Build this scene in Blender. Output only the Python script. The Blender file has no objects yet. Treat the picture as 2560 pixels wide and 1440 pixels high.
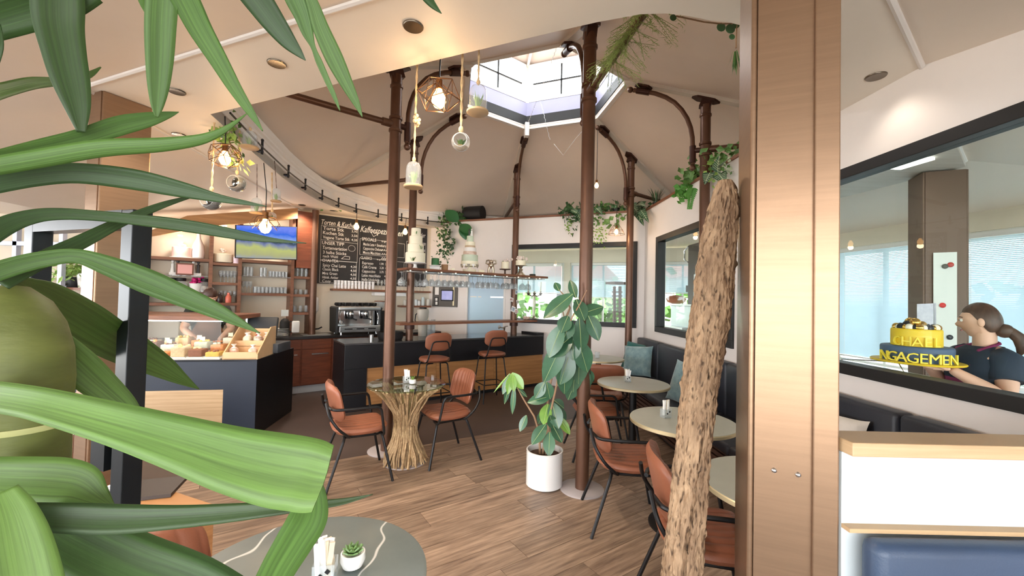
import bpy, bmesh, math, random
from math import sin, cos, pi, radians, atan2, sqrt, hypot
from mathutils import Vector, Matrix, Euler

random.seed(7)
SC = bpy.context.scene
COL = SC.collection

# ---------------------------------------------------------------- camera
F_PX, PITCH, ROLL, EYE = 1027.84, .0221, .0225, 1.6
cam_d = bpy.data.cameras.new('camera'); cam = bpy.data.objects.new('camera', cam_d); COL.objects.link(cam)
cam_d.sensor_width = 36; cam_d.lens = 36 * F_PX / 2560; cam_d.clip_start = .02; cam_d.clip_end = 200
_f = Vector((0, cos(PITCH), sin(PITCH))); _r = Vector((1, 0, 0)); _dn = -Vector((0, -sin(PITCH), cos(PITCH)))
_right = cos(ROLL) * _r - sin(ROLL) * _dn; _up = -(sin(ROLL) * _r + cos(ROLL) * _dn)
cam.matrix_world = Matrix(((_right.x, _up.x, -_f.x, 0), (_right.y, _up.y, -_f.y, 0), (_right.z, _up.z, -_f.z, EYE), (0, 0, 0, 1)))
SC.camera = cam

# ---------------------------------------------------------------- world, exposure
world = bpy.data.worlds.new('world'); SC.world = world; world.use_nodes = True
_bg = world.node_tree.nodes['Background']; _bg.inputs[0].default_value = (.95, .975, 1, 1); _bg.inputs[1].default_value = 10.0
SC.view_settings.view_transform = 'Standard'; SC.view_settings.look = 'None'
SC.view_settings.gamma = 1; SC.view_settings.use_curve_mapping = False
SC.view_settings.exposure = 0.27

# ---------------------------------------------------------------- pixel -> place
def ray(x, y):
    du, dv = x - 1280, y - 720; c, s = cos(ROLL), sin(ROLL)
    u = du * c + dv * s; v = -du * s + dv * c
    X, Z = u / F_PX, -v / F_PX; c, s = cos(PITCH), sin(PITCH)
    return Vector((X, c - Z * s, s + Z * c))
def onz(x, y, z=0.0):
    d = ray(x, y); return Vector((0, 0, EYE)) + d * ((z - EYE) / d.z)
def aty(x, y, Y):
    d = ray(x, y); return Vector((0, 0, EYE)) + d * (Y / d.y)
def onpl(x, y, p, ang):
    a = radians(ang); n = Vector((cos(a), -sin(a), 0)); d = ray(x, y)
    return Vector((0, 0, EYE)) + d * ((n.x * p[0] + n.y * p[1]) / (n.x * d.x + n.y * d.y))
def hdir(ang):
    a = radians(ang); return Vector((sin(a), cos(a), 0))

# ---------------------------------------------------------------- mesh builder
class MB:
    def __init__(s): s.v = []; s.f = []; s.m = []; s.cur = 0
    def add(s, vs, fs):
        o = len(s.v); s.v += [Vector(v) for v in vs]; s.f += [tuple(i + o for i in f) for f in fs]; s.m += [s.cur] * len(fs); return s
    def box(s, c, d, rz=0, M=None):
        x, y, z = d[0] / 2, d[1] / 2, d[2] / 2; R = Matrix.Rotation(rz, 3, 'Z') if M is None else M; c = Vector(c)
        vs = [c + R @ Vector((a * x, b * y, e * z)) for e in (-1, 1) for b in (-1, 1) for a in (-1, 1)]
        return s.add(vs, [(0, 2, 3, 1), (4, 5, 7, 6), (0, 1, 5, 4), (1, 3, 7, 5), (3, 2, 6, 7), (2, 0, 4, 6)])
    def box2(s, a, b): return s.box([(a[i] + b[i]) / 2 for i in range(3)], [abs(b[i] - a[i]) for i in range(3)])
    def rbox(s, c, d, r=.01, rz=0, M=None, n=3):
        # box with rounded vertical profile: rounded-rect section swept with bevelled top and bottom
        R = Matrix.Rotation(rz, 3, 'Z') if M is None else M; c = Vector(c); x, y, z = d[0] / 2, d[1] / 2, d[2] / 2
        r = min(r, x * .98, y * .98, z * .98)
        def ring(inset, h):
            rr = r - inset if r > inset else .0001; out = []
            for cx, cy, a0 in ((x - r, y - r, 0), (-x + r, y - r, pi / 2), (-x + r, -y + r, pi), (x - r, -y + r, 1.5 * pi)):
                for k in range(n + 1):
                    a = a0 + k / n * pi / 2; out.append(c + R @ Vector((cx + rr * cos(a), cy + rr * sin(a), h)))
            return out
        rings = [ring(r * (1 - sin(t * pi / 2 / n)), -z + r * (1 - cos(t * pi / 2 / n))) for t in range(n + 1)] if False else []
        for t in range(n + 1):
            a = t / n * pi / 2; rings.append(ring(r * (1 - sin(a)), -z + r * (1 - cos(a))))
        for t in range(n + 1):
            a = pi / 2 - t / n * pi / 2; rings.append(ring(r * (1 - sin(a)), z - r * (1 - cos(a))))
        return s.loft(rings, True, True)
    def loft(s, rings, cap0=True, cap1=True, closed=True):
        n = len(rings[0]); vs = [p for r in rings for p in r]; fs = []
        for i in range(len(rings) - 1):
            for j in range(n if closed else n - 1):
                k = (j + 1) % n; fs.append((i * n + j, i * n + k, (i + 1) * n + k, (i + 1) * n + j))
        if cap0: fs.append(tuple(reversed(range(n))))
        if cap1: fs.append(tuple((len(rings) - 1) * n + j for j in range(n)))
        return s.add(vs, fs)
    def tube(s, pts, r, seg=8, caps=True, flat=None):
        pts = [Vector(p) for p in pts]; n = len(pts); rs = r if isinstance(r, (list, tuple)) else [r] * n; rings = []; up = None
        for i, p in enumerate(pts):
            t = (pts[min(i + 1, n - 1)] - pts[max(i - 1, 0)]).normalized()
            if up is None:
                up = Vector((0, 0, 1)) if abs(t.z) < .9 else Vector((1, 0, 0))
            a = t.cross(up)
            if a.length < 1e-5: a = t.cross(Vector((.3, .9, .1)))
            a.normalize(); b = a.cross(t).normalized(); up = b
            rings.append([p + (a * cos(2 * pi * k / seg) + b * sin(2 * pi * k / seg) * (flat or 1)) * rs[i] for k in range(seg)])
        return s.loft(rings, caps, caps)
    def cyl(s, a, b, r, r2=None, seg=12): return s.tube([a, b], [r, r if r2 is None else r2], seg)
    def lathe(s, prof, c=(0, 0, 0), seg=16, M=None, sx=1, sy=1):
        c = Vector(c); rings = []
        for (r, z) in prof:
            r = max(r, .0002)
            ring = [Vector((r * cos(2 * pi * k / seg) * sx, r * sin(2 * pi * k / seg) * sy, z)) for k in range(seg)]
            rings.append([c + (M @ p if M else p) for p in ring])
        return s.loft(rings, True, True)
    def sphere(s, c, r, seg=10, rings=7, sc=(1, 1, 1), M=None):
        prof = [(sin(pi * i / rings) * r, -cos(pi * i / rings) * r) for i in range(rings + 1)]
        c = Vector(c); rr = []
        for (a, z) in prof:
            a = max(a, .0002); ring = []
            for k in range(seg):
                p = Vector((a * cos(2 * pi * k / seg) * sc[0], a * sin(2 * pi * k / seg) * sc[1], z * sc[2])); ring.append(c + (M @ p if M else p))
            rr.append(ring)
        return s.loft(rr, True, True)
    def prism(s, poly, z0, z1):
        n = len(poly); vs = [Vector((p[0], p[1], z0)) for p in poly] + [Vector((p[0], p[1], z1)) for p in poly]
        return s.add(vs, [tuple(reversed(range(n))), tuple(range(n, 2 * n))] + [(i, (i + 1) % n, n + (i + 1) % n, n + i) for i in range(n)])
    def quad(s, *ps): return s.add(ps, [tuple(range(len(ps)))])
    def build(s, name, mat, parent=None, W=False, smooth=False, kind=None, bevel=0, label=None, solid=0, sub=0, ang=40):
        vs = s.v; root = parent
        while root is not None and root.parent is not None: root = root.parent
        org = None
        if parent is not None and W:
            inv = (Matrix.Translation(root.location) @ Matrix.Rotation(root.rotation_euler.z, 4, 'Z')).inverted()
            vs = [inv @ v for v in vs]
        if parent is None:
            lo = [min(v[i] for v in vs) for i in range(3)]; hi = [max(v[i] for v in vs) for i in range(3)]
            org = Vector(((lo[0] + hi[0]) / 2, (lo[1] + hi[1]) / 2, lo[2])); vs = [v - org for v in vs]
        me = bpy.data.meshes.new(name); me.from_pydata([tuple(v) for v in vs], [], s.f)
        mats = mat if isinstance(mat, (list, tuple)) else [mat]
        for m in mats: me.materials.append(m)
        for p, i in zip(me.polygons, s.m): p.material_index = min(i, len(mats) - 1)
        bm = bmesh.new(); bm.from_mesh(me); bmesh.ops.recalc_face_normals(bm, faces=bm.faces); bm.to_mesh(me); bm.free()
        if smooth:
            me.shade_smooth()
            try: me.set_sharp_from_angle(angle=radians(ang))
            except Exception: pass
        o = bpy.data.objects.new(name, me); COL.objects.link(o)
        if parent is not None: o.parent = parent
        if org is not None: o.location = org
        if kind: o['kind'] = kind
        if label: o['label'] = label
        if bevel:
            b = o.modifiers.new('bevel', 'BEVEL'); b.width = bevel; b.segments = 2; b.limit_method = 'ANGLE'; b.angle_limit = radians(50)
        if solid:
            b = o.modifiers.new('solid', 'SOLIDIFY'); b.thickness = solid; b.offset = 0
        if sub:
            b = o.modifiers.new('sub', 'SUBSURF'); b.levels = sub; b.render_levels = sub
        return o

def tag(o, label, cat, group=None):
    o['label'] = label; o['category'] = cat
    if group: o['group'] = group
    return o
def thing(name, label, cat, loc=(0, 0, 0), rz=0, group=None):
    o = bpy.data.objects.new(name, None); COL.objects.link(o); o.empty_display_size = .05
    o.location = loc; o.rotation_euler = (0, 0, rz); return tag(o, label, cat, group)
def struct(name, mb, mat, parent=None, **k):
    o = mb.build(name, mat, parent, W=parent is not None, **k)
    if parent is None: o['kind'] = 'structure'
    return o
def sempty(name, loc=(0, 0, 0)):
    o = bpy.data.objects.new(name, None); COL.objects.link(o); o.location = loc; o['kind'] = 'structure'; o.empty_display_size = .05; return o
def dup(root, loc, rz=0, label=None, group=None, scale=None):
    r = root.copy(); COL.objects.link(r); r.location = loc; r.rotation_euler = (0, 0, rz)
    if scale: r.scale = (scale,) * 3 if not isinstance(scale, (tuple, list)) else scale
    if label: r['label'] = label
    if group: r['group'] = group
    for ch in list(root.children):
        c = ch.copy(); COL.objects.link(c); c.parent = r
        for g in ch.children:
            d = g.copy(); COL.objects.link(d); d.parent = c
    return r
def inst(o, parent, loc, rz=0, scale=None, rot=None):
    c = o.copy(); COL.objects.link(c); c.parent = parent; c.location = loc; c.rotation_euler = rot or (0, 0, rz)
    if scale: c.scale = (scale,) * 3 if not isinstance(scale, (tuple, list)) else scale
    return c

# ---------------------------------------------------------------- materials
def lin(c): return tuple((x / 255 / 12.92 if x / 255 <= .04045 else ((x / 255 + .055) / 1.055) ** 2.4) for x in c)
MATS = {}
def mat(name, rgb, rough=.5, metal=0, var=0, vscale=8, bump=0, bscale=40, spec=.5, stretch=None, emit=0, ecol=None, alpha=1, coat=0, rgb2=None, detail=4, sheen=0, trans=0, randv=0):
    if name in MATS: return MATS[name]
    m = bpy.data.materials.new(name); m.use_nodes = True; nt = m.node_tree; b = nt.nodes['Principled BSDF']
    c = (*lin(rgb), 1); b.inputs['Base Color'].default_value = c; b.inputs['Roughness'].default_value = rough; b.inputs['Metallic'].default_value = metal
    b.inputs['Specular IOR Level'].default_value = spec
    if coat: b.inputs['Coat Weight'].default_value = coat; b.inputs['Coat Roughness'].default_value = .15
    if sheen: b.inputs['Sheen Weight'].default_value = sheen
    if trans: b.inputs['Transmission Weight'].default_value = trans
    if alpha < 1: b.inputs['Alpha'].default_value = alpha
    if emit: b.inputs['Emission Color'].default_value = (*lin(ecol or rgb), 1); b.inputs['Emission Strength'].default_value = emit
    if var or bump or rgb2 or randv:
        tc = nt.nodes.new('ShaderNodeTexCoord'); mp = nt.nodes.new('ShaderNodeMapping'); nt.links.new(tc.outputs['Object'], mp.inputs[0])
        if stretch: mp.inputs['Scale'].default_value = stretch
        oi = nt.nodes.new('ShaderNodeObjectInfo'); cmb = nt.nodes.new('ShaderNodeVectorMath'); cmb.operation = 'ADD'
        sc = nt.nodes.new('ShaderNodeMath'); sc.operation = 'MULTIPLY'; sc.inputs[1].default_value = 13.7
        nt.links.new(oi.outputs['Random'], sc.inputs[0]); nt.links.new(mp.outputs[0], cmb.inputs[0]); nt.links.new(sc.outputs[0], cmb.inputs[1])
    if var or rgb2 or randv:
        nz = nt.nodes.new('ShaderNodeTexNoise'); nz.inputs['Scale'].default_value = vscale; nz.inputs['Detail'].default_value = detail; nz.inputs['Roughness'].default_value = .6
        nt.links.new(cmb.outputs[0], nz.inputs['Vector'])
        rp = nt.nodes.new('ShaderNodeValToRGB'); rp.color_ramp.elements[0].position = .3; rp.color_ramp.elements[1].position = .7
        lo = tuple(max(0, x * (1 - var)) for x in c[:3]) if not rgb2 else lin(rgb2)
        hi = tuple(min(1, x * (1 + var)) for x in c[:3]) if not rgb2 else c[:3]
        rp.color_ramp.elements[0].color = (*lo, 1); rp.color_ramp.elements[1].color = (*hi, 1)
        nt.links.new(nz.outputs['Fac'], rp.inputs[0]); out = rp.outputs[0]
        if randv:
            hs = nt.nodes.new('ShaderNodeHueSaturation'); mr = nt.nodes.new('ShaderNodeMapRange'); mr.inputs['To Min'].default_value = 1 - randv; mr.inputs['To Max'].default_value = 1 + randv
            nt.links.new(oi.outputs['Random'], mr.inputs['Value']); nt.links.new(mr.outputs[0], hs.inputs['Value']); nt.links.new(out, hs.inputs['Color']); out = hs.outputs[0]
        nt.links.new(out, b.inputs['Base Color'])
    if bump:
        n2 = nt.nodes.new('ShaderNodeTexNoise'); n2.inputs['Scale'].default_value = bscale; n2.inputs['Detail'].default_value = 5
        nt.links.new(cmb.outputs[0], n2.inputs['Vector']); bp = nt.nodes.new('ShaderNodeBump'); bp.inputs['Strength'].default_value = bump; bp.inputs['Distance'].default_value = .01
        nt.links.new(n2.outputs['Fac'], bp.inputs['Height']); nt.links.new(bp.outputs[0], b.inputs['Normal'])
    MATS[name] = m; return m
def glassy(name, tint=(255, 255, 255), refl=.5, edge=1.45, rough=0.0, haze=0.0, hazecol=(230, 235, 240)):
    # thin clear sheet: see-through with a Fresnel mirror, optional white haze painted in for brightness
    if name in MATS: return MATS[name]
    m = bpy.data.materials.new(name); m.use_nodes = True; nt = m.node_tree; nt.nodes.clear()
    o = nt.nodes.new('ShaderNodeOutputMaterial'); t = nt.nodes.new('ShaderNodeBsdfTransparent'); t.inputs[0].default_value = (*lin(tint), 1)
    g = nt.nodes.new('ShaderNodeBsdfGlossy'); g.inputs['Roughness'].default_value = rough
    fr = nt.nodes.new('ShaderNodeFresnel'); fr.inputs['IOR'].default_value = edge; mx = nt.nodes.new('ShaderNodeMixShader')
    mu = nt.nodes.new('ShaderNodeMath'); mu.operation = 'MULTIPLY'; mu.inputs[1].default_value = refl * 2; mu.use_clamp = True
    ge = nt.nodes.new('ShaderNodeNewGeometry'); iv = nt.nodes.new('ShaderNodeMath'); iv.operation = 'SUBTRACT'; iv.inputs[0].default_value = 1; nt.links.new(ge.outputs['Backfacing'], iv.inputs[1])
    m0 = nt.nodes.new('ShaderNodeMath'); m0.operation = 'MULTIPLY'; nt.links.new(fr.outputs[0], m0.inputs[0]); nt.links.new(iv.outputs[0], m0.inputs[1])
    nt.links.new(m0.outputs[0], mu.inputs[0]); nt.links.new(mu.outputs[0], mx.inputs[0]); nt.links.new(t.outputs[0], mx.inputs[1]); nt.links.new(g.outputs[0], mx.inputs[2])
    last = mx
    if haze:
        d = nt.nodes.new('ShaderNodeBsdfDiffuse'); d.inputs[0].default_value = (*lin(hazecol), 1); m2 = nt.nodes.new('ShaderNodeMixShader'); m2.inputs[0].default_value = haze
        nt.links.new(mx.outputs[0], m2.inputs[1]); nt.links.new(d.outputs[0], m2.inputs[2]); last = m2
    nt.links.new(last.outputs[0], o.inputs[0]); MATS[name] = m; return m
def emis(name, rgb, s):
    return mat(name, rgb, .6, emit=s)

M_white = mat('white_paint', (238, 233, 228), .55, var=.02, vscale=3)
M_wall = mat('wall_paint', (236, 229, 224), .6, var=.02, vscale=2)
M_wallcream = mat('cream_wall_paint', (232, 220, 200), .6, var=.03, vscale=2)
M_soffit = mat('soffit_paint', (238, 228, 214), .5, var=.02, vscale=2)
M_ceil = mat('ceiling_paint', (242, 229, 214), .55, var=.02, vscale=2)
M_roof = mat('roof_panel_taupe', (242, 225, 210), .6, var=.03, vscale=1.2)
M_beam = mat('beam_cream', (222, 212, 198), .5, var=.03)
M_brown = mat('brown_metal', (100, 70, 54), .36, .4, var=.12, vscale=6, spec=.5)
M_darkbrown = mat('dark_brown_metal', (70, 44, 36), .4, .4)
M_copper = mat('brushed_copper', (150, 122, 98), .33, .75, var=.08, vscale=3, bump=.03, bscale=50, stretch=(1, 1, 20))
M_black = mat('black_metal', (26, 26, 28), .4, .3)
M_blackm = mat('black_matte', (22, 23, 26), .6)
M_anthr = mat('anthracite_frame', (26, 26, 27), .5, .1)
M_navy = mat('navy_panel', (26, 36, 54), .5, var=.08, vscale=5)
M_blackpanel = mat('black_panel', (17, 19, 25), .42, var=.05)
M_oak = mat('oak_wood', (178, 128, 82), .5, rgb2=(146, 100, 62), vscale=3, stretch=(1, 1, 9), bump=.05, bscale=20)
M_oakh = mat('oak_wood_horizontal', (184, 134, 84), .5, rgb2=(150, 104, 62), vscale=2.2, stretch=(.6, .6, 12), bump=.05, bscale=14)
M_walnut = mat('walnut_wood', (140, 92, 66), .45, rgb2=(108, 68, 48), vscale=4, stretch=(1, 1, 8), bump=.04, bscale=20)
M_cherry = mat('reddish_wood', (128, 68, 42), .42, rgb2=(100, 50, 30), vscale=4, stretch=(1, 1, 8))
M_lightoak = mat('light_oak', (206, 176, 138), .5, rgb2=(182, 150, 112), vscale=3, stretch=(.5, .5, 14), bump=.05, bscale=14)
M_leather = mat('cognac_leather', (142, 86, 62), .42, var=.10, vscale=5, bump=.10, bscale=220, spec=.5)
M_navyleather = mat('navy_leather', (50, 68, 94), .42, var=.08, vscale=4, bump=.08, bscale=180)
M_blackleather = mat('black_leather', (36, 40, 50), .45, var=.06, bump=.08, bscale=180)
M_steel = mat('brushed_steel', (196, 196, 196), .28, .9, var=.06)
M_chrome = mat('chrome', (225, 225, 225), .12, 1)
M_silver = mat('antique_silver', (190, 178, 160), .3, .9, var=.15, vscale=20)
M_glass = glassy('clear_glass', (250, 252, 252), .5)
M_gobl = glassy('glassware', (244, 247, 248), .7, haze=.16, hazecol=(245, 248, 250))  # white haze mixed in so the clear glass looks brighter
M_pane = glassy('window_pane', (246, 251, 250), .28)
M_ceramic = mat('white_ceramic', (240, 240, 238), .25, coat=.3)
M_rope = mat('rope', (206, 178, 138), .8, var=.15, vscale=60)
M_bulb = emis('bulb_glow', (255, 190, 110), 14)
M_bulbglass = glassy('bulb_glass', (255, 240, 220), .4)
M_gold = mat('gold', (214, 170, 84), .25, .9)
M_leafd = mat('leaf_dark', (62, 98, 58), .4, var=.2, vscale=6, randv=.2)
M_leafm = mat('leaf_mid', (92, 132, 66), .42, var=.2, vscale=6, randv=.2)
M_leafl = mat('leaf_light', (142, 176, 88), .42, var=.15, vscale=6, randv=.15)
M_stem = mat('plant_stem', (146, 112, 82), .7, var=.15)
M_soil = mat('soil', (74, 52, 40), .9, var=.3, vscale=60, bump=.4, bscale=60)
M_paper = mat('paper', (244, 243, 240), .7)
# ================================================================ geometry of the place
HC = Vector((.3354, 5.4906, 0)); HTH = .1438
def hv(k, R, z=0.0):
    a = HTH + k * pi / 3; return Vector((HC.x + R * sin(a), HC.y - R * cos(a), z))
ZS = 3.0                                   # soffit height
def zroof(R): return 4.80 - .385 * R
RW = -1.6                                  # heading of the right wall
C1 = Vector((2.238, 6.958, 0)); RD = -hdir(RW); RN = Vector((cos(radians(RW)), -sin(radians(RW)), 0))   # RD towards the camera, RN into the kitchen
BW = -68.0; BD = hdir(BW); BN = Vector((-BD.y, BD.x, 0)) * -1
if BN.y < 0: BN = -BN                      # BN away from the room
C2 = C1 + BD * 4.264
LW = 51.8; LD = -hdir(LW); LN = Vector((LD.y, -LD.x, 0))
if LN.y < 0: LN = -LN
def s_on(x, y, p, ang, d):
    q = onpl(x, y, p, ang); return (q - Vector((p[0], p[1], 0))).xy.dot(d.xy), q.z
def wbox(mb, o, d, n, s0, s1, z0, z1, t0, t1):
    # box in a wall's own frame: s along, z up, t along normal
    a = [o + d * s + n * t for (s, t) in ((s0, t0), (s1, t0), (s1, t1), (s0, t1))]
    mb.prism([(p.x, p.y) for p in a], z0, z1); return mb
def wall_with_holes(name, o, d, n, L, z1, holes, t, m):
    mb = MB(); xs = sorted(holes); s = 0
    for (a, b, za, zb) in xs:
        if a > s: wbox(mb, o, d, n, s, a, 0, z1, 0, t)
        if za > 0: wbox(mb, o, d, n, a, b, 0, za, 0, t)
        if zb < z1: wbox(mb, o, d, n, a, b, zb, z1, 0, t)
        s = b
    if s < L: wbox(mb, o, d, n, s, L, 0, z1, 0, t)
    return struct(name, mb, m)
def frame_window(name, o, d, n, s0, s1, z0, z1, fw, m, pane=M_pane, t0=-.025, t1=.10, mull=()):
    w = sempty(name, o + d * (s0 + s1) / 2 + Vector((0, 0, z0)))
    for (a, b, c, e) in ((s0, s1, z1 - fw, z1), (s0, s1, z0, z0 + fw), (s0, s0 + fw, z0 + fw, z1 - fw), (s1 - fw, s1, z0 + fw, z1 - fw)):
        mb = MB(); wbox(mb, o, d, n, a, b, c, e, t0, t1); mb.build('window_frame', m, w, W=True, bevel=.004)
    for q in mull:
        mb = MB(); wbox(mb, o, d, n, q - .02, q + .02, z0 + fw, z1 - fw, .02, .07); mb.build('mullion', m, w, W=True)
    if pane:
        mb = MB(); wbox(mb, o, d, n, s0 + fw, s1 - fw, z0 + fw, z1 - fw, .04, .046); mb.build('pane', pane, w, W=True)
    return w

# ---------------------------------------------------------------- floor
M_floorbase = mat('floor_joint', (70, 54, 44), .7)
M_plank = mat('floor_plank_wood', (178, 152, 130), .4, rgb2=(106, 86, 72), vscale=2.6, stretch=(1.2, 14, 1), bump=.06, bscale=9, detail=6, randv=.22)
M_dark = mat('dark_vinyl_floor', (80, 67, 62), .42, var=.18, vscale=1.5, bump=.03, bscale=30)
mb = MB(); mb.prism([(-10, -4), (9, -4), (9, 15), (-10, 15)], -.10, -.006); FLOOR = struct('floor', mb, M_floorbase)
dark_poly = [(-8, 2.9), (-2.95, 3.38), (-1.73, 3.93), (.14, 5.07), (1.1, 5.66), (2.25, 6.3), (2.3, 6.98), (-1.6, 8.7), (-6, 6), (-8, 5)]
mb = MB(); mb.prism(dark_poly, -.006, .0015); struct('floor', mb, M_dark)
def inpoly(x, y, P):
    r = False; j = len(P) - 1
    for i in range(len(P)):
        if (P[i][1] > y) != (P[j][1] > y) and x < (P[j][0] - P[i][0]) * (y - P[i][1]) / (P[j][1] - P[i][1]) + P[i][0]: r = not r
        j = i
    return r
PW, PH = .21, 56.5
pu = hdir(PH); pv = Vector((cos(radians(PH)), -sin(radians(PH)), 0))
plank_mesh = {}
def plank(L):
    if L not in plank_mesh:
        mb = MB(); mb.box((0, 0, -.003), (L - .003, PW - .003, .006)); me = bpy.data.meshes.new('plank'); me.from_pydata([tuple(v) for v in mb.v], [], mb.f); me.materials.append(M_plank); plank_mesh[L] = me
    return plank_mesh[L]
rp = random.Random(3); nplk = 0; prot = atan2(pu.y, pu.x)
for i in range(-14, 26):
    s = -4 + rp.random() * 1.2
    while s < 8.5:
        L = rp.choice((1.2, 1.2, 1.0, .8)); c = Vector((0, 2.6, 0)) + pv * (i * PW) + pu * (s + L / 2); s += L
        if c.x < -3.4 or c.x > 2.7 or c.y < .75 or c.y > 6.9: continue
        if c.y < abs(c.x) * .62 - .2: continue
        if all(inpoly(q.x, q.y, dark_poly) for q in (c + pu * L / 2, c - pu * L / 2, c + pv * .1, c - pv * .1)): continue
        o = bpy.data.objects.new('plank', plank(L)); COL.objects.link(o); o.parent = FLOOR; o.location = c - FLOOR.location; o.rotation_euler = (0, 0, prot); nplk += 1

# ---------------------------------------------------------------- walls
WR = [(.55, 2.69, 1.115, 2.585), (3.15, 6.5, 1.115, 2.565)]
wall_with_holes('wall_right', C1, RD, RN, 9.6, 3.10, WR, .14, M_wall)
frame_window('window_1', C1, RD, RN, *WR[0], .085, M_anthr)
frame_window('window_2', C1, RD, RN, *WR[1], .075, M_anthr)
sd0, _ = s_on(1265, 690, C1, BW, BD); sd1, _ = s_on(1166, 690, C1, BW, BD)
sw0, _ = s_on(1594, 610, C1, BW, BD); sw1, _ = s_on(1281, 610, C1, BW, BD)
zb0 = 1.12; zb1 = 2.60
wall_with_holes('wall_back', C1, BD, BN, 4.264, 3.10, [(sw0, sw1, zb0, zb1), (sd0, sd1, 0, 2.04)], .14, M_wall)
frame_window('window_3', C1, BD, BN, sw0, sw1, zb0, zb1, .08, M_anthr, mull=())
M_frost = mat('frosted_glass', (188, 212, 232), .35, trans=.35, emit=0)
door = sempty('door_1', C1 + BD * (sd0 + sd1) / 2)
mb = MB(); wbox(mb, C1, BD, BN, sd0 + .03, sd1 - .03, .01, 2.0, .03, .05); mb.build('door_leaf', M_frost, door, W=True)
for (z, a, b) in ((1.58, .1, .26), (1.58, .3, .38), (1.58, .62, .93), (1.10, .45, .52), (1.10, .56, .78), (1.10, .8, .96)):
    w = sd1 - sd0; mb = MB(); wbox(mb, C1, BD, BN, sd1 - b * w, sd1 - a * w, z, z + .022, .024, .032); mb.build('clear_stripe', M_chrome if a in (.62, .8) else M_white, door, W=True)
for (a, b, c, e) in ((sd0, sd0 + .04, 0, 2.04), (sd1 - .04, sd1, 0, 2.04), (sd0, sd1, 2.0, 2.04)):
    mb = MB(); wbox(mb, C1, BD, BN, a, b, c, e, -.01, .1); mb.build('door_frame', M_white, door, W=True)
mb = MB(); q = C1 + BD * (sd0 + .1) - BN * .03; mb.sphere((q.x, q.y, 1.02), .03); mb.build('door_knob', M_steel, door, W=True, smooth=True)
# wall with the menu board and the shelves
mb = MB(); wbox(mb, C2, LD, LN, 0, 6.4, 0, 3.02, 0, .15); struct('wall_left', mb, M_wallcream)
# brown capping on the partition walls
mb = MB(); wbox(mb, C1, RD, RN, 0, 4.05, 3.10, 3.135, -.02, .16); struct('trim_1', mb, M_walnut)
mb = MB(); wbox(mb, C1, BD, BN, 0, 4.264, 3.10, 3.135, -.02, .16); struct('trim_2', mb, M_walnut)

# ---------------------------------------------------------------- soffit, fascia, outer ceiling
edge = [(-2.43, 3.24), (.2, 2.13), (.40, 2.05), (.60, 1.985), (.72, 1.975), (.84, 1.99), (.96, 2.02), (1.06, 2.03), (1.2, 2.07), (2.3, 2.95), (3.70, 4.14), (3.19, 7.74), (-.18, 9.08), (-1.30, 8.50),
        (-1.75, 8.22), (-2.2, 7.92), (-2.55, 7.58), (-2.8, 7.15), (-2.93, 6.7), (-2.97, 6.2), (-2.93, 5.6), (-2.84, 5.0), (-2.65, 4.15)]
def resample(P, n):
    P = [Vector((p[0], p[1], 0)) for p in P]; out = []; L = len(P)
    for i in range(L):
        a, b = P[i], P[(i + 1) % L]; m = max(1, int((b - a).length / n))
        out += [a.lerp(b, k / m) for k in range(m)]
    return out
EDGE = resample(edge, .35)
def polyrad(P, ang):
    d = Vector((cos(ang), sin(ang), 0)); best = 1e9
    for i in range(len(P)):
        a = Vector((*P[i][:2], 0)) - HC; b = Vector((*P[(i + 1) % len(P)][:2], 0)) - HC; e = b - a; den = d.x * e.y - d.y * e.x
        if abs(den) < 1e-9: continue
        t = (a.x * e.y - a.y * e.x) / den; u = (a.x * d.y - a.y * d.x) / den
        if t > 0 and -1e-6 <= u <= 1 + 1e-6: best = min(best, t)
    return best
CRE = [tuple(hv(k, 4.28).xy) for k in range(6)]
N1 = Vector((cos(radians(8.2)), sin(radians(8.2)), 0)); K1 = 6.0; KD1 = -hdir(-8.2)
kc = BN; kk = C1.dot(BN) + 2.3
def meet(n1, k1, n2, k2):
    det = n1.x * n2.y - n1.y * n2.x; return Vector(((k1 * n2.y - k2 * n1.y) / det, (n1.x * k2 - n2.x * k1) / det, 0))
E0 = meet(N1, K1, kc, kk); _eo = meet(N1, K1 + .4, kc, kk + .4); _el = _eo + BD * 8.6
BIG = [(-9.2, -3.6), ((K1 + .4 + 3.6 * N1.y) / N1.x, -3.6), (_eo.x, _eo.y), (_el.x, _el.y), (-9.2, 10)]
angs = sorted(set([atan2(p.y - HC.y, p.x - HC.x) for p in EDGE] + [atan2(p[1] - HC.y, p[0] - HC.x) for p in CRE + BIG]))
def ringof(P, z): return [HC + Vector((cos(a), sin(a), 0)) * polyrad(P, a) + Vector((0, 0, z)) for a in angs]
r0 = [HC + Vector((cos(a), sin(a), 0)) * polyrad(edge, a) + Vector((0, 0, ZS)) for a in angs]
r1 = ringof(CRE, ZS); up = Vector((0, 0, .1))
mb = MB(); mb.loft([r0, r1, [p + up for p in r1], [p + up for p in r0], r0], False, False); struct('ceiling', mb, M_soffit)
r2 = ringof(CRE, ZS + .004)
def sloped(d):                              # ceiling falls outward from the crease, then runs level
    out = []
    for p in r2:
        q = Vector((p.x, p.y, 0)) - HC; k = q.length; ap = polyrad(CRE, atan2(q.y, q.x)); n = (ap + d * ap / 3.707) / k
        out.append(HC + q * n + Vector((0, 0, ZS + .004 - min(d, 2.1) * .25)))
    return out
rA = sloped(2.1); r3 = [HC + Vector((cos(a), sin(a), 0)) * max(polyrad(BIG, a), (rA[i] - HC).xy.length + .01) + Vector((0, 0, rA[i].z)) for i, a in enumerate(angs)]
mb = MB(); mb.loft([r2, rA, r3, [p + up for p in r3], [p + up for p in rA], [p + up for p in r2], r2], False, False); struct('ceiling', mb, M_ceil)
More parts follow.
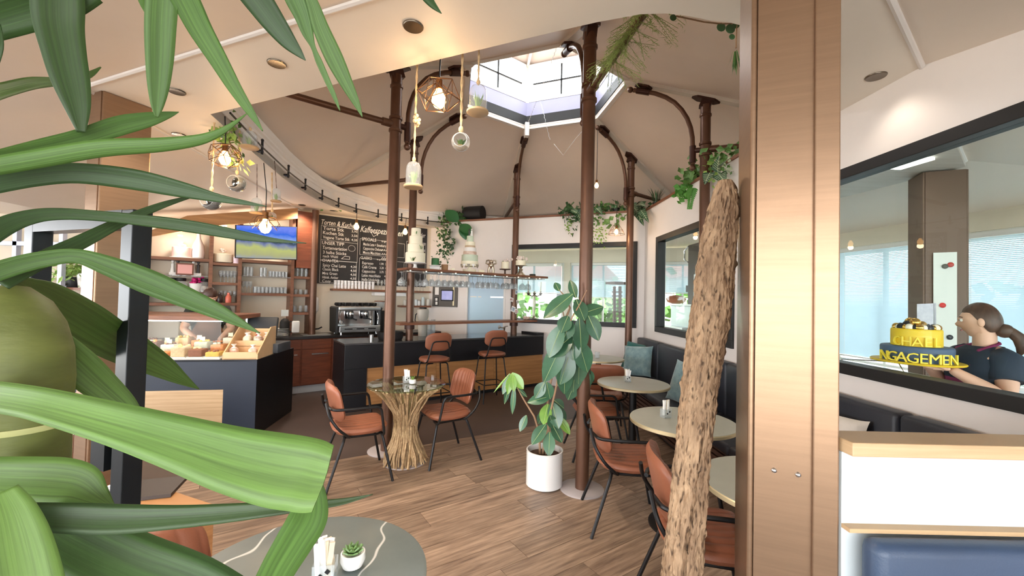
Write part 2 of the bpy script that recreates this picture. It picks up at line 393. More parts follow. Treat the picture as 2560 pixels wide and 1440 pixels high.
mb = MB(); cr = [hv(k, 4.28, ZS + .004) for k in (-2, -1, 0, 1, 2)]
mb.tube(cr, .02, 8); struct('trim_3', mb, M_white, smooth=True)
mb = MB(); f0 = [p.copy() for p in r0]
prof = [(0, 0), (0, .20), (.015, .21), (.015, .235), (.035, .25), (.035, .275), (.06, .30), (.075, .33), (.02, .36)]
rings = []
for (off, h) in prof:
    rings.append([p + (HC - Vector((p.x, p.y, 0))).normalized() * off + Vector((0, 0, h)) for p in f0])
mb.loft(rings, False, False); struct('trim_4', mb, M_white, smooth=True)

# ---------------------------------------------------------------- tent roof and lantern
RL = 1.12
roof = sempty('ceiling', hv(0, 0, 3.2)); roof.location = (HC.x, HC.y, 3.2)
for k in range(6):
    mb = MB(); mb.quad(hv(k, 4.5, zroof(4.5)), hv(k + 1, 4.5, zroof(4.5)), hv(k + 1, RL, zroof(RL)), hv(k, RL, zroof(RL)))
    mb.build('roof_panel', M_roof, roof, W=True, solid=.02)
    a, b = hv(k, 3.75, zroof(3.75) - .03), hv(k, RL - .02, zroof(RL - .02) - .03); d = (b - a).normalized(); sd = d.cross(Vector((0, 0, 1))).normalized(); u = sd.cross(d)
    mb = MB(); M = Matrix((sd, d, u)).transposed(); mb.box((a + b) / 2, (.10, (b - a).length, .06), M=M); mb.build('rafter', M_beam, roof, W=True, bevel=.004)
M_lav = mat('reveal_sky_tint', (170, 170, 200), .5)  # blue sky shade on the white reveal is put into this colour
M_lceil = mat('lantern_ceiling', (196, 178, 166), .6)
lan = sempty('ceiling', (HC.x, HC.y, zroof(RL)))
zl = zroof(RL)
for k in range(6):
    a, b = hv(k, RL), hv(k + 1, RL)
    for (h0, h1, m, nm) in ((-.05, .02, M_white, 'curb_trim'), (.02, .16, M_anthr, 'blind_box'), (.16, .38, M_lav, 'reveal')):
        mb = MB(); n = ((a + b) / 2 - HC).normalized(); off = -.012 if nm == 'blind_box' else 0
        mb.prism([(p.x, p.y) for p in (a + n * off, b + n * off, b + n * .06, a + n * .06)], zl + h0, zl + h1); mb.build(nm, m, lan, W=True)
    d = (b - a).normalized(); n = ((a + b) / 2 - HC).normalized()
    mb = MB(); mb.prism([(p.x, p.y) for p in (a - d * .03, a + d * .03, a + d * .03 + n * .06, a - d * .03 + n * .06)], zl + .38, zl + 1.05); mb.build('lantern_post', M_beam, lan, W=True)
    w = frame_window('window_%d' % (10 + k), a, d, n, .03, RL - .03, zl + .38, zl + 1.0, .055, M_white, pane=M_glass, t0=-.01, t1=.06)
    mb = MB(); wbox(mb, a, d, n, RL / 2 - .012, RL / 2 + .012, zl + .43, zl + .95, .03, .05); mb.build('glazing_bar', M_black, w, W=True)
    mb = MB(); wbox(mb, a, d, n, .09, RL - .09, zl + .68, zl + .70, .03, .05); mb.build('glazing_bar', M_black, w, W=True)
mb = MB(); c = Vector((HC.x, HC.y, zl + 1.3))
for k in range(6): mb.quad(hv(k, RL + .1, zl + 1.0), hv(k + 1, RL + .1, zl + 1.0), c)
mb.build('lantern_roof', M_lceil, lan, W=True, solid=.02)
for k in range(6):
    mb = MB(); mb.tube([hv(k, RL, zl + .98), c - Vector((0, 0, .03))], .022, 6); mb.build('lantern_rafter', M_beam, lan, W=True)

# ---------------------------------------------------------------- kitchen shell beyond the partition
M_ktrim = mat('kitchen_window_frame', (226, 222, 214), .5)
kw1 = []
wall_with_holes('wall_kitchen', E0, KD1, N1, 12.5, 2.75, [(.35 + i * 1.55, .35 + i * 1.55 + 1.45, 0.72, 2.48) for i in range(7)], .15, M_wallcream)
for i in range(7):
    frame_window('window_%d' % (20 + i), E0, KD1, N1, .35 + i * 1.55, 1.80 + i * 1.55, 0.72, 2.48, .06, M_ktrim, pane=M_glass, t0=.02, t1=.1, mull=(1.07 + i * 1.55,))
KD2 = BD
wall_with_holes('wall_kitchen', E0, KD2, kc, 9, 2.75, [(.5 + i * 1.7, .5 + i * 1.7 + 1.55, .78, 2.45) for i in range(4)], .15, M_wallcream)
for i in range(4):
    frame_window('window_%d' % (30 + i), E0, KD2, kc, .5 + i * 1.7, 2.05 + i * 1.7, .78, 2.45, .06, M_ktrim, pane=M_glass, t0=.02, t1=.1, mull=(1.27 + i * 1.7,))
# kitchen ceiling: wood-look boards, one slab from the partition to the outer walls
M_kceil = mat('kitchen_ceiling', (222, 216, 206), .5, rgb2=(206, 198, 186), vscale=2, stretch=(1, 9, 1))
pts = [C1 + RD * 4.5 + RN * .14, C1 + RN * .14 + BN * .14, C2 + BN * .14, hv(3, 4.28), hv(2, 4.28), hv(1, 4.28)]
mb = MB(); mb.prism([(p.x, p.y) for p in pts], 2.945, 2.985); struct('ceiling', mb, M_kceil)
# street side behind and left of the camera: glazed fronts that let the daylight in
M_front = mat('front_frame', (60, 56, 54), .5)
fr = sempty('window_40', (0, -3.3, 0))
for i in range(12):
    mb = MB(); mb.box2((-9 + i * 1.05, -3.34, 0), (-8.93 + i * 1.05, -3.26, 2.47)); mb.build('window_post', M_front, fr, W=True)
fr2 = sempty('window_41', (-9, 1, 0))  # unseen left front, opened further to bring more daylight to the bar
for i in range(7):
    mb = MB(); mb.box2((-9.04, -3.2 + i * 1.4, 0), (-8.96, -3.12 + i * 1.4, 2.47)); mb.build('window_post', M_front, fr2, W=True)
# ================================================================ columns of the inner ring
M_plate = mat('grey_steel_plate', (186, 178, 178), .45, .2, var=.06)
colnames = ['front column before the rubber plant, with a fern garland on its tie rod', 'column beside the wall window, right of the driftwood trunk top', 'slim column in the corner by the black bench end',
            'far column rising through the right end of the bar', 'column rising through the left end of the bar', 'column behind the round twig table']
for k in range(6):
    t = thing('steel_column', 'brown round steel ' + colnames[k], 'column', hv(k, 2.018), 0, 'brown columns carrying the tent roof')
    inw = (HC - hv(k, 2.018)).normalized(); P = hv(k, 2.018); ztop = zroof(2.018) - .06
    mb = MB(); mb.tube([P, P + Vector((0, 0, ztop - .08))], .056, 20); mb.build('shaft', M_brown, t, W=True, smooth=True)
    mb = MB(); mb.lathe([(.185, 0), (.185, .008), (.18, .012)], P, 32); mb.build('base_plate', M_plate, t, W=True, smooth=True)
    mb = MB()
    for z in (3.30, 3.43): mb.lathe([(.056, z - .02), (.068, z - .012), (.068, z + .012), (.056, z + .02)], P, 20)
    mb.lathe([(.056, ztop - .22), (.066, ztop - .21), (.066, ztop - .19), (.056, ztop - .18)], P, 20); mb.build('collar', M_brown, t, W=True, smooth=True)
    def rz_(R, z): return HC + (P - HC).normalized() * R + Vector((0, 0, z))
    arc = [(1.885, 3.20), (1.885, 3.38), (1.88, 3.52), (1.86, 3.64), (1.82, 3.76), (1.76, 3.87), (1.68, 3.97), (1.58, 4.05), (1.46, 4.115), (1.34, 4.16), (1.2, 4.20)]
    mb = MB(); mb.tube([rz_(*p) for p in arc], .026, 10); mb.build('brace', M_brown, t, W=True, smooth=True)
    mb = MB(); mb.cyl(rz_(1.885, 3.22), rz_(1.885, 3.42), .036); mb.cyl(rz_(1.39, 4.14), rz_(1.24, 4.19), .038); mb.cyl(rz_(2.0, 3.365), rz_(1.885, 3.365), .03); mb.build('brace_clamp', M_darkbrown, t, W=True, smooth=True)
    for q in (rz_(1.885, 3.165), rz_(1.165, 4.21)):
        mb = MB(); mb.sphere(q, .036, 12, 8); mb.build('ball_finial', M_brown, t, W=True, smooth=True)
    mb = MB(); mb.tube([rz_(2.03, 3.365), rz_(3.60, 3.365)], .03, 10); mb.cyl(rz_(2.06, 3.365), rz_(2.16, 3.365), .04); mb.build('tie_rod', M_brown, t, W=True, smooth=True)
    for (R, nm) in ((2.018, 'top_plate'), (1.32, 'brace_plate')):
        z = zroof(R) - .075; d = (rz_(R - .1, zroof(R - .1)) - rz_(R, zroof(R))).normalized(); sd = d.cross(Vector((0, 0, 1))).normalized(); u = sd.cross(d)
        M = Matrix((sd, d, u)).transposed(); c = rz_(R, z); hl = .16 if nm == 'top_plate' else .11
        mb = MB(); o8 = [(-.06, -hl * .6), (0, -hl), (.06, -hl * .6), (.06, hl * .6), (0, hl), (-.06, hl * .6)]
        mb.loft([[c + M @ Vector((x, y, h)) for x, y in o8] for h in (-.012, .012)]); 
        if nm == 'top_plate': mb.box(c - Vector((0, 0, .05)), (.09, .12, .1), M=M)
        else: mb.box(c - Vector((0, 0, .03)), (.05, .06, .07), M=M)
        mb.build(nm, M_darkbrown, t, W=True)

# ---------------------------------------------------------------- square copper-clad posts of the outer ring
def square_post(name, label, L, w, dp, hd, hz=2.998, mt=None):
    mt = mt or M_copper
    d = hdir(hd); n = Vector((-d.y, d.x, 0))
    if n.y < 0: n = -n
    # L: camera-side left corner, width runs to the right (-d), depth along n
    t = thing(name, label, 'post', (L - d * w / 2 + n * dp / 2), 0, 'square copper-clad posts')
    r = .018
    mb = MB(); wbox(mb, L, -d, n, r, w - r, 0, hz, 0, dp); mb.build('cladding', mt, t, W=True)
    for a in (0, w - r):
        mb = MB(); wbox(mb, L, -d, n, a, a + r, 0, hz, .004, dp - .004); mb.build('side_strip', mt, t, W=True, bevel=.006)
    return t, d, n
bp, bd, bn = square_post('copper_post', 'large brushed copper square post close to the camera beside the driftwood trunk', Vector((.765, 1.325, 0)), .235, .32, -67.5)
for (x, y) in ((1935, 1175), (1995, 1186)):
    q = onpl(x, y, (.765, 1.325), -67.5); mb = MB(); mb.sphere(q - bn * .002, .008, 8, 6); mb.build('screw_head', M_steel, bp, W=True, smooth=True)
mb = MB(); wbox(mb, Vector((.765, 1.325, 0)), -bd, bn, .17, .235, 0, 2.998, -.012, .30); mb.build('corner_trim', M_copper, bp, W=True, bevel=.004)
square_post('copper_post', 'copper square post behind the black metal frame, half hidden by yucca leaves', Vector((-3.10, 2.95, 0)), .19, .30, -67.5)
square_post('copper_post', 'dark brown square post inside the kitchen behind the woman with the cake', Vector((4.05, 4.05, 0)), .34, .3, -67.5, 2.93, mat('dark_post_paint', (112, 90, 74), .55))

# ---------------------------------------------------------------- recessed spots
M_spotlens = mat('spot_lens', (255, 236, 205), .4, emit=4)
spots = [((1033, 65), 'largest recessed ceiling spot, above the caged bulb'), ((692, 158), 'recessed ceiling spot between the long hanging yucca leaves'), ((442, 228), 'recessed ceiling spot beside the hanging yucca leaf tip left'),
         ((447, 336), 'recessed ceiling spot next to the left copper post'), ((2190, 190), 'recessed ceiling spot above the kitchen window, right of the copper post'), ((755, 512), 'small far recessed spot above the shelf cabinet')]
for (px, lb) in spots:
    q = onz(*px, ZS); t = thing('ceiling_spot', lb, 'spotlight', q - Vector((0, 0, .02)), 0, 'recessed ceiling spots')
    mb = MB(); mb.lathe([(.040, .012), (.050, .011), (.054, .016), (.054, .0195), (.036, .0195), (.034, .016)], (0, 0, 0), 28); mb.build('ring', mat('dark_nickel', (116, 106, 94), .25, .9), t, smooth=True)
    mb = MB(); mb.lathe([(.001, .014), (.030, .0145), (.034, .0175), (.001, .0185)], (0, 0, 0), 20); mb.build('lens', M_spotlens, t)
    l = bpy.data.lights.new('spot_lamp', 'SPOT'); l.energy = 4 if px[0] > 2000 else 70; l.color = (1, .88, .74); l.spot_size = radians(125); l.spot_blend = .8; l.shadow_soft_size = .05
    o = bpy.data.objects.new('spot_lamp', l); COL.objects.link(o); o.parent = t; o.location = (0, 0, -.02)

# ---------------------------------------------------------------- rail round the opening
def edge_off(p, off): return p + (HC - Vector((p.x, p.y, 0))).normalized() * off
lp = [Vector((x, y, 0)) for (x, y) in [(-2.41, 3.35), (-2.63, 4.15), (-2.82, 5.0), (-2.91, 5.6), (-2.95, 6.2), (-2.91, 6.7), (-2.78, 7.13), (-2.53, 7.55), (-2.18, 7.88), (-1.73, 8.16), (-1.28, 8.40)]]
rail = thing('curtain_rail', 'thin black rail running along the white fascia edge above the menu board', 'rail', (-2.7, 6, 3.0))
mb = MB(); mb.tube([edge_off(p, .05) + Vector((0, 0, 3.075)) for p in lp], .009, 6); mb.build('rod', M_black, rail, W=True, smooth=True)
for i in range(1, len(lp) - 1):
    q = edge_off(lp[i], .05); mb = MB(); mb.cyl(q + Vector((0, 0, 3.0)), q + Vector((0, 0, 3.14)), .012, seg=8); mb.box(q + Vector((0, 0, 3.03)) - (HC - q).normalized() * .02, (.05, .05, .02), 0); mb.sphere(q + Vector((0, 0, 3.145)), .016, 8, 6)
    mb.build('bracket', M_black, rail, W=True, smooth=True)
fa, fb = edge_off(Vector((-2.3, 3.19, 0)), .09), edge_off(Vector((.3, 2.09, 0)), .09)
rail2 = thing('curtain_rail', 'black rail hidden inside the front ceiling edge, carrying ropes and the caged bulb', 'rail', (-1, 2.8, 3.0))
mb = MB(); mb.tube([fa + Vector((0, 0, 3.075)), fb + Vector((0, 0, 3.075))], .009, 6); mb.build('rod', M_black, rail2, W=True)
for s in (.05, .3, .55, .8, .98):
    q = fa.lerp(fb, s); mb = MB(); mb.cyl(q + Vector((0, 0, 3.075)), q + Vector((-.03, -.085, 3.075)), .01, seg=8); mb.build('bracket', M_black, rail2, W=True)

# ---------------------------------------------------------------- hanging lamps and terrariums
ico = []
_bm = bmesh.new(); bmesh.ops.create_icosphere(_bm, subdivisions=1, radius=1); ICO_V = [v.co.copy() for v in _bm.verts]; ICO_E = [(e.verts[0].index, e.verts[1].index) for e in _bm.edges]; _bm.free()
M_wire = mat('bronze_wire', (110, 84, 66), .35, .7)
M_socket = mat('brass_socket', (128, 84, 44), .4, .6)
def pendant(label, B, top, bulb_r=.045, cage=None, energy=6, cord=M_black, cr=.0045, squash=.85):
    t = thing('pendant_lamp', label, 'lamp', B, 0, 'warm filament pendant lamps')
    mb = MB(); mb.lathe([(.002, -bulb_r * 1.15), (bulb_r * .6, -bulb_r * .95), (bulb_r, -bulb_r * .2), (bulb_r * .9, bulb_r * .4), (bulb_r * .45, bulb_r * 1.2), (bulb_r * .4, bulb_r * 1.5)], (0, 0, 0), 14); mb.build('bulb', M_bulb, t, smooth=True)
    mb = MB(); mb.lathe([(bulb_r * .42, bulb_r * 1.45), (bulb_r * .5, bulb_r * 1.5), (bulb_r * .5, bulb_r * 2.7), (.006, bulb_r * 2.95)], (0, 0, 0), 12); mb.build('socket', M_socket, t, smooth=True)
    mb = MB(); mb.tube([B + Vector((0, 0, bulb_r * 2.9)), Vector((B.x, B.y, B.z + (top.z - B.z) * .5)), top], cr, 6); mb.build('cord', cord, t, W=True)
    if cage == 'ico':
        R = Matrix.Rotation(.5, 3, 'X') @ Matrix.Rotation(.7, 3, 'Y'); cr_ = .135
        P = [R @ v * cr_ for v in ICO_V]; P = [Vector((p.x, p.y, p.z * squash + .03)) for p in P]
        mb = MB()
        for a, b in ICO_E: mb.cyl(P[a], P[b], .0028, seg=5)
        for a, b in ICO_E[::3]: mb.cyl((P[a] + P[b]) / 2, Vector((0, 0, bulb_r * 2.6)), .002, seg=4)
        mb.build('wire_cage', M_wire, t)
    elif cage == 'shade':
        mb = MB()
        for (r, z) in ((.045, .11), (.10, .03), (.13, -.04)): mb.tube([(r * cos(a * pi / 8), r * sin(a * pi / 8), z) for a in range(17)], .003, 5)
        for a in range(8): mb.tube([(.045 * cos(a * pi / 4), .045 * sin(a * pi / 4), .11), (.10 * cos(a * pi / 4), .10 * sin(a * pi / 4), .03), (.13 * cos(a * pi / 4), .13 * sin(a * pi / 4), -.04)], .003, 5)
        mb.build('wire_cage', M_wire, t)
    elif cage == 'flower':
        mb = MB()
        for a in range(7):
            w = 2 * pi * a / 7; u = Vector((cos(w), sin(w), 0)); mb.tube([u * .03 + Vector((0, 0, .12)), u * .11 + Vector((0, 0, .10)), u * .15 + Vector((0, 0, .04)), u * .12 + Vector((0, 0, -.02)), u * .05 + Vector((0, 0, .06))], .004, 5)
        mb.build('wire_cage', M_wire, t)
    l = bpy.data.lights.new('bulb_light', 'POINT'); l.energy = energy; l.color = (1, .66, .36); l.shadow_soft_size = bulb_r
    o = bpy.data.objects.new('bulb_light', l); COL.objects.link(o); o.parent = t; o.location = (0, 0, -bulb_r * 1.6)
    return t
def tuft(mb, c, r, h, n, rnd, blade=.006, droop=.4):
    for i in range(n):
        a = rnd.random() * 2 * pi; l = h * (.6 + .5 * rnd.random()); o = r * rnd.random(); b = Vector((cos(a) * o * .3, sin(a) * o * .3, 0)) + Vector(c)
        tip = b + Vector((cos(a) * o, sin(a) * o, l)); mid = b + Vector((cos(a) * o * .4, sin(a) * o * .4, l * .6)); w = Vector((-sin(a), cos(a), 0)) * blade
        mb.add([b - w * .6, b + w * .6, mid + w, tip, mid - w], [(0, 1, 2, 4), (4, 2, 3)])
def rope_pts(a, b, n=24): return [a.lerp(b, i / n) for i in range(n + 1)]
def rope_mesh(mb, a, b, r=.007):
    L = (b - a).length; n = max(6, int(L / .025))
    for ph in (0, pi):
        mb.tube([a.lerp(b, i / n) + Vector((cos(i * 1.1 + ph), sin(i * 1.1 + ph), 0)) * r * .55 for i in range(n + 1)], r * .7, 5)
def cloche(label, base, top, r=.05, h=.17, seed=1, rm=M_rope, rr=.006):
    rnd = random.Random(seed); t = thing('glass_cloche', label, 'terrarium', base, 0, 'hanging glass terrariums')
    mb = MB(); mb.lathe([(r * 1.15, 0), (r * 1.25, .004), (r * 1.25, .014), (r * 1.15, .018)], (0, 0, 0), 24); mb.build('wood_base', M_lightoak, t, smooth=True)
    prof = [(r, .018), (r, h * .65), (r * .92, h * .82), (r * .7, h * .94), (r * .35, h), (.002, h * 1.015)]; mb = MB(); ring = []
    for (q, z) in prof: ring.append([Vector((q * cos(2 * pi * k / 20), q * sin(2 * pi * k / 20), z)) for k in range(20)])
    mb.loft(ring, False, True); mb.build('glass_bell', M_gobl, t, smooth=True)
    mb = MB(); mb.sphere((0, 0, h * 1.05), r * .16, 8, 6); mb.build('glass_knob', M_gobl, t, smooth=True)
    mb = MB(); tuft(mb, (0, 0, .02), r * .75, h * .55, 40, rnd, .004); mb.build('moss_plant', M_leafl, t)
    mb = MB(); rope_mesh(mb, base + Vector((0, 0, h * 1.08)), top, rr); mb.sphere(base + Vector((0, 0, h * 1.1)), rr * 2, 8, 6, sc=(1, 1, 1.5)); mb.build('rope', rm, t, W=True)
    return t
def globe(label, c, top, r=.07, seed=1, dark=False):
    rnd = random.Random(seed); t = thing('glass_globe', label, 'terrarium', c - Vector((0, 0, r)), 0, 'hanging glass terrariums')
    mb = MB(); prof = [(sin(a) * r, r - cos(a) * r) for a in [i * pi / 12 for i in range(13)]]; R = Matrix.Rotation(radians(90), 3, 'X')
    # open towards the room: drop the front cap
    rings = [[Vector((0, 0, r)) + R @ Vector((q * cos(2 * pi * k / 20), q * sin(2 * pi * k / 20), z - r)) for k in range(20)] for (q, z) in [(max(q, .001), z) for q, z in prof[:-3]]]
    mb.loft(rings, True, False); mb.tube([Vector((0, 0, r)) + R @ Vector((prof[-4][0] * cos(2 * pi * k / 20), prof[-4][0] * sin(2 * pi * k / 20), prof[-4][1] - r)) for k in range(21)], .003, 5)
    mb.build('glass_ball', M_gobl, t, smooth=True)
    mb = MB(); mb.lathe([(.002, .004), (r * .5, .012), (r * .78, r * .45), (r * .6, r * .52), (.002, r * .55)], (0, 0, 0), 14); mb.build('pebbles', mat('dark_pebbles', (54, 50, 50), .4, var=.5, vscale=120) if dark else mat('pale_pebbles', (176, 148, 112), .8, var=.35, vscale=120), t, smooth=True)
    if not dark:
        mb = MB(); tuft(mb, (0, 0, r * .5), r * .6, r * .75, 24, rnd, .007); mb.build('succulent', M_leafd, t)
    else:
        mb = MB(); mb.sphere((r * .25, 0, r), r * .72, 14, 10, sc=(1, .9, 1)); mb.build('mirror_ball', mat('dark_mirror', (120, 124, 122), .1, 1), t, smooth=True)
    mb = MB(); rope_mesh(mb, c + Vector((0, 0, r)), top, .007); mb.sphere(c + Vector((0, 0, r + .02)), .016, 8, 6, sc=(1, 1, 1.4)); mb.build('rope', M_rope, t, W=True)
    return t
def frail(px, z=3.075):   # point on the front rail seen at pixel column px
    d = (fb - fa).normalized(); a = math.degrees(atan2(d.x, d.y)); q = onpl(px, 150, fa, a); return Vector((q.x, q.y, z))
def fpt(px, py):
    d = (fb - fa).normalized(); return onpl(px, py, fa, math.degrees(atan2(d.x, d.y)))
pendant('glowing filament bulb in a faceted wire cage under the front ceiling edge', fpt(1097, 250), frail(1101), .045, 'ico', 9)
cloche('glass bell terrarium with pale tuft, on the long rope left of the caged bulb', fpt(1033, 470), frail(1043), .048, .165, 2)
globe('round glass globe with a green succulent hanging on a knotted rope', fpt(1152, 355), frail(1156), .056, 3)
cloche('glass bell terrarium hanging highest, right of the caged bulb', fpt(1194, 284), frail(1197), .052, .17, 4)
mb = MB(); q = fpt(1042, 300)
for i in range(7): mb.sphere(q + Vector((.012 * math.sin(i * 2.1), .012 * math.cos(i * 1.7), .009 * i - .03)), .013, 8, 6)
tag(mb.build('rope_knot', M_rope, smooth=True), 'knotted end of rope tied on the long terrarium rope', 'rope')
# group at the left corner of the opening
def lpt(px, py, Y): return aty(px, py, Y)
def ltop(px, Y): q = aty(px, 300, Y); return Vector((q.x, q.y, 3.075))
pendant('glowing bulb in a wire cage beside the hanging silvery globes', lpt(562, 398, 3.45), ltop(562, 3.45), .045, 'ico', 8)
globe('silvery glass globe hanging lower left, half behind a yucca leaf', lpt(528, 502, 3.4), ltop(536, 3.4), .078, 5, True)
globe('silvery glass globe hanging just right of the caged bulb', lpt(592, 458, 3.75), ltop(601, 3.75), .08, 6, True)
cloche('glass bell terrarium with bright moss beside the hanging ivy', lpt(624, 371, 3.7), ltop(627, 3.7), .06, .16, 7)
# group on the left fascia
pendant('glowing bulb in an open flower-shaped wire shade in front of the television', lpt(663, 568, 4.45), ltop(661, 4.45), .06, 'flower', 8)
cloche('small glass bell terrarium hanging left of the flower-shaped lamp', lpt(641, 534, 4.5), ltop(646, 4.5), .055, .17, 8, rm=M_wire, rr=.003)
cloche('small glass bell terrarium hanging above the television corner', lpt(690, 505, 4.6), ltop(690, 4.6), .045, .15, 9, rm=M_wire, rr=.003)
globe('small round glass globe hanging above the television', lpt(680, 541, 4.8), ltop(684, 4.8), .05, 10)
# bare bulbs before the menu board and under the roof
pendant('bare glowing bulb hanging before the word Kaffeespezialitaeten on the board', aty(891, 567, 7.0), aty(893, 523, 7.0), .045, None, 6)
pendant('bare glowing bulb hanging left of the four-tier cake', aty(1013, 580, 7.7), aty(1016, 545, 7.7), .045, None, 6)
q = hv(2, 1.165, 4.19); pendant('single small bare bulb on a long cord under the tent roof', Vector((q.x, q.y, 3.32)), q, .032, None, 3)
pendant('glowing bulb in a small wire shade below the wall-top greenery', aty(1541, 580, 6.55), aty(1544, 500, 6.55), .034, 'shade', 5)
# ================================================================ seating and tables
def cushion(mb, w, h, th, fmap, nch=0, nx=28, ny=12, groove=.006, sq=.16, vert=True, pw=.4):
    A = []; B = []
    for j in range(ny + 1):
        for i in range(nx + 1):
            u = -1 + 2 * i / nx; v = -1 + 2 * j / ny; u = math.copysign(abs(u) ** .8, u); v = math.copysign(abs(v) ** .8, v)
            x = u * w / 2 * (1 - sq * abs(v) ** 5); y = v * h / 2 * (1 - sq * abs(u) ** 5)
            e = max(0, (1 - abs(u) ** 6) * (1 - abs(v) ** 6)); t = th / 2 * e ** pw
            q = u if vert else v
            g = groove * (abs(cos(pi * nch * (q + 1) / 2)) ** .5 - .6) * e if nch else 0
            A.append(Vector(fmap(x, y, t + g))); B.append(Vector(fmap(x, y, -t)))
    n = nx + 1; fs = []
    for j in range(ny):
        for i in range(nx): a = j * n + i; fs.append((a, a + 1, a + n + 1, a + n))
    mb.add(A, fs); mb.add(B, [tuple(reversed(f)) for f in fs])
    return mb
def bez(P, n=8, r=.05):
    # polyline with rounded corners
    P = [Vector(p) for p in P]; out = [P[0]]
    for i in range(1, len(P) - 1):
        a, b, c = P[i - 1], P[i], P[i + 1]; ra = min(r, (a - b).length * .45, (c - b).length * .45)
        p, q = b + (a - b).normalized() * ra, b + (c - b).normalized() * ra
        for k in range(n + 1): t = k / n; out.append(p * (1 - t) ** 2 + b * 2 * t * (1 - t) + q * t * t)
    return out + [P[-1]]
def make_armchair(label):
    t = thing('armchair', label, 'chair', (0, 0, 0), 0, 'leather armchairs with black tube frames')
    mb = MB(); cushion(mb, .47, .45, .075, lambda x, y, h: (x * (1 - .12 * (y < 0) * abs(y) / .22), y, .445 + h + .05 * (y / .225) ** 2 * .3), 8, nx=64, groove=.011); mb.build('seat', M_leather, t, smooth=True, ang=60)
    def fb_(x, y, h):
        k = x / .24; return (x, -.225 - y * .22 + .055 * k * k + h * .97, .685 + y * .97 + h * .2)
    mb = MB(); cushion(mb, .47, .33, .055, fb_, 8, nx=64, groove=.012); mb.build('backrest', M_leather, t, smooth=True, ang=60)
    r = .0115
    for s in (-1, 1):
        mb = MB(); mb.tube(bez([(s * .10, .15, .405), (s * .20, .16, .405), (s * .255, .25, 0)], 5, .05), r, 8); mb.build('leg', M_black, t, smooth=True)
        mb = MB(); mb.tube(bez([(s * .10, -.13, .405), (s * .20, -.14, .405), (s * .265, -.28, 0)], 5, .05), r, 8); mb.build('leg', M_black, t, smooth=True)
        mb = MB(); mb.tube(bez([(s * .12, -.262, .655), (s * .235, -.235, .65), (s * .275, -.10, .655), (s * .28, .13, .655), (s * .255, .17, .40), (s * .12, .16, .40)], 6, .05), r, 8); mb.build('armrest', M_black, t, smooth=True)
        mb = MB(); mb.tube(bez([(s * .17, -.285, .70), (s * .24, -.265, .60), (s * .265, -.20, .50), (s * .24, -.10, .41), (s * .10, -.10, .405)], 6, .05), r, 8); mb.build('back_support', M_black, t, smooth=True)
    mb = MB(); mb.tube(bez([(-.20, .15, .402), (.20, .15, .402), (.18, -.14, .402), (-.18, -.14, .402), (-.20, .15, .402)], 5, .05), .009, 6); mb.build('seat_frame', M_black, t, smooth=True)
    return t
ch0 = make_armchair('cognac leather armchair left of the round twig table')
def hz(a): return -radians(a)
ch0.location = (-1.33, 3.66, 0); ch0.rotation_euler = (0, 0, hz(60))
dup(ch0, (-.64, 4.13, 0), hz(238), 'cognac leather armchair right of the round twig table, its back ribbed')
dup(ch0, (.86, 3.03, 0), hz(93), 'cognac leather armchair behind the round steel column base, facing the bench table')
dup(ch0, (.985, 2.08, 0), hz(100), 'cognac leather armchair partly hidden behind the driftwood trunk')
dup(ch0, (.90, 4.32, 0), hz(88), 'cognac leather armchair behind the rubber plant and front column')
dup(ch0, (1.13, 5.02, 0), hz(8), 'cognac leather armchair seen from behind at the farthest bench table')
dup(ch0, (-.87, 1.19, 0), hz(95), 'cognac leather armchair half covered by yucca leaves at the slate table')

def make_stool(label):
    t = thing('bar_stool', label, 'stool', (0, 0, 0), 0, 'leather bar stools at the bar')
    mb = MB(); cushion(mb, .42, .42, .065, lambda x, y, h: (x * (1 - .25 * max(0, y) / .21), y, .715 + h), 0, sq=.3); mb.build('seat', M_leather, t, smooth=True, ang=60)
    def fb_(x, y, h): k = x / .2; return (x, -.20 - y * .18 + .04 * k * k + h, .97 + y)
    mb = MB(); cushion(mb, .38, .25, .04, fb_, 0, sq=.22); mb.build('backrest', M_leather, t, smooth=True, ang=60)
    r = .010
    for s in (-1, 1):
        for (y0, y1) in ((.13, .21), (-.13, -.22)):
            mb = MB(); mb.tube(bez([(s * .06, y0, .675), (s * .15, y0, .675), (s * .215, y1, 0)], 5, .04), r, 8); mb.build('leg', M_black, t, smooth=True)
    mb = MB(); mb.tube(bez([(-.17, -.10, .68), (-.17, -.2, .70), (-.11, -.245, .98), (.11, -.245, .98), (.17, -.2, .70), (.17, -.10, .68)], 6, .05), r, 8); mb.build('back_support', M_black, t, smooth=True)
    mb = MB(); q = [(-.19, .175, .27), (.19, .175, .27), (.19, -.18, .27), (-.19, -.18, .27), (-.19, .175, .27)]; mb.tube(q, .008, 6); mb.build('footrest', M_black, t)
    return t
st0 = make_stool('cognac leather bar stool left, right above the twig table'); st0.location = (-1.07, 5.76, 0); st0.rotation_euler = (0, 0, hz(-32))
dup(st0, (-.30, 6.42, 0), hz(-28), 'cognac leather bar stool right, nearer the rubber plant')

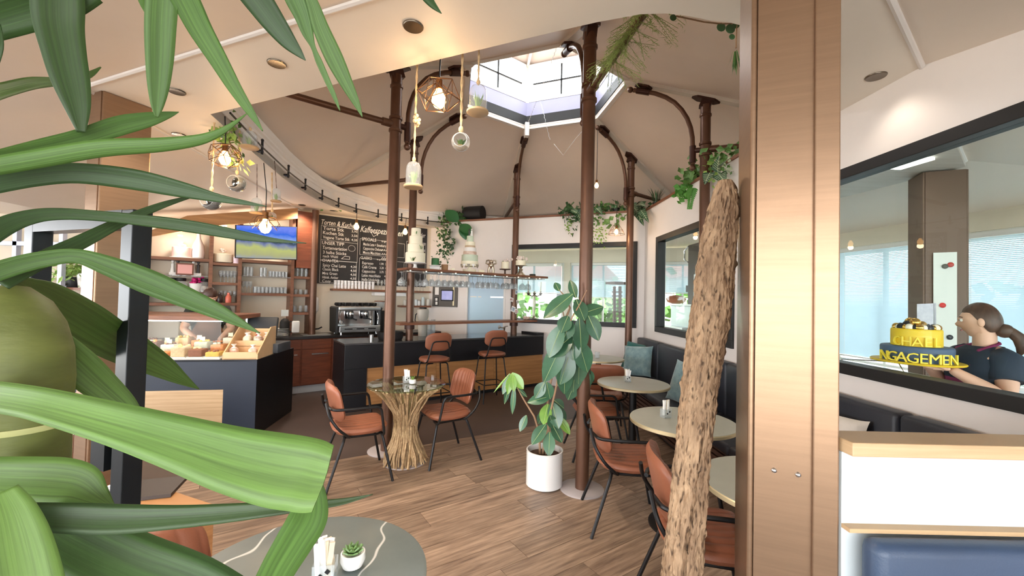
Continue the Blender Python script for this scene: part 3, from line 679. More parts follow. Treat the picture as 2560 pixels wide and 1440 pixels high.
# ---------------------------------------------------------------- round bench tables
M_tabletop = mat('grey_stone_top', (176, 178, 166), .35, var=.06, vscale=5)
M_brass = mat('brass_edge', (216, 200, 160), .35, .5)
def make_table(label, loc, r=.36):
    t = thing('round_table', label, 'table', loc, 0, 'round bistro tables along the bench')
    mb = MB(); mb.lathe([(r - .004, .725), (r, .728), (r, .746), (r - .004, .75)], (0, 0, 0), 48); mb.build('brass_edge', M_brass, t, smooth=True)
    mb = MB(); mb.lathe([(.002, .7505), (r - .004, .7505), (r - .004, .752), (.002, .752)], (0, 0, 0), 48); mb.build('table_top', M_tabletop, t)
    mb = MB(); mb.cyl((0, 0, .02), (0, 0, .725), .038, seg=16); mb.build('pedestal', M_black, t, smooth=True)
    mb = MB(); mb.lathe([(.22, 0), (.22, .012), (.20, .02), (.05, .026)], (0, 0, 0), 32); mb.build('foot', M_black, t, smooth=True)
    return t
tb0 = make_table('round grey table with brass rim, in the middle of the bench row', (1.26, 4.23, 0))
dup(tb0, (1.235, 2.955, 0), 0, 'large round grey table behind the driftwood trunk')
dup(tb0, (1.29, 1.935, 0), 0, 'round grey table cut off by the big copper post')
dup(tb0, (1.27, 5.95, 0), 0, 'farthest round table, below the back window by the pillows')

# ---------------------------------------------------------------- slate table in the foreground
M_slate = mat('slate_top', (124, 134, 132), .32, rgb2=(104, 114, 114), vscale=3, detail=8)
nt = M_slate.node_tree; b = nt.nodes['Principled BSDF']
_w = nt.nodes.new('ShaderNodeTexWave'); _w.inputs['Scale'].default_value = .8; _w.inputs['Distortion'].default_value = 9; _w.inputs['Detail'].default_value = 3; _w.inputs['Detail Scale'].default_value = 1.6
_tc = nt.nodes.new('ShaderNodeTexCoord'); nt.links.new(_tc.outputs['Object'], _w.inputs['Vector'])
_r = nt.nodes.new('ShaderNodeValToRGB'); _r.color_ramp.elements[0].position = .9965; _r.color_ramp.elements[1].position = 1; nt.links.new(_w.outputs['Fac'], _r.inputs[0])
_mx = nt.nodes.new('ShaderNodeMixRGB'); _src = b.inputs['Base Color'].links[0].from_socket; nt.links.new(_src, _mx.inputs[1]); _mx.inputs[2].default_value = (.75, .76, .74, 1); nt.links.new(_r.outputs[0], _mx.inputs[0]); nt.links.new(_mx.outputs[0], b.inputs['Base Color'])
t = thing('slate_table', 'round veined slate table in the foreground with sugar holder and succulent', 'table', (-.60, 1.235, 0))
mb = MB(); mb.lathe([(.35, .728), (.36, .732), (.36, .746), (.35, .75), (.002, .75)], (0, 0, 0), 64); mb.build('table_top', M_slate, t, smooth=True, ang=30)
mb = MB(); mb.cyl((0, 0, .02), (0, 0, .73), .038, seg=16); mb.build('pedestal', M_black, t, smooth=True)
mb = MB(); mb.lathe([(.22, 0), (.22, .012), (.20, .02), (.05, .026)], (0, 0, 0), 32); mb.build('foot', M_black, t, smooth=True)
def sugar_holder(label, loc, rz=0, s=1.0):
    t = thing('sugar_holder', label, 'sugar holder', loc, rz, 'sugar holders on the tables'); rnd = random.Random(int(loc[0] * 1000)); t.scale = (s, s, s)
    for (c, d) in (((0, .024, .032), (.06, .003, .06)), ((0, -.024, .032), (.06, .003, .06)), ((.029, 0, .032), (.003, .05, .06)), ((-.029, 0, .032), (.003, .05, .06)), ((0, 0, .002), (.06, .05, .004))):
        mb = MB(); mb.box(c, d); mb.build('acrylic_wall', M_gobl, t)
    for i in range(12):
        mb = MB(); x = -.02 + .04 * rnd.random(); y = -.017 + .034 * rnd.random(); M = Euler((rnd.uniform(-.12, .12), rnd.uniform(-.15, .15), rnd.uniform(-.6, .6))).to_matrix()
        mb.box((x, y, .065 + rnd.uniform(0, .012)), (.014, .004, .105), M=M); mb.build('sugar_stick', M_paper if i % 4 else mat('kraft_paper', (222, 206, 180), .7), t)
    for i in range(2):
        mb = MB(); mb.box((.012 - .02 * i, -.026, .045 - .012 * i), (.012, .001, .012), M=Matrix.Rotation(.7, 3, 'Y')); mb.build('dark_print', M_black, t)
    return t
sugar_holder('clear holder full of white sugar sticks on the slate table', (-.53, 1.225, .752), .2)
t = thing('succulent_pot', 'tiny green succulent in a round white cup on the slate table', 'plant', (-.475, 1.295, .752))
mb = MB(); mb.lathe([(.018, 0), (.03, .006), (.038, .025), (.036, .045), (.032, .047), (.030, .04)], (0, 0, 0), 24); mb.build('cup', M_ceramic, t, smooth=True)
mb = MB()
for ringi, (n, tilt, l) in enumerate(((8, 1.05, .036), (7, .7, .036), (5, .3, .03))):
    for i in range(n):
        a = 2 * pi * i / n + ringi * .4; d = Vector((cos(a) * sin(tilt), sin(a) * sin(tilt), cos(tilt))); s = Vector((-sin(a), cos(a), 0)); u = d.cross(s)
        c = Vector((0, 0, .04)); pts = [c + d * l * f + s * w for f, w in ((.1, -.004), (.6, -.009), (1, 0), (.6, .009), (.1, .004))]; pt2 = [p - u * .004 for p in pts]; mb.loft([pts, pt2])
mb.build('rosette', mat('succulent_green', (116, 150, 92), .45, var=.25, vscale=40), t)
# ---------------------------------------------------------------- glass table on a bundle of twigs
M_twig = mat('driftwood_twigs', (200, 170, 128), .75, rgb2=(138, 108, 76), vscale=30, bump=.3, bscale=70)
M_tglass = glassy('table_glass', (226, 240, 234), .9)
tw = thing('twig_table', 'round glass table on a flared bundle of pale driftwood twigs', 'table', (-.99, 3.98, 0))
mb = MB(); mb.lathe([(.002, .735), (.365, .735), (.37, .74), (.37, .744), (.365, .748), (.002, .748)], (0, 0, 0), 64); mb.build('glass_top', M_tglass, tw, smooth=True, ang=30)
mb = MB(); mb.lathe([(.20, 0), (.20, .008), (.002, .008)], (0, 0, 0), 32); mb.build('foot_disc', M_plate, tw)
rnd = random.Random(11)
for i in range(150):
    a = 2 * pi * i / 150 + rnd.uniform(-.05, .05); lay = rnd.choice((1, 1, .85, .7)); tws = rnd.uniform(-1.3, 1.3)
    pts = []
    for (z, r) in ((.01, .205), (.10, .175), (.22, .115), (.36, .095), (.48, .12), (.60, .19), (.69, .27), (.725, .32)):
        aa = a + tws * (z - .3); rr = r * lay * (1 + rnd.uniform(-.12, .12)); pts.append((rr * cos(aa), rr * sin(aa), z + rnd.uniform(-.008, .004)))
    if i % 3 == 0: pts = pts[:rnd.randint(4, 6)]
    elif i % 3 == 1: pts = pts[rnd.randint(1, 3):]
    r0 = rnd.uniform(.006, .012); mb = MB(); mb.tube(pts, [r0 * rnd.uniform(.8, 1.2) for _ in pts], 5); mb.build('twig', M_twig, tw, smooth=True)
sugar_holder('small white sugar holder on the glass twig table', (-1.0, 4.0, .75), .5)
t = thing('succulent_pot', 'tiny plant in a white cup on the glass twig table', 'plant', (-.93, 3.95, .75))
mb = MB(); mb.lathe([(.018, 0), (.03, .006), (.034, .025), (.030, .04), (.026, .04)], (0, 0, 0), 18); mb.build('cup', M_ceramic, t, smooth=True)
mb = MB(); tuft(mb, (0, 0, .035), .025, .045, 14, rnd, .006); mb.build('leaves', M_leafl, t)
mb = MB(); mb.box((-.76, 4.12, .785), (.05, .004, .05), .3); mb.box((-.76, 4.125, .77), (.06, .06, .036), .3); tag(mb.build('card_holder', M_glass), 'small clear card holder at the right of the glass table', 'card holder')
sugar_holder('white sugar holder on the middle grey bench table', (1.215, 4.27, .754))
sugar_holder('white sugar holder on the grey table behind the trunk', (1.135, 3.0, .754), .4)
mb = MB(); mb.lathe([(.03, 0), (.034, .005), (.036, .09), (.034, .09), (.031, .01)], (1.24, 5.9, .754), 16); tag(mb.build('water_glass', M_gobl, smooth=True), 'short clear glass on the farthest table', 'glass')

# ---------------------------------------------------------------- bench along the right wall
bench = thing('bench', 'long black upholstered bench along the white partition wall', 'bench', C1 + RD * 2.8 - RN * .35)
def bpt(s, t): return C1 + RD * s - RN * t      # s along wall from the corner, t out of the wall
nb = 6; L = 5.4 / nb
for i in range(nb):
    mb = MB(); c = bpt(.08 + (i + .5) * L, .075) + Vector((0, 0, .70)); mb.rbox(c, (L - .006, .13, .56), .03, rz=atan2(RD.y, RD.x)); mb.build('back_cushion', M_blackleather, bench, W=True, smooth=True)
    mb = MB(); c = bpt(.08 + (i + .5) * L, .37) + Vector((0, 0, .425)); mb.rbox(c, (L - .006, .50, .09), .03, rz=atan2(RD.y, RD.x)); mb.build('seat_cushion', M_blackleather, bench, W=True, smooth=True)
M_slat = mat('bench_slat_wood', (74, 50, 40), .5, var=.15)
for z in [.05 + .05 * i for i in range(7)]:
    mb = MB(); wbox(mb, C1, RD, -RN, .08, 5.48, z, z + .035, .54, .57); mb.build('slat', M_slat, bench, W=True)
mb = MB(); wbox(mb, C1, RD, -RN, .08, 5.48, .0, .375, .05, .53); mb.build('base', M_blackm, bench, W=True)
mb = MB(); wbox(mb, C1, RD, -RN, .0, 5.7, .0, .1, .0, .02); struct('baseboard_right', mb, M_white)
# pillows
M_plush = mat('plush_blue_grey', (142, 170, 172), .9, rgb2=(104, 136, 142), vscale=14, bump=.5, bscale=90, sheen=.6)
M_teal = mat('teal_velvet', (22, 92, 88), .8, var=.2, vscale=10, sheen=.4)
M_cream = mat('cream_fabric', (236, 230, 222), .85, var=.04, vscale=8, bump=.15, bscale=120)
def pillow(label, c, w, h, face, tilt, roll, m):
    # face: heading the pillow's front looks to
    t = MB(); a = radians(face); fwd = Vector((sin(a), cos(a), 0)); rt = Vector((cos(a), -sin(a), 0)); up = (Vector((0, 0, 1)) * cos(tilt) - fwd * sin(tilt)); n = fwd * cos(tilt) + Vector((0, 0, 1)) * sin(tilt)
    def fm(x, y, h_):
        x2, y2 = x * cos(roll) - y * sin(roll), x * sin(roll) + y * cos(roll); return Vector(c) + rt * x2 + up * y2 + n * h_
    cushion(t, w, h, .13, fm, 0, nx=16, ny=16, sq=-.06, pw=.75); o = t.build('pillow', m, smooth=True, ang=80); return tag(o, label, 'pillow', 'pillows on the bench')
pillow('dark teal velvet pillow behind the plush one at the bench corner', bpt(.42, .26) + Vector((0, 0, .70)), .42, .42, 225, .25, .12, M_teal)
pillow('blue grey plush pillow at the far end of the bench', bpt(.72, .34) + Vector((0, 0, .68)), .44, .44, 225, .3, -.08, M_plush)
pillow('cream pillow leaning on the bench behind a plush pillow', bpt(2.22, .22) + Vector((0, 0, .70)), .40, .42, 255, .28, .1, M_cream)
pillow('blue grey plush pillow left of the driftwood trunk', bpt(2.40, .34) + Vector((0, 0, .68)), .44, .44, 240, .28, .12, M_plush)
pillow('dark teal pillow between driftwood trunk and copper post', bpt(3.62, .24) + Vector((0, 0, .70)), .42, .44, 250, .25, .1, M_teal)
pillow('cream pillow in front of the teal one beside the copper post', bpt(3.80, .34) + Vector((0, 0, .67)), .44, .44, 245, .3, .25, M_cream)
pillow('cream pillow on the bench right of the copper post, top edge in view', bpt(4.25, .3) + Vector((0, 0, .68)), .42, .42, 250, .3, 0, M_cream)

# ---------------------------------------------------------------- booth divider right of the post
dv = thing('booth_divider', 'low white booth divider with an oak cap beside the copper post', 'divider', (1.65, 1.27, 0))
mb = MB(); mb.box2((.985, 1.225, 0), (2.35, 1.275, 1.165)); mb.build('panel', mat('divider_white', (202, 211, 214), .4), dv, W=True)
mb = MB(); mb.box2((.985, 1.185, 1.165), (2.35, 1.30, 1.205)); mb.build('cap', M_lightoak, dv, W=True, bevel=.003)
mb = MB(); mb.box2((.985, 1.195, .945), (2.35, 1.225, .957)); mb.build('oak_strip', M_lightoak, dv, W=True)
bb = thing('booth_bench', 'navy leather booth bench back in the lower right corner', 'bench', (1.65, 1.0, 0))
mb = MB(); mb.rbox((1.69, 1.165, .69), (1.36, .075, .51), .03); mb.build('back_cushion', M_navyleather, bb, W=True, smooth=True)
mb = MB(); mb.rbox((1.69, .93, .42), (1.36, .5, .10), .03); mb.build('seat_cushion', M_navyleather, bb, W=True, smooth=True)
mb = MB(); mb.box2((1.01, .72, 0), (2.34, 1.2, .37)); mb.build('base', M_blackm, bb, W=True)

# ---------------------------------------------------------------- driftwood trunk
M_bark = mat('driftwood_bark', (182, 152, 120), .85, rgb2=(116, 90, 68), vscale=16, stretch=(1, 1, .35), detail=7)
nt = M_bark.node_tree; b = nt.nodes['Principled BSDF']; _tc = nt.nodes.new('ShaderNodeTexCoord'); _mp = nt.nodes.new('ShaderNodeMapping'); _mp.inputs['Scale'].default_value = (1, 1, .32); _mp.inputs['Rotation'].default_value = (0, .12, 0); nt.links.new(_tc.outputs['Object'], _mp.inputs[0])
_nz = nt.nodes.new('ShaderNodeTexNoise'); _nz.inputs['Scale'].default_value = 26; nt.links.new(_mp.outputs[0], _nz.inputs['Vector']); _mm = nt.nodes.new('ShaderNodeMixRGB'); _mm.inputs[0].default_value = .045; nt.links.new(_mp.outputs[0], _mm.inputs[1]); nt.links.new(_nz.outputs['Color'], _mm.inputs[2])
_vo = nt.nodes.new('ShaderNodeTexVoronoi'); _vo.inputs['Scale'].default_value = 62; nt.links.new(_mm.outputs[0], _vo.inputs['Vector'])
_rp = nt.nodes.new('ShaderNodeValToRGB'); _rp.color_ramp.elements[0].position = .16; _rp.color_ramp.elements[1].position = .34; _rp.color_ramp.elements[0].color = (*lin((78, 58, 42)), 1); _rp.color_ramp.elements[1].color = (1, 1, 1, 1); nt.links.new(_vo.outputs['Distance'], _rp.inputs[0])
_mu = nt.nodes.new('ShaderNodeMixRGB'); _mu.blend_type = 'MULTIPLY'; _mu.inputs[0].default_value = .75; nt.links.new(b.inputs['Base Color'].links[0].from_socket, _mu.inputs[1]); nt.links.new(_rp.outputs[0], _mu.inputs[2]); nt.links.new(_mu.outputs[0], b.inputs['Base Color'])
_bp = nt.nodes.new('ShaderNodeBump'); _bp.inputs['Strength'].default_value = 1; _bp.inputs['Distance'].default_value = .012; nt.links.new(_vo.outputs['Distance'], _bp.inputs['Height']); nt.links.new(_bp.outputs[0], b.inputs['Normal'])
tk = thing('driftwood_trunk', 'tall rough driftwood trunk leaning beside the copper post', 'tree trunk', (.62, 1.6, 0))
mb = MB(); rnd = random.Random(5); YT = 1.6
prof_t = [(1690, 1560, 48), (1705, 1440, 44), (1713, 1340, 43), (1722, 1240, 42), (1731, 1140, 40), (1741, 1040, 40), (1752, 940, 41), (1765, 850, 43), (1780, 760, 44), (1788, 680, 44), (1797, 600, 40), (1806, 540, 35), (1812, 500, 30), (1813, 470, 24), (1812, 452, 16)]
base = aty(1690, 1560, YT); P = [aty(x, y, YT) for x, y, _ in prof_t]; Rr = [w / F_PX * YT for *_, w in prof_t]
d0 = (P[0] - P[1]).normalized(); P = [P[0] + d0 * (P[0].z / -d0.z)] + P; Rr = [Rr[0] * 1.1] + Rr
def spl(P, R, n):
    out = []; rr = []
    for i in range(len(P) - 1):
        for k in range(n): out.append(P[i].lerp(P[i + 1], k / n)); rr.append(R[i] + (R[i + 1] - R[i]) * k / n)
    return out + [P[-1]], rr + [R[-1]]
P2_, R2_ = spl(P, Rr, 14); seg = 90; rings = []
from mathutils import noise as mnoise
for i, (p, r) in enumerate(zip(P2_, R2_)):
    ring = []
    for k in range(seg):
        a = 2 * pi * k / seg; q = Vector((cos(a), sin(a), 0)); n1 = mnoise.noise(Vector((q.x * 3.0, q.y * 3.0, p.z * 4))); n2 = mnoise.noise(Vector((q.x * 11, q.y * 11, p.z * 16)))
        n3 = mnoise.noise(Vector((q.x * 22, q.y * 22, p.z * 30))); crack = -.28 if abs(((a - 4.5 + .25 * sin(p.z * 4)) + pi) % (2 * pi) - pi) < .08 and .1 < p.z < 1.15 else 0
        ring.append(p + q * r * (1 + .10 * n1 + .10 * n2 + .10 * n3 + .07 * mnoise.noise(Vector((q.x * 42, q.y * 42, p.z * 55))) + crack))
    rings.append(ring)
mb.loft(rings, True, True); mb.build('trunk', M_bark, tk, W=True, smooth=True, ang=80)
mb = MB(); q = aty(1838, 492, YT); mb.tube([aty(1815, 510, YT), aty(1830, 498, YT), q], [.035, .03, .018], 10); mb.build('branch_stub', M_bark, tk, W=True, smooth=True)
# ================================================================ bar
BA = Vector((-2.217, 5.513, 0)); BX = hdir(54.9); BNf = Vector((BX.y, -BX.x, 0))     # BNf towards the camera
if BNf.y > 0: BNf = -BNf
BLn = 3.44
bar = thing('bar_counter', 'long black bar counter with an oak front below the raised shelf', 'bar', BA + BX * 1.7)
mb = MB(); wbox(mb, BA, BX, -BNf, 0, BLn, .575, .90, 0, .68); mb.build('upper_front', M_blackpanel, bar, W=True, bevel=.004)
mb = MB(); wbox(mb, BA, BX, -BNf, -.005, BLn - .02, .90, .925, -.005, .70); mb.build('worktop', mat('bar_worktop', (64, 64, 66), .22, var=.08), bar, W=True, bevel=.003)
mb = MB(); wbox(mb, BA, BX, -BNf, 0, .30, 0, .575, 0, .68); mb.build('end_panel', M_blackpanel, bar, W=True)
mb = MB(); wbox(mb, BA, BX, -BNf, BLn - .16, BLn, .90, .965, 0, .55); mb.build('raised_end', M_blackpanel, bar, W=True)
for i in range(3):
    a, b = .30 + i * (BLn - .30) / 3, .30 + (i + 1) * (BLn - .30) / 3; mb = MB(); wbox(mb, BA, BX, -BNf, a + .002, b - .002, .06, .572, .025, .05); mb.build('oak_panel', M_oakh, bar, W=True)
mb = MB(); wbox(mb, BA, BX, -BNf, .30, BLn, 0, .06, .06, .1); mb.build('plinth', M_blackm, bar, W=True)
PA, PB = hv(4, 2.018), hv(3, 2.018); SX = (PB - PA).normalized(); SNf = Vector((SX.y, -SX.x, 0))
if SNf.y > 0: SNf = -SNf
SLEN = (PB - PA).length; SHD = math.degrees(atan2(SX.x, SX.y))
def shelf_slab(name, label, z0, z1, a, b, w0, w1, m):
    t = thing(name, label, 'shelf', PA + SX * (a + b) / 2 + Vector((0, 0, z0))); mb = MB(); wbox(mb, PA, SX, SNf, a, b, z0, z1, w0, w1); mb.build('board', m, t, W=True, bevel=.003); return t
rb = shelf_slab('bar_shelf', 'walnut ledge above the bar, carrying the candelabra and jar', 1.15, 1.185, -.22, SLEN + .62, -.17, .15, M_walnut)
for q in (PA, PB):
    mb = MB(); mb.cyl(q + Vector((0, 0, 1.08)), q + Vector((0, 0, 1.15)), .075, seg=16); mb.build('support', M_darkbrown, rb, W=True, smooth=True)
us = shelf_slab('glass_rack_shelf', 'upper walnut shelf full of display cakes with glasses hanging below', 1.955, 1.99, -.22, SLEN + .52, -.19, .33, M_walnut)
for w in (-.14, -.06, .02, .10, .18, .26):
    mb = MB(); wbox(mb, PA, SX, SNf, -.2, SLEN + .5, 1.935, 1.945, w - .004, w + .004); mb.build('rack_rail', M_chrome, us, W=True)
for i in range(11):
    q = PA + SX * (-.15 + i * .25) + SNf * .31; mb = MB(); mb.sphere((q.x, q.y, 1.95), .012, 8, 6); mb.build('rack_light', mat('rack_led', (255, 240, 210), .4, emit=1.5), us, W=True, smooth=True)
def spt(px, z, w=0.0):      # place above the bar shelf line, seen in pixel column px
    q = onpl(px, 700, PA + SNf * w, SHD); return Vector((q.x, q.y, z))
# stemware hanging upside down
gl = thing('wine_glass', 'upside-down wine glass hanging from the rack below the cake shelf', 'glass', (0, 0, 0), 0, 'stemware hanging over the bar')
mb = MB(); mb.lathe([(.034, 0), (.034, -.003), (.006, -.008), (.004, -.08), (.012, -.092), (.034, -.12), (.040, -.155), (.036, -.195), (.034, -.195), (.038, -.155), (.032, -.122), (.008, -.095)], (0, 0, 0), 12); mb.build('bowl_and_stem', M_gobl, gl, smooth=True, ang=60)
pos = []
for j, w in enumerate((.22, .10, -.10)):
    for i in range(17):
        q = PA + SX * (.14 + i * .108 + j * .03) + SNf * w
        if (q - PA).length < .09 or (Vector((q.x, q.y, 0)) - PB).length < .10 or i in (8, 13): continue
        pos.append((q, j))
rowlb = ['upside-down wine glass in the front row of the rack below the cake shelf', 'upside-down wine glass in the middle row of the rack below the cake shelf', 'upside-down wine glass in the rear row of the rack, towards the door']
gl.location = pos[0][0] + Vector((0, 0, 1.935)); gl['label'] = rowlb[0]
for q, j in pos[1:]: dup(gl, q + Vector((0, 0, 1.935)), label=rowlb[j])
# large balloon glasses at both ends of the rack
bg = thing('balloon_glass', 'big balloon glass hanging upside down at the left end of the rack', 'glass', spt(1004, 1.935, .02), 0, 'balloon glasses')
mb = MB(); mb.lathe([(.04, 0), (.04, -.003), (.007, -.008), (.005, -.07), (.02, -.085), (.055, -.12), (.062, -.16), (.05, -.20), (.048, -.20), (.058, -.16), (.05, -.122), (.01, -.09)], (0, 0, 0), 14); mb.build('bowl_and_stem', M_gobl, bg, smooth=True, ang=60)
dup(bg, PA + SX * -.17 + SNf * .06 + Vector((0, 0, 1.935))); dup(bg, PA + SX * .09 + SNf * -.08 + Vector((0, 0, 1.935)), label='big balloon glass hanging just right of the left bar column'); dup(bg, PA + SX * (SLEN + .14) + SNf * .05 + Vector((0, 0, 1.935)), label='big balloon glass hanging beside the right bar column')
dup(bg, PA + SX * (SLEN + .30) + SNf * .02 + Vector((0, 0, 1.935)), label='big balloon glass hanging at the right rack end above the candles')

# ---------------------------------------------------------------- cakes and decoration on the upper shelf
M_icing = mat('cream_icing', (244, 238, 214), .55, var=.03); M_icingw = mat('white_icing', (244, 242, 238), .5); M_mint = mat('mint_icing', (206, 218, 196), .55, var=.06); M_pinkic = mat('pink_icing', (238, 206, 198), .55)
M_bronze = mat('bronze_icing', (196, 160, 140), .5, rgb2=(232, 214, 200), vscale=18); M_greenic = mat('green_icing', (62, 118, 74), .6, var=.1)
def stand(t, h, r, m, foot=.5, seg=24):
    mb = MB(); mb.lathe([(r * foot, 0), (r * foot, .008), (r * .18, .02), (r * .14, h * .6), (r * .2, h - .02), (r * .95, h - .012), (r, h - .006), (r, h)], (0, 0, 0), seg); mb.build('cake_stand', m, t, smooth=True, ang=35)
def tier(t, r, z, h, m, nm='tier'):
    mb = MB(); mb.lathe([(r * .99, z), (r, z + .004), (r, z + h - .012), (r * .985, z + h - .004), (r * .95, z + h), (.002, z + h)], (0, 0, 0), 28); return mb.build(nm, m, t, smooth=True, ang=50)
def sprig(t, c, s, n, m=None, rnd=random.Random(4)):
    mb = MB(); tuft(mb, c, s * .9, s, n, rnd, .006); mb.build('greenery', m or M_leafm, t)
Z2 = 1.99
t = thing('tiered_cake', 'four-tier ivory cake with air plants on a white cake stand', 'cake', spt(1037, Z2, .205)); stand(t, .085, .16, M_ceramic, .25)
for (r, z, h) in ((.145, .087, .145), (.118, .232, .125), (.095, .357, .12), (.07, .477, .115)): tier(t, r, z, h, M_icing)
for c in ((.0, -.15, .10), (.10, -.06, .28), (.02, -.07, .50)): sprig(t, c, .06, 14)
t = thing('green_cake', 'small green cake on a low white stand', 'cake', spt(1087, Z2, .10)); stand(t, .075, .10, M_ceramic, .3); tier(t, .06, .076, .11, M_greenic)
mb = MB(); mb.box((0, -.02, .03), (.15, .03, .055)); mb.build('card', M_paper, t)
t = thing('potted_vine', 'small vine in a brown pot on the cake shelf', 'plant', spt(1111, Z2, .08)); mb = MB(); mb.lathe([(.05, 0), (.055, .1), (.05, .1), (.045, .02)], (0, 0, 0), 18); mb.build('pot', mat('brown_pot', (166, 128, 92), .7), t, smooth=True)
rnd = random.Random(21)
def leafblob(mb, c, n, s, L, rnd, w=.5):
    for i in range(n):
        p = Vector(c) + Vector((rnd.gauss(0, s[0]), rnd.gauss(0, s[1]), rnd.gauss(0, s[2]))); d = Vector((rnd.uniform(-1, 1), rnd.uniform(-1, 1), rnd.uniform(-1, .6))).normalized(); q = d.cross(Vector((rnd.random(), rnd.random(), rnd.random()))).normalized(); l = L * rnd.uniform(.7, 1.2)
        mb.add([p, p + d * l * .4 + q * l * w * .5, p + d * l, p + d * l * .4 - q * l * w * .5, p + d * l * .45 + q.cross(d) * l * .08], [(0, 1, 4), (1, 2, 4), (2, 3, 4), (3, 0, 4)])
mb = MB(); leafblob(mb, (0, 0, .25), 70, (.06, .05, .10), .06, rnd); mb.build('leaves', M_leafd, t)
t = thing('wedding_cake', 'tall mint and white tiered cake with a bridal couple on top', 'cake', spt(1173, Z2, .10))
mb = MB(); mb.lathe([(.11, 0), (.11, .05), (.03, .055), (.03, .09), (.14, .10), (.145, .13)], (0, 0, 0), 24); mb.build('cake_stand', M_icing, t, smooth=True, ang=35)
for (r, z, h, m) in ((.142, .132, .05, M_icing), (.135, .182, .105, M_mint), (.110, .287, .055, M_bronze), (.104, .342, .065, M_icingw), (.086, .407, .035, mat('kraft_band', (200, 176, 146), .6)), (.082, .442, .06, M_icing), (.055, .502, .10, M_mint)): tier(t, r, z, h, m)
for i in range(12):
    a = 2 * pi * i / 12; mb = MB(); u = Vector((cos(a), sin(a), 0)); v = Vector((-sin(a), cos(a), 0)); c = u * .146 + Vector((0, 0, .13)); mb.loft([[c - v * .03, c + v * .03, c - Vector((0, 0, .06))], [c - v * .03 + u * .003, c + v * .03 + u * .003, c - Vector((0, 0, .06)) + u * .003]]); mb.build('pennant', mat('grey_pennant', (158, 150, 136), .7) if i % 2 else M_paper, t)
for (x, m, h) in ((-.018, mat('groom_suit', (60, 62, 60), .6), .12), (.022, M_paper, .13)):
    mb = MB(); mb.lathe([(.022 if x > 0 else .014, 0), (.014, .06), (.016, .085), (.006, .095)], (x, 0, .602), 10); mb.sphere((x, 0, .712), .013, 8, 6); mb.build('figurine', m, t, smooth=True)
t = thing('silver_statue', 'small silver statue with arms bent over its head', 'statue', spt(1227, Z2, .1))
mb = MB(); 
for s in (-1, 1):
    mb.tube([(s * .035, 0, 0), (s * .04, 0, .06), (s * .025, 0, .12)], [.025, .022, .026], 10); mb.tube([(s * .045, 0, .17), (s * .085, 0, .18), (s * .075, 0, .225), (s * .03, 0, .235)], [.018, .016, .015, .014], 8)
mb.sphere((0, 0, .145), .05, 12, 8, sc=(1, .8, 1)); mb.sphere((0, 0, .205), .036, 12, 8); mb.build('figure', M_silver, t, smooth=True)
mb = MB(); mb.box((0, 0, .004), (.13, .07, .008)); mb.build('base', M_silver, t)
t = thing('white_cake', 'plain white cake with flowers on a dark footed bowl', 'cake', spt(1262, Z2, .10)); stand(t, .10, .10, mat('dark_bronze', (82, 62, 54), .35, .6), .4); tier(t, .065, .10, .125, M_icing)
M_flower = mat('white_flowers', (240, 234, 226), .7, rgb2=(226, 204, 196), vscale=40)
def flowers(t, c, n, s, r, seed):
    rnd = random.Random(seed); mb = MB()
    for i in range(n): mb.sphere(Vector(c) + Vector((rnd.gauss(0, s), rnd.gauss(0, s * .6), abs(rnd.gauss(0, s * .5)))), r * rnd.uniform(.7, 1.2), 7, 5)
    mb.build('flowers', M_flower, t, smooth=True, kind='stuff'); mb = MB(); leafblob(mb, c, 14, (s, s * .6, s * .4), .04, rnd); mb.build('greenery', M_leafm, t)
flowers(t, (.01, 0, .235), 12, .03, .02, 1)
t = thing('pedestal_cake', 'white iced cake with flowers on a tall silver pedestal', 'cake', spt(1301, Z2, .19))
mb = MB(); mb.lathe([(.085, 0), (.08, .02), (.045, .05), (.03, .085), (.045, .10), (.022, .12), (.035, .15), (.05, .165), (.115, .175), (.115, .18)], (0, 0, 0), 24); mb.build('pedestal', M_silver, t, smooth=True)
tier(t, .09, .18, .085, M_icing); flowers(t, (0, 0, .275), 18, .045, .022, 2)
mb = MB(); mb.rbox(spt(1331, Z2 + .03, -.05), (.11, .07, .055), .015, rz=.5); tag(mb.build('dark_case', M_blackm, smooth=True), 'small dark case at the right end of the cake shelf', 'case')
for (px, w, h, lb) in ((1131, .05, .04, 'small blank white card left of the wedding cake'), ((1203), .10, .045, 'low white block under the pennants beside the wedding cake')):
    mb = MB(); q = spt(px, Z2 + h / 2, .26); mb.box(q, (w, .03, h), atan2(SX.y, SX.x)); tag(mb.build('card_block', M_icing, bevel=.003), lb, 'card')

# ---------------------------------------------------------------- on the walnut ledge and worktop
Z1 = 1.185
t = thing('candelabra', 'slim silver candelabra with two candles on the walnut ledge', 'candelabra', spt(1337, Z1, -.02))
mb = MB(); mb.lathe([(.085, 0), (.08, .012), (.04, .03), (.022, .06), (.018, .10), (.024, .2), (.028, .3), (.02, .44), (.016, .46)], (0, 0, 0), 16); mb.build('stem', M_silver, t, smooth=True)
sxv = Vector((SX.x, SX.y, 0))
mb = MB()
for s in (-1, 1): mb.tube([Vector((0, 0, .46)), sxv * s * .07 + Vector((0, 0, .44)), sxv * s * .14 + Vector((0, 0, .47)), sxv * s * .155 + Vector((0, 0, .50))], .013, 8)
for p in (Vector((0, 0, .5)), sxv * .155 + Vector((0, 0, .5)), sxv * -.155 + Vector((0, 0, .5))): mb.lathe([(.012, -.05), (.036, .0), (.038, .006), (.016, .01), (.02, .035), (.016, .035)], p, 12)
mb.build('arms', M_silver, t, smooth=True)
for s in (-1, 1):
    mb = MB(); p = sxv * .155 * s + Vector((0, 0, .52)); mb.cyl(p, p + Vector((.006 * s, 0, .2)), .013, .009, 8); mb.build('candle', M_icing, t, smooth=True)
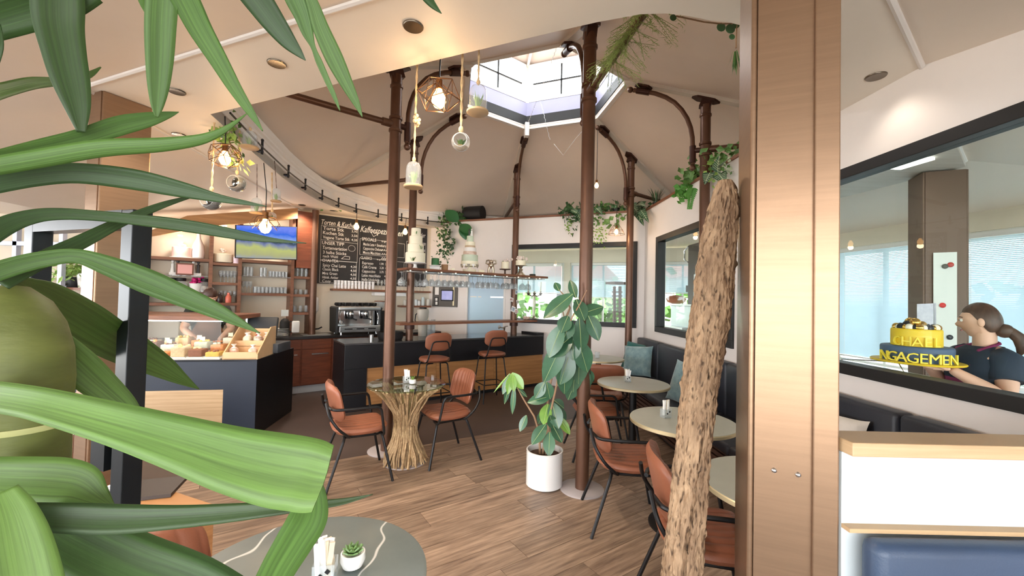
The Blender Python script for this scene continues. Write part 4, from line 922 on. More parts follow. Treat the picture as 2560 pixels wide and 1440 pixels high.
t = thing('candy_jar', 'round glass jar of pink sweets at the foot of the candelabra', 'jar', spt(1318, Z1, .0))
mb = MB(); mb.lathe([(.05, .002), (.075, .02), (.085, .06), (.075, .11), (.05, .135), (.048, .15), (.052, .155)], (0, 0, 0), 20); mb.build('glass_body', M_gobl, t, smooth=True)
mb = MB(); mb.lathe([(.055, .155), (.05, .17), (.012, .178), (.012, .195), (.002, .198)], (0, 0, 0), 18); mb.build('lid', M_gobl, t, smooth=True)
mb = MB(); rnd = random.Random(8)
for i in range(40): mb.sphere((rnd.uniform(-.05, .05), rnd.uniform(-.05, .05), rnd.uniform(.015, .06)), .013, 6, 4)
mb.build('sweets', mat('pink_sweets', (236, 196, 176), .6), t, kind='stuff')
# polaroids taped to the right bar column
M_ph = [mat('photo_a', (70, 110, 150), .4, rgb2=(220, 226, 232), vscale=30), mat('photo_b', (150, 60, 60), .4, rgb2=(232, 226, 222), vscale=30), mat('photo_c', (60, 62, 66), .4, rgb2=(238, 238, 236), vscale=26)]
for i, (px, py, w, h, rz, lb) in enumerate(((1291, 730, .055, .085, 0, 'upright snapshot at the top of the bar column'), (1279, 749, .085, .07, .25, 'blue snapshot taped on the bar column'), (1294, 755, .05, .07, -.2, 'reddish snapshot taped on the bar column'), (1283, 773, .09, .10, .35, 'largest white snapshot, lowest but one on the column'), (1291, 778, .075, .085, -.3, 'tilted white snapshot at the lower right of the column'))):
    q = onpl(px, py, PB + SNf * (.060 + .004 * i), SHD); M = Matrix.Rotation(atan2(SX.y, SX.x), 3, 'Z') @ Matrix.Rotation(rz, 3, 'Y'); t = thing('snapshot', lb, 'photo', q, 0, 'snapshots on the bar column')
    mb = MB(); mb.box((0, 0, 0), (w, .003, h), M=M); mb.build('paper', M_paper, t); mb = MB(); mb.box(SNf * .0025, (w * .8, .002, h * .62), M=M); mb.build('picture', M_ph[i % 3], t)
# juicer, tumblers, tub, taps
t = thing('coffee_grinder', 'grey hopper grinder behind the walnut ledge left', 'grinder', onpl(1057, 800, PA - SNf * .42, SHD) * 1.0); t.location.z = .925
mb = MB(); mb.lathe([(.07, 0), (.075, .2), (.06, .22), (.09, .32), (.10, .40), (.09, .44), (.05, .45)], (0, 0, 0), 18); mb.build('body', mat('grey_plastic', (186, 182, 172), .35), t, smooth=True)
mb = MB(); mb.lathe([(.06, .45), (.06, .47), (.02, .475)], (0, 0, 0), 18); mb.build('lid', M_blackm, t, smooth=True)
mb = MB(); mb.tube([(-.08, 0, .2), (-.13, 0, .25), (-.12, 0, .35), (-.08, 0, .38)], .01, 8); mb.build('handle', M_blackm, t, smooth=True)
for i, (px, h) in enumerate(((1073, .26), (1083, .27))):
    q = onpl(px, 800, PA - SNf * .36, SHD); mb = MB(); mb.lathe([(.035, 0), (.038, h), (.035, h), (.032, .01)], (q.x, q.y, .925), 14); tag(mb.build('tall_tumbler', M_gobl, smooth=True), 'tall clear tumbler beside the grinder, ' + ('left one' if i == 0 else 'right one'), 'glass', 'tumblers on the bar worktop')
q = BA + BX * .70 - BNf * .25; mb = MB(); mb.lathe([(.16, 0), (.17, .01), (.185, .05), (.185, .12), (.175, .12), (.17, .02), (.002, .015)], (q.x, q.y, .925), 32); tag(mb.build('serving_tray_tub', M_blackm, smooth=True), 'round black tub of stacked trays on the bar worktop', 'tray')
q = BA + BX * 2.72 - BNf * .22; t = thing('water_tap', 'small chrome tap at the right end of the bar', 'tap', (q.x, q.y, .925))
mb = MB(); mb.lathe([(.03, 0), (.03, .01), (.014, .02), (.014, .12), (.02, .13), (.02, .15)], (0, 0, 0), 12); mb.tube([(0, 0, .13), (-.07, -.03, .135), (-.10, -.05, .12)], .009, 8); mb.build('spout', M_chrome, t, smooth=True)
mb = MB(); mb.tube([(0, 0, .15), (.06, .03, .16)], .007, 6); mb.build('lever', M_chrome, t)
mb = MB(); q = BA + BX * .40 - BNf * .18
mb.lathe([(.03, 0), (.032, .09), (.028, .09), (.027, .01)], (q.x, q.y, .925), 14); tag(mb.build('steel_cup', M_steel, smooth=True), 'small steel cup on the bar worktop left of the tub', 'cup')

# ---------------------------------------------------------------- menu board
brd = C2 - LN * .02
def bpx(px, py): return s_on(px, py, C2 - LN * .03, LW, LD)
s_r, zt = bpx(1069, 568); s_l, zt2 = bpx(798, 533); zt = min(zt, zt2, 2.97); _, zb = bpx(798, 711); _, zb2 = bpx(1069, 716); zb = (zb + zb2) / 2
M_chalk = mat('chalkboard', (34, 36, 40), .65, rgb2=(46, 46, 48), vscale=4)
M_chalkw = mat('chalk_white', (236, 236, 232), .8)
cb = thing('menu_board', 'large chalkboard menu of cakes and coffee on the back wall', 'menu board', C2 + LD * (s_r + s_l) / 2 + Vector((0, 0, zb)))
pan = [s_r, s_r + (s_l - s_r) * .30, s_r + (s_l - s_r) * .64, s_l]
for i in range(3):
    mb = MB(); wbox(mb, C2, LD, -LN, pan[i] + .004, pan[i + 1] - .004, zb, zt, .005, .03); mb.build('board_panel', M_chalk, cb, W=True)
_txt = {}
def text_geo(body, size, shear=0.0, sx=1.0, bold=0.0):
    cu = bpy.data.curves.new('tmp', 'FONT'); cu.body = body; cu.size = size; cu.shear = shear; cu.resolution_u = 2; cu.offset = bold * size; cu.space_character = 1.0; ob = bpy.data.objects.new('tmp', cu); COL.objects.link(ob)
    dg = bpy.context.evaluated_depsgraph_get(); dg.update(); me = ob.evaluated_get(dg).to_mesh(); vs = [(v.co.x * sx, v.co.y) for v in me.vertices]; fs = [tuple(p.vertices) for p in me.polygons]
    ob.evaluated_get(dg).to_mesh_clear(); bpy.data.objects.remove(ob); bpy.data.curves.remove(cu); return vs, fs
def fit_text(body, width, height, shear=0.0):
    # letters scaled into a width x height box
    vs, fs = text_geo(body, 1.0, shear, 1.0, .006); x0, x1 = min(v[0] for v in vs), max(v[0] for v in vs); y1 = .72
    return [((x - x0) / (x1 - x0) * width, y / y1 * height) for x, y in vs], fs
chalk = MB(); WBT = s_l - s_r; HBT = zt - zb
def bp_(u, v, off=.0315):   # u 0..1 from the board's left edge, v 0..1 from its top
    return C2 + LD * (s_l - u * WBT) - LN * off + Vector((0, 0, zt - v * HBT))
def chalk_text(body, u, v, w, h, shear=0.0):
    vs, fs = fit_text(body, w, h, shear); chalk.add([bp_(u + x, v + h - y) for x, y in [(a, b_) for a, b_ in vs]], fs)
def chalk_line(u0, v0, u1, v1, th=.0035):
    d = Vector((u1 - u0, v1 - v0)).normalized(); n = Vector((-d.y, d.x)) * th / 2; n.x *= .6
    chalk.add([bp_(u0 + n.x, v0 + n.y), bp_(u1 + n.x, v1 + n.y), bp_(u1 - n.x, v1 - n.y), bp_(u0 - n.x, v0 - n.y)], [(0, 1, 2, 3)])
def chalk_box(u0, v0, u1, v1):
    for q in ((u0, v0, u1, v0), (u1, v0, u1, v1), (u1, v1, u0, v1), (u0, v1, u0, v0)): chalk_line(*q)
CT = [('Torten & Kuchen', .02, .06, .29, .075, .3), ('Torte Stk', .035, .16, .17, .05, 0), ('Kuchen Stk', .035, .225, .17, .05, 0), ('Vegane Torte Stk', .035, .295, .22, .045, 0), ('3,90', .27, .17, .05, .035, 0), ('3,50', .27, .235, .05, .035, 0), ('4,20', .27, .30, .05, .035, 0),
      ('UNSER TIPP', .03, .375, .18, .05, 0), ('Tortenvariation', .035, .445, .2, .05, .2), ('3 halbe Stücke', .04, .515, .19, .045, 0), ('nach Wahl', .04, .575, .12, .04, 0), ('CHAI-TEA', .035, .635, .13, .045, 0),
      ('Spicy Chai Latte', .04, .705, .19, .045, .1), ('Classic Black', .04, .765, .13, .042, 0), ('Minz Green', .04, .825, .12, .042, 0), ('Hibisk. Amber', .04, .885, .13, .04, 0), ('Cosy', .04, .94, .07, .04, 0), ('4,20', .27, .71, .05, .035, 0), ('4,50', .27, .77, .05, .035, 0), ('4,50', .27, .83, .05, .035, 0), ('4,50', .27, .89, .05, .035, 0), ('4,70', .27, .945, .05, .03, 0),
      ('Kaffeespezialitäten', .345, .08, .40, .10, .35), ('SPECIALS', .36, .26, .13, .05, 0), ('to go available', .54, .275, .12, .03, 0), ('Matcha Latte + Strawberry', .375, .34, .21, .045, 0), ('Cappuccino Deluxe', .375, .405, .17, .045, 0), ('Mocca Macchiato', .375, .47, .16, .045, 0), ('5,70', .60, .345, .05, .038, 0), ('5,20', .60, .41, .05, .038, 0), ('5,60', .60, .475, .05, .038, 0),
      ('CLASSICS', .355, .555, .10, .045, 0), ('to go available', .50, .57, .11, .028, 0), ('Espresso', .37, .635, .10, .042, 0), ('Café Crema', .37, .695, .13, .045, 0), ('Cappuccino', .37, .76, .12, .045, 0), ('Latte macchiato', .37, .825, .17, .045, 0), ('Heiße Schokolade', .37, .89, .16, .045, 0), ('1,90  3,20', .53, .635, .09, .036, 0), ('3,20  4,30', .53, .70, .09, .036, 0), ('3,70  5,20', .53, .765, .09, .036, 0), ('4,70', .575, .83, .045, .036, 0), ('3,90', .575, .895, .045, .036, 0),
      ('B', .66, .58, .02, .04, 0), ('Er', .80, .07, .05, .08, .3), ('nder', .90, .08, .08, .075, .3), ('S', .80, .30, .03, .05, 0), ('2,50', .93, .25, .05, .04, 0), ('2,90', .93, .36, .05, .04, 0)]
for c_ in CT: chalk_text(*c_)
for q in ((.02, .15, .325, .66), (.02, .655, .32, .985), (.345, .285, .66, .53), (.345, .585, .625, .955), (.64, .60, .765, .955), (.785, .25, .985, .98), (.675, .30, .765, .53)): chalk_box(*q)
chalk_line(.02, .36, .325, .37); chalk_line(.16, .135, .325, .16, .008)
for k in range(20):
    a0, a1 = 2 * pi * k / 20, 2 * pi * (k + 1) / 20; chalk_line(.275 + .03 * cos(a0), .45 + .045 * sin(a0), .275 + .03 * cos(a1), .45 + .045 * sin(a1))
for (a, b_, c_, d_) in ((.475, .19, .455, .15), (.455, .15, .44, .17), (.44, .17, .465, .235), (.465, .235, .50, .19), (.50, .19, .485, .155), (.485, .155, .475, .19), (.19, .62, .22, .575), (.22, .575, .26, .58), (.26, .58, .26, .62), (.26, .62, .19, .62)): chalk_line(a, b_, c_, d_, .006)
for r in range(3):
    for k in range(3): chalk_line(.545 + k * .018, .445 + r * .065, .555 + k * .018, .42 + r * .065, .012)
chalk.build('chalk_lettering', M_chalkw, cb, W=True)
# ================================================================ shelf cabinet on the left wall
SF = C2 - LN * .32
def sh(px, py): return s_on(px, py, SF, LW, LD)
def shp(px, py, back=.12):
    s, z = sh(px, py); return C2 + LD * s - LN * (.32 - back) + Vector((0, 0, z))
cab = thing('shelf_cabinet', 'tall walnut shelf cabinet with lit niches behind the cake counter', 'cabinet', C2 + LD * 3.3 - LN * .15)
sU = [sh(p, 700)[0] for p in (350, 526, 599, 731, 779)]
ztop = [2.42, 2.62, 2.72, 2.86, 2.9]
for i, s in enumerate(sU):
    w = .045; mb = MB(); wbox(mb, C2, LD, -LN, s - w / 2, s + w / 2, .9, ztop[i], .0, .32); mb.build('upright', M_walnut, cab, W=True)
def shelf(i, py0, m=M_walnut, th=.04, nm='shelf'):
    a, b = sU[i], sU[i + 1]; px = (350, 526, 599, 731, 779); z = sh((px[i] + px[i + 1]) / 2, py0)[1]
    mb = MB(); wbox(mb, C2, LD, -LN, b + .024 if b < a else a + .024, a - .024 if b < a else b - .024, z - th, z, .01, .315); mb.build(nm, m, cab, W=True); return z
zA1 = shelf(0, 643); zA2 = shelf(0, 687, M_gobl, .012, 'glass_shelf'); zA3 = shelf(0, 730); zA4 = shelf(0, 757)
zB1 = shelf(1, 657); zB2 = shelf(1, 706); zC1 = shelf(2, 652); zC2 = shelf(2, 691, M_gobl, .012, 'glass_shelf'); zC3 = shelf(2, 733)
zD1 = shelf(3, 691); zD2 = shelf(3, 736); zD3 = shelf(3, 781)
pl = [sh(*p) for p in ((742, 522), (742, 548), (548, 565), (372, 593), (360, 585), (468, 541))]
mb = MB(); mb.loft([[C2 + LD * s - LN * t + Vector((0, 0, z)) for s, z in pl] for t in (.33, .40)]); mb.build('canopy_beam', M_oakh, cab, W=True)
a = sh(742, 600)[0]; b = sh(786, 600)[0]
mb = MB(); wbox(mb, C2, LD, -LN, b, a, 2.0, 2.93, .02, .36); mb.build('tall_end_panel', M_cherry, cab, W=True)
q = C2 + LD * b - LN * .34; mb = MB(); mb.cyl(Vector((q.x, q.y, .0)), Vector((q.x, q.y, 2.98)), .055, seg=18); mb.build('round_end_post', M_brown, cab, W=True, smooth=True)
for i, (px, e) in enumerate(((450, 5), (560, 4), (660, 7))):
    s = sh(px, 600)[0]; q = C2 + LD * s - LN * .30 + Vector((0, 0, ztop[min(i, 2)] - .06)); mb = MB(); mb.lathe([(.03, 0), (.03, .012), (.002, .014)], q, 14); mb.build('niche_lamp', M_spotlens, cab, W=True)
    l = bpy.data.lights.new('niche_light', 'POINT'); l.energy = e; l.color = (1, .86, .7); l.shadow_soft_size = .04; o = bpy.data.objects.new('niche_light', l); COL.objects.link(o); o.parent = cab; o.location = q - cab.location - Vector((0, 0, .05)) - LN * .05
def spx(px, z, back=.16):
    s = sh(px, 700)[0]; q = C2 + LD * s - LN * (.32 - back); return Vector((q.x, q.y, z))
# television
tv = thing('television', 'flat television showing a blue sky over a meadow', 'television', spx(665, 2.15, -.1))
def tvp(px, py, off=-.10):
    s, z = s_on(px, py, C2 - LN * (.32 - off), LW, LD); return C2 + LD * s - LN * (.32 - off) + Vector((0, 0, z))
c4 = [tvp(588, 562), tvp(743, 567), tvp(743, 650), tvp(587, 645)]; ctr = sum(c4, Vector()) / 4
mb = MB(); mb.loft([[p + LN * .04 for p in c4], c4]); mb.build('casing', M_blackm, tv, W=True)
scr = [ctr + (p - ctr) * .965 - LN * .004 for p in c4]
M_tv = bpy.data.materials.new('tv_picture'); M_tv.use_nodes = True; nt = M_tv.node_tree; nt.nodes.clear(); _o = nt.nodes.new('ShaderNodeOutputMaterial'); _e = nt.nodes.new('ShaderNodeEmission'); _e.inputs[1].default_value = .85
_g = nt.nodes.new('ShaderNodeTexCoord'); _s = nt.nodes.new('ShaderNodeSeparateXYZ'); nt.links.new(_g.outputs['Generated'], _s.inputs[0]); _n = nt.nodes.new('ShaderNodeTexNoise'); _n.inputs['Scale'].default_value = 5; nt.links.new(_g.outputs['Generated'], _n.inputs[0])
_a = nt.nodes.new('ShaderNodeMath'); _a.operation = 'MULTIPLY_ADD'; _a.inputs[1].default_value = .22; nt.links.new(_n.outputs[0], _a.inputs[0]); nt.links.new(_s.outputs['Z'], _a.inputs[2])
_c = nt.nodes.new('ShaderNodeValToRGB'); nt.links.new(_a.outputs[0], _c.inputs[0]); cr = _c.color_ramp
for i, (p, col) in enumerate(((.05, (150, 160, 190)), (.22, (176, 176, 130)), (.42, (190, 196, 120)), (.55, (120, 130, 170)), (.62, (60, 76, 80)), (.68, (140, 170, 240)), (.85, (60, 110, 225)), (1.0, (120, 140, 240)))):
    e = cr.elements[i] if i < 2 else cr.elements.new(p); e.position = p; e.color = (*lin(col), 1)
nt.links.new(_c.outputs[0], _e.inputs[0]); nt.links.new(_e.outputs[0], _o.inputs[0])
mb = MB(); mb.loft([scr, [p - LN * .002 for p in scr]]); mb.build('screen', M_tv, tv, W=True)
mb = MB(); mb.cyl(ctr + LN * .03, ctr + LN * .38, .03); mb.build('wall_mount', M_blackm, tv, W=True)
# things on the shelves
def cake_on(label, loc, r, h, m, base=True, balls=True, seed=1):
    t = thing('display_cake', label, 'cake', loc)
    if base:
        mb = MB(); mb.lathe([(r * 1.25, 0), (r * 1.28, .006), (r * 1.25, .012), (.002, .012)], (0, 0, 0), 24); mb.build('plate', M_ceramic, t, smooth=True)
    tier(t, r, .012, h, m); rnd = random.Random(seed)
    if balls:
        mb = MB()
        for i in range(9): a = rnd.random() * 6.3; mb.sphere((cos(a) * r * .4 * rnd.random(), sin(a) * r * .4 * rnd.random(), h + .03 + rnd.random() * .05), r * .16, 8, 6)
        mb.build('topping', M_flower, t, smooth=True)
    return t
cake_on('pink and white cake with a flower on the upper left shelf', spx(452, zA1), .115, .15, M_pinkic, seed=2)
mb = MB(); q = spx(493, zA1); mb.lathe([(.055, 0), (.075, .02), (.08, .10), (.07, .20), (.03, .30), (.022, .36), (.02, .47), (.026, .48)], q, 20); tag(mb.build('white_bottle', M_ceramic, smooth=True), 'tall white ceramic bottle on the upper left shelf', 'bottle')
cake_on('low cream cake with sugar balls on the middle shelf left of the television', spx(558, zB1), .125, .13, M_icing, False, True, 3)
mb = MB(); q = spx(590, zB1, .05); mb.lathe([(.04, 0), (.04, .10), (.03, .105)], q, 16); tag(mb.build('pink_candle', mat('pale_pink', (230, 206, 222), .6), smooth=True), 'pale pink candle beside the television', 'candle')
t = thing('framed_sign', 'small framed pink sign between two figurine pairs', 'picture', spx(461, zA2, .1)); M = Matrix.Rotation(atan2(-LD.y, -LD.x), 3, 'Z')
mb = MB(); mb.box((0, 0, .09), (.20, .015, .17), M=M); mb.build('frame', M_cherry, t); mb = MB(); mb.box(-LN * .009 + Vector((0, 0, .09)), (.165, .004, .13), M=M); mb.build('picture', mat('pink_card', (240, 178, 172), .6), t)
def figpair(label, loc, seed):
    t = thing('figurine_pair', label, 'figurine', loc, 0, 'bridal figurines on the shelf'); M = Matrix.Rotation(atan2(-LD.y, -LD.x), 3, 'Z'); rnd = random.Random(seed)
    mb = MB(); mb.box((0, 0, .02), (.13, .06, .04), M=M); mb.build('plinth', M_paper, t)
    for s, m in ((-1, M_paper), (1, mat('dark_suit', (70, 68, 70), .6))):
        d = M @ Vector((s * .028, 0, 0)); mb = MB(); mb.lathe([(.03 if s < 0 else .02, .04), (.018, .12), (.022, .16), (.008, .175)], d, 10); mb.sphere(d + Vector((0, 0, .195)), .02, 8, 6); mb.build('figure', m, t, smooth=True)
figpair('white bridal figurine pair left of the pink sign', spx(436, zA2), 1); figpair('bridal figurine pair right of the pink sign', spx(489, zA2), 2)
def jar(label, loc, pink=False):
    t = thing('storage_jar', label, 'jar', loc, 0, 'lidded jars on the shelf')
    mb = MB(); mb.lathe([(.06, 0), (.07, .01), (.07, .13), (.05, .155), (.05, .165)], (0, 0, 0), 18); mb.build('glass_body', M_gobl, t, smooth=True)
    mb = MB(); mb.lathe([(.055, .16), (.06, .17), (.06, .20), (.05, .205)], (0, 0, 0), 18); mb.build('lid', M_blackm, t, smooth=True)
    mb = MB(); mb.lathe([(.055, .008), (.062, .015), (.062, .10), (.002, .11)], (0, 0, 0), 16); mb.build('contents', mat('jar_contents', (220, 214, 204), .7, rgb2=(60, 50, 44), vscale=18), t, smooth=True)
jar('lidded glass jar, left of the pair below the figurines', spx(425, zA3)); jar('lidded glass jar next to the pink flowers', spx(452, zA3))
t = thing('flower_basket', 'bright pink flowers in a white basket on the lower left shelf', 'flowers', spx(490, zA3)); mb = MB(); mb.lathe([(.06, 0), (.08, .13), (.075, .13), (.055, .01)], (0, 0, 0), 16); mb.build('basket', M_ceramic, t, smooth=True)
mb = MB(); rnd = random.Random(6)
for i in range(26): mb.sphere((rnd.gauss(0, .045), rnd.gauss(0, .03), .16 + rnd.gauss(0, .02)), .022, 7, 5)
mb.build('pink_blossoms', mat('pink_blossom', (206, 34, 122), .6), t, smooth=True)
jar('lidded glass jar at the right end beside the pink flowers', spx(513, zA3))
# drinking glasses
def tumbler(label, loc, r, h, grp):
    t = thing('drinking_glass', label, 'glass', loc, 0, grp); mb = MB(); mb.lathe([(r * .85, .002), (r, h), (r * .94, h), (r * .8, .008), (.002, .008)], (0, 0, 0), 12); mb.build('glass_body', M_gobl, t, smooth=True); return t
def stem(label, loc, grp, s=1.0):
    t = thing('stemmed_glass', label, 'glass', loc, 0, grp); t.scale = (s * .72, s * .72, s * .9); mb = MB(); mb.lathe([(.034, .001), (.034, .004), (.006, .01), (.004, .08), (.014, .092), (.036, .125), (.038, .155), (.032, .20), (.030, .20), (.035, .155), (.010, .098)], (0, 0, 0), 12); mb.build('bowl_and_stem', M_gobl, t, smooth=True, ang=60); return t
def row(proto, label, pxs, z, backs, grp, kw):
    o = None
    for b in backs:
        for px in pxs:
            p = spx(px, z, b)
            if o is None: o = proto(label, p, *kw[:-1], grp) if kw and proto is tumbler else proto(label, p, grp)
            else: dup(o, p, 0, scale=tuple(o.scale))
row(stem, 'stemmed glass in the narrow niche left of the glass shelves, upper row', [553, 562, 571, 580, 589], zB2, (.10, .20), 'stemware in the narrow niche', None)
row(tumbler, 'tall water glass on the upper glass shelf below the television', [612, 621, 630, 655, 664], zC2, (.10,), 'tumblers on the upper glass shelf', (.026, .14, 0))
row(tumbler, 'small clear tumbler in the dense row below the television', [678 + 8 * i for i in range(6)], zC2, (.08, .18), 'small tumblers below the television', (.021, .09, 0))
row(stem, 'stemmed glass at the left of the lower glass row', [611, 620, 629], zC3, (.12,), 'stemware on the lower shelf', None)
row(tumbler, 'round tumbler in the long lower row under the glass shelf', [641 + 9.5 * i for i in range(9)], zC3, (.08, .18), 'round tumblers on the lower shelf', (.025, .10, 0))
row(tumbler, 'carafe-like glass on the top of the slim right niche', [747, 758, 769], zD1, (.12,), 'tall glasses in the right niche', (.026, .22, 0))
row(tumbler, 'low glass on the middle board of the slim right niche', [744, 757, 770], zD2, (.12,), 'low glasses in the right niche', (.03, .08, 0))
row(tumbler, 'glass teapot-sized jar on the lowest board of the right niche', [743, 757, 771], zD3, (.12,), 'glass pots in the right niche', (.032, .11, 0))
row(stem, 'clear goblet standing behind the syrup bottles', [555, 566, 578, 590], sh(570, 757)[1], (.15,), 'goblets behind the syrup bottles', None)
mb = MB(); z = sh(570, 757)[1]; wbox(mb, C2, LD, -LN, sU[2] + .02, sU[1] - .02, z - .04, z, .01, .31); mb.build('shelf', M_walnut, cab, W=True)
for (px, col, lb) in ((540, (70, 30, 30), 'dark red syrup bottle behind the barista'), (551, (50, 36, 34), 'nearly black syrup bottle behind the barista'), (573, (226, 120, 100), 'plump coral squeeze bottle beside the dark bottles')):
    q = spx(px, z, .04); t = thing('syrup_bottle', lb, 'bottle', q, 0, 'bottles behind the counter'); mb = MB(); mb.lathe([(.036, 0), (.04, .015), (.04, .085), (.02, .12), (.015, .135)], (0, 0, 0), 14); mb.build('bottle_body', mat('syrup_%d' % px, col, .3), t, smooth=True)
    mb = MB(); mb.lathe([(.018, .13), (.018, .15), (.002, .152)], (0, 0, 0), 12); mb.build('cap', mat('cap_%d' % px, tuple(min(255, c + 20) for c in col), .4), t, smooth=True)

# ---------------------------------------------------------------- back counter with sink and espresso machine
BC = C2 - LN * .62
def bc(px, py): return s_on(px, py, BC, LW, LD)
bcn = thing('back_counter', 'reddish wood back counter with black worktop and grey plinth', 'counter', C2 + LD * 1.6 - LN * .3)
sa, sb = bc(958, 880)[0], 5.2
wbox_ = lambda a, b, z0, z1, t0, t1, m, nm: (lambda mb: (wbox(mb, C2, LD, -LN, a, b, z0, z1, t0, t1), mb.build(nm, m, bcn, W=True, bevel=.002)))(MB())
wbox_(.05, sb, .86, .90, .02, .64, mat('dark_worktop', (44, 42, 44), .3, var=.1), 'worktop')
wbox_(.05, sb, .12, .86, .03, .60, M_cherry, 'carcass')
wbox_(.05, sb, 0, .12, .06, .575, mat('grey_plinth', (176, 180, 186), .5), 'plinth')
for px0, px1 in ((708, 752), (754, 829), (831, 905)):
    s0, s1 = bc(px1, 880)[0], bc(px0, 880)[0]
    for (z0, z1, nm) in ((.70, .855, 'drawer_front'), (.135, .69, 'door_front')):
        mb = MB(); wbox(mb, C2, LD, -LN, s0 + .006, s1 - .006, z0, z1, .60, .618); d = mb.build(nm, M_cherry, bcn, W=True, bevel=.002)
        if nm == 'door_front':
            mb = MB(); wbox(mb, C2, LD, -LN, s0 + .05, s1 - .15, .61, .625, .618, .64); mb.build('handle', M_steel, d, W=True)
ZW = .90
def wpt(px, back=.3, z=ZW):
    s = bc(px, 860)[0]; q = C2 + LD * s - LN * (.62 - back); return Vector((q.x, q.y, z))
FR = Matrix.Rotation(atan2(-LD.y, -LD.x), 3, 'Z')      # local x along the wall to the right, -y towards the room
t = thing('sink', 'steel sink bowl with a tall black tap in the back counter', 'sink', wpt(798, .28)); mb = MB(); mb.box((0, 0, .004), (.42, .3, .006), M=FR); mb.build('rim', M_steel, t)
mb = MB(); mb.lathe([(.02, 0), (.02, .22), (.016, .24), (.016, .40), (.01, .42)], FR @ Vector((-.02, .1, .005)), 12); mb.tube([FR @ Vector(p) for p in ((-.02, .1, .08), (.06, .06, .09), (.11, .04, .12))], .012, 8); mb.build('tap', M_blackm, t, smooth=True)
t = thing('soap_dispenser', 'white wall-mounted soap dispenser left of the espresso machine', 'dispenser', C2 + LD * bc(806, 760)[0] - LN * .03 + Vector((0, 0, 1.30)))
mb = MB(); mb.rbox(-LN * .05 + Vector((0, 0, .10)), (.13, .10, .26), .03, M=FR); mb.build('tank', M_ceramic, t, smooth=True); mb = MB(); mb.lathe([(.02, -.10), (.035, -.06), (.045, -.02), (.045, .0)], -LN * .05, 14); mb.build('nozzle', mat('pale_grey_plastic', (222, 224, 226), .4), t, smooth=True)
# espresso machine
em = thing('espresso_machine', 'two-group chrome espresso machine on the back counter', 'coffee machine', wpt(901, .28))
def ep(x, y, z): return FR @ Vector((x, y, z))
w = .72
mb = MB(); mb.rbox(ep(0, 0, .44), (w, .46, .07), .015, M=FR); mb.build('top_housing', M_steel, em, smooth=True)
mb = MB(); mb.box(ep(0, .08, .25), (w * .92, .20, .32), M=FR); mb.build('body', M_chrome, em, bevel=.006)
mb = MB(); mb.box(ep(0, -.04, .09), (w * .96, .44, .10), M=FR); mb.build('drip_tray', M_steel, em, bevel=.006)
for i in range(3):
    mb = MB(); mb.box(ep(-.2 + .2 * i, -.262, .095), (.13, .006, .018), M=FR); mb.build('tray_slot', M_blackm, em)
mb = MB(); mb.box(ep(0, -.05, .145), (w * .98, .40, .012), M=FR); mb.build('drip_grid', M_chrome, em)
for s in (-1, 1):
    mb = MB(); mb.loft([[ep(s * w / 2, y, z) for y, z in P] for P in [((-.20, .02), (.2, .02), (.24, .47), (-.22, .47))]] + [[ep(s * (w / 2 + .03), y, z) for y, z in ((-.18, .04), (.18, .04), (.22, .45), (-.2, .45))]]); mb.build('side_panel', M_blackm, em)
    mb = MB(); mb.lathe([(.045, .30), (.05, .33), (.05, .38), (.035, .41)], ep(s * .13, -.12, 0), 16); g = mb.build('group_head', M_chrome, em, smooth=True)
    mb = MB(); mb.lathe([(.042, .255), (.046, .265), (.046, .30)], ep(s * .13, -.12, 0), 16); mb.tube([ep(s * .13, -.16, .28), ep(s * .13 + .05, -.27, .25)], .014, 8); mb.build('portafilter', M_blackm, g, smooth=True)
    mb = MB(); mb.tube([ep(s * .31, -.14, .40), ep(s * .33, -.2, .30), ep(s * .32, -.2, .17)], .007, 8); mb.build('steam_wand', M_chrome, em, smooth=True)
mb = MB(); mb.lathe([(.028, 0), (.028, .01), (.002, .012)], ep(-.26, -.03, .2), 14, M=Matrix.Rotation(pi / 2, 3, 'X')); mb.build('gauge', M_paper, em)
for x, y in ((-.3, -.2), (.3, -.2), (-.3, .2), (.3, .2)):
    mb = MB(); mb.cyl(ep(x, y, 0), ep(x, y, .05), .018); mb.build('foot', M_chrome, em)
rnd = random.Random(9); M_cup = mat('black_cup', (24, 24, 26), .3)
cpx = None
for i in range(14):
    p = wpt(901, .28) + FR @ Vector((-.31 + (i % 7) * .10 + rnd.uniform(-.015, .015), -.1 + (i // 7) * .14, .478))
    if cpx is None:
        cpx = thing('black_cup', 'black cup lying on top of the espresso machine', 'cup', p, 0, 'cups on the espresso machine'); mb = MB(); mb.lathe([(.025, 0), (.04, .02), (.043, .06), (.04, .06), (.024, .008)], (0, 0, 0), 12); mb.build('bowl', M_cup, cpx, smooth=True); mb = MB(); mb.tube([(.04, 0, .05), (.065, 0, .045), (.06, 0, .02), (.035, 0, .015)], .005, 6); mb.build('handle', M_cup, cpx)
    else: dup(cpx, p, rnd.random() * 6)
# grinder beside it
t = thing('hopper_grinder', 'black coffee grinder with a clear hopper right of the espresso machine', 'grinder', wpt(962, .3)); mb = MB(); mb.rbox((0, 0, .2), (.15, .2, .40), .02, M=FR); mb.build('body', M_blackm, t, smooth=True)
mb = MB(); mb.lathe([(.04, .40), (.085, .48), (.09, .56), (.085, .56), (.04, .42)], (0, 0, 0), 16); mb.build('hopper', M_gobl, t, smooth=True); mb = MB(); mb.lathe([(.095, .56), (.095, .575), (.002, .58)], (0, 0, 0), 16); mb.build('lid', M_walnut, t, smooth=True)
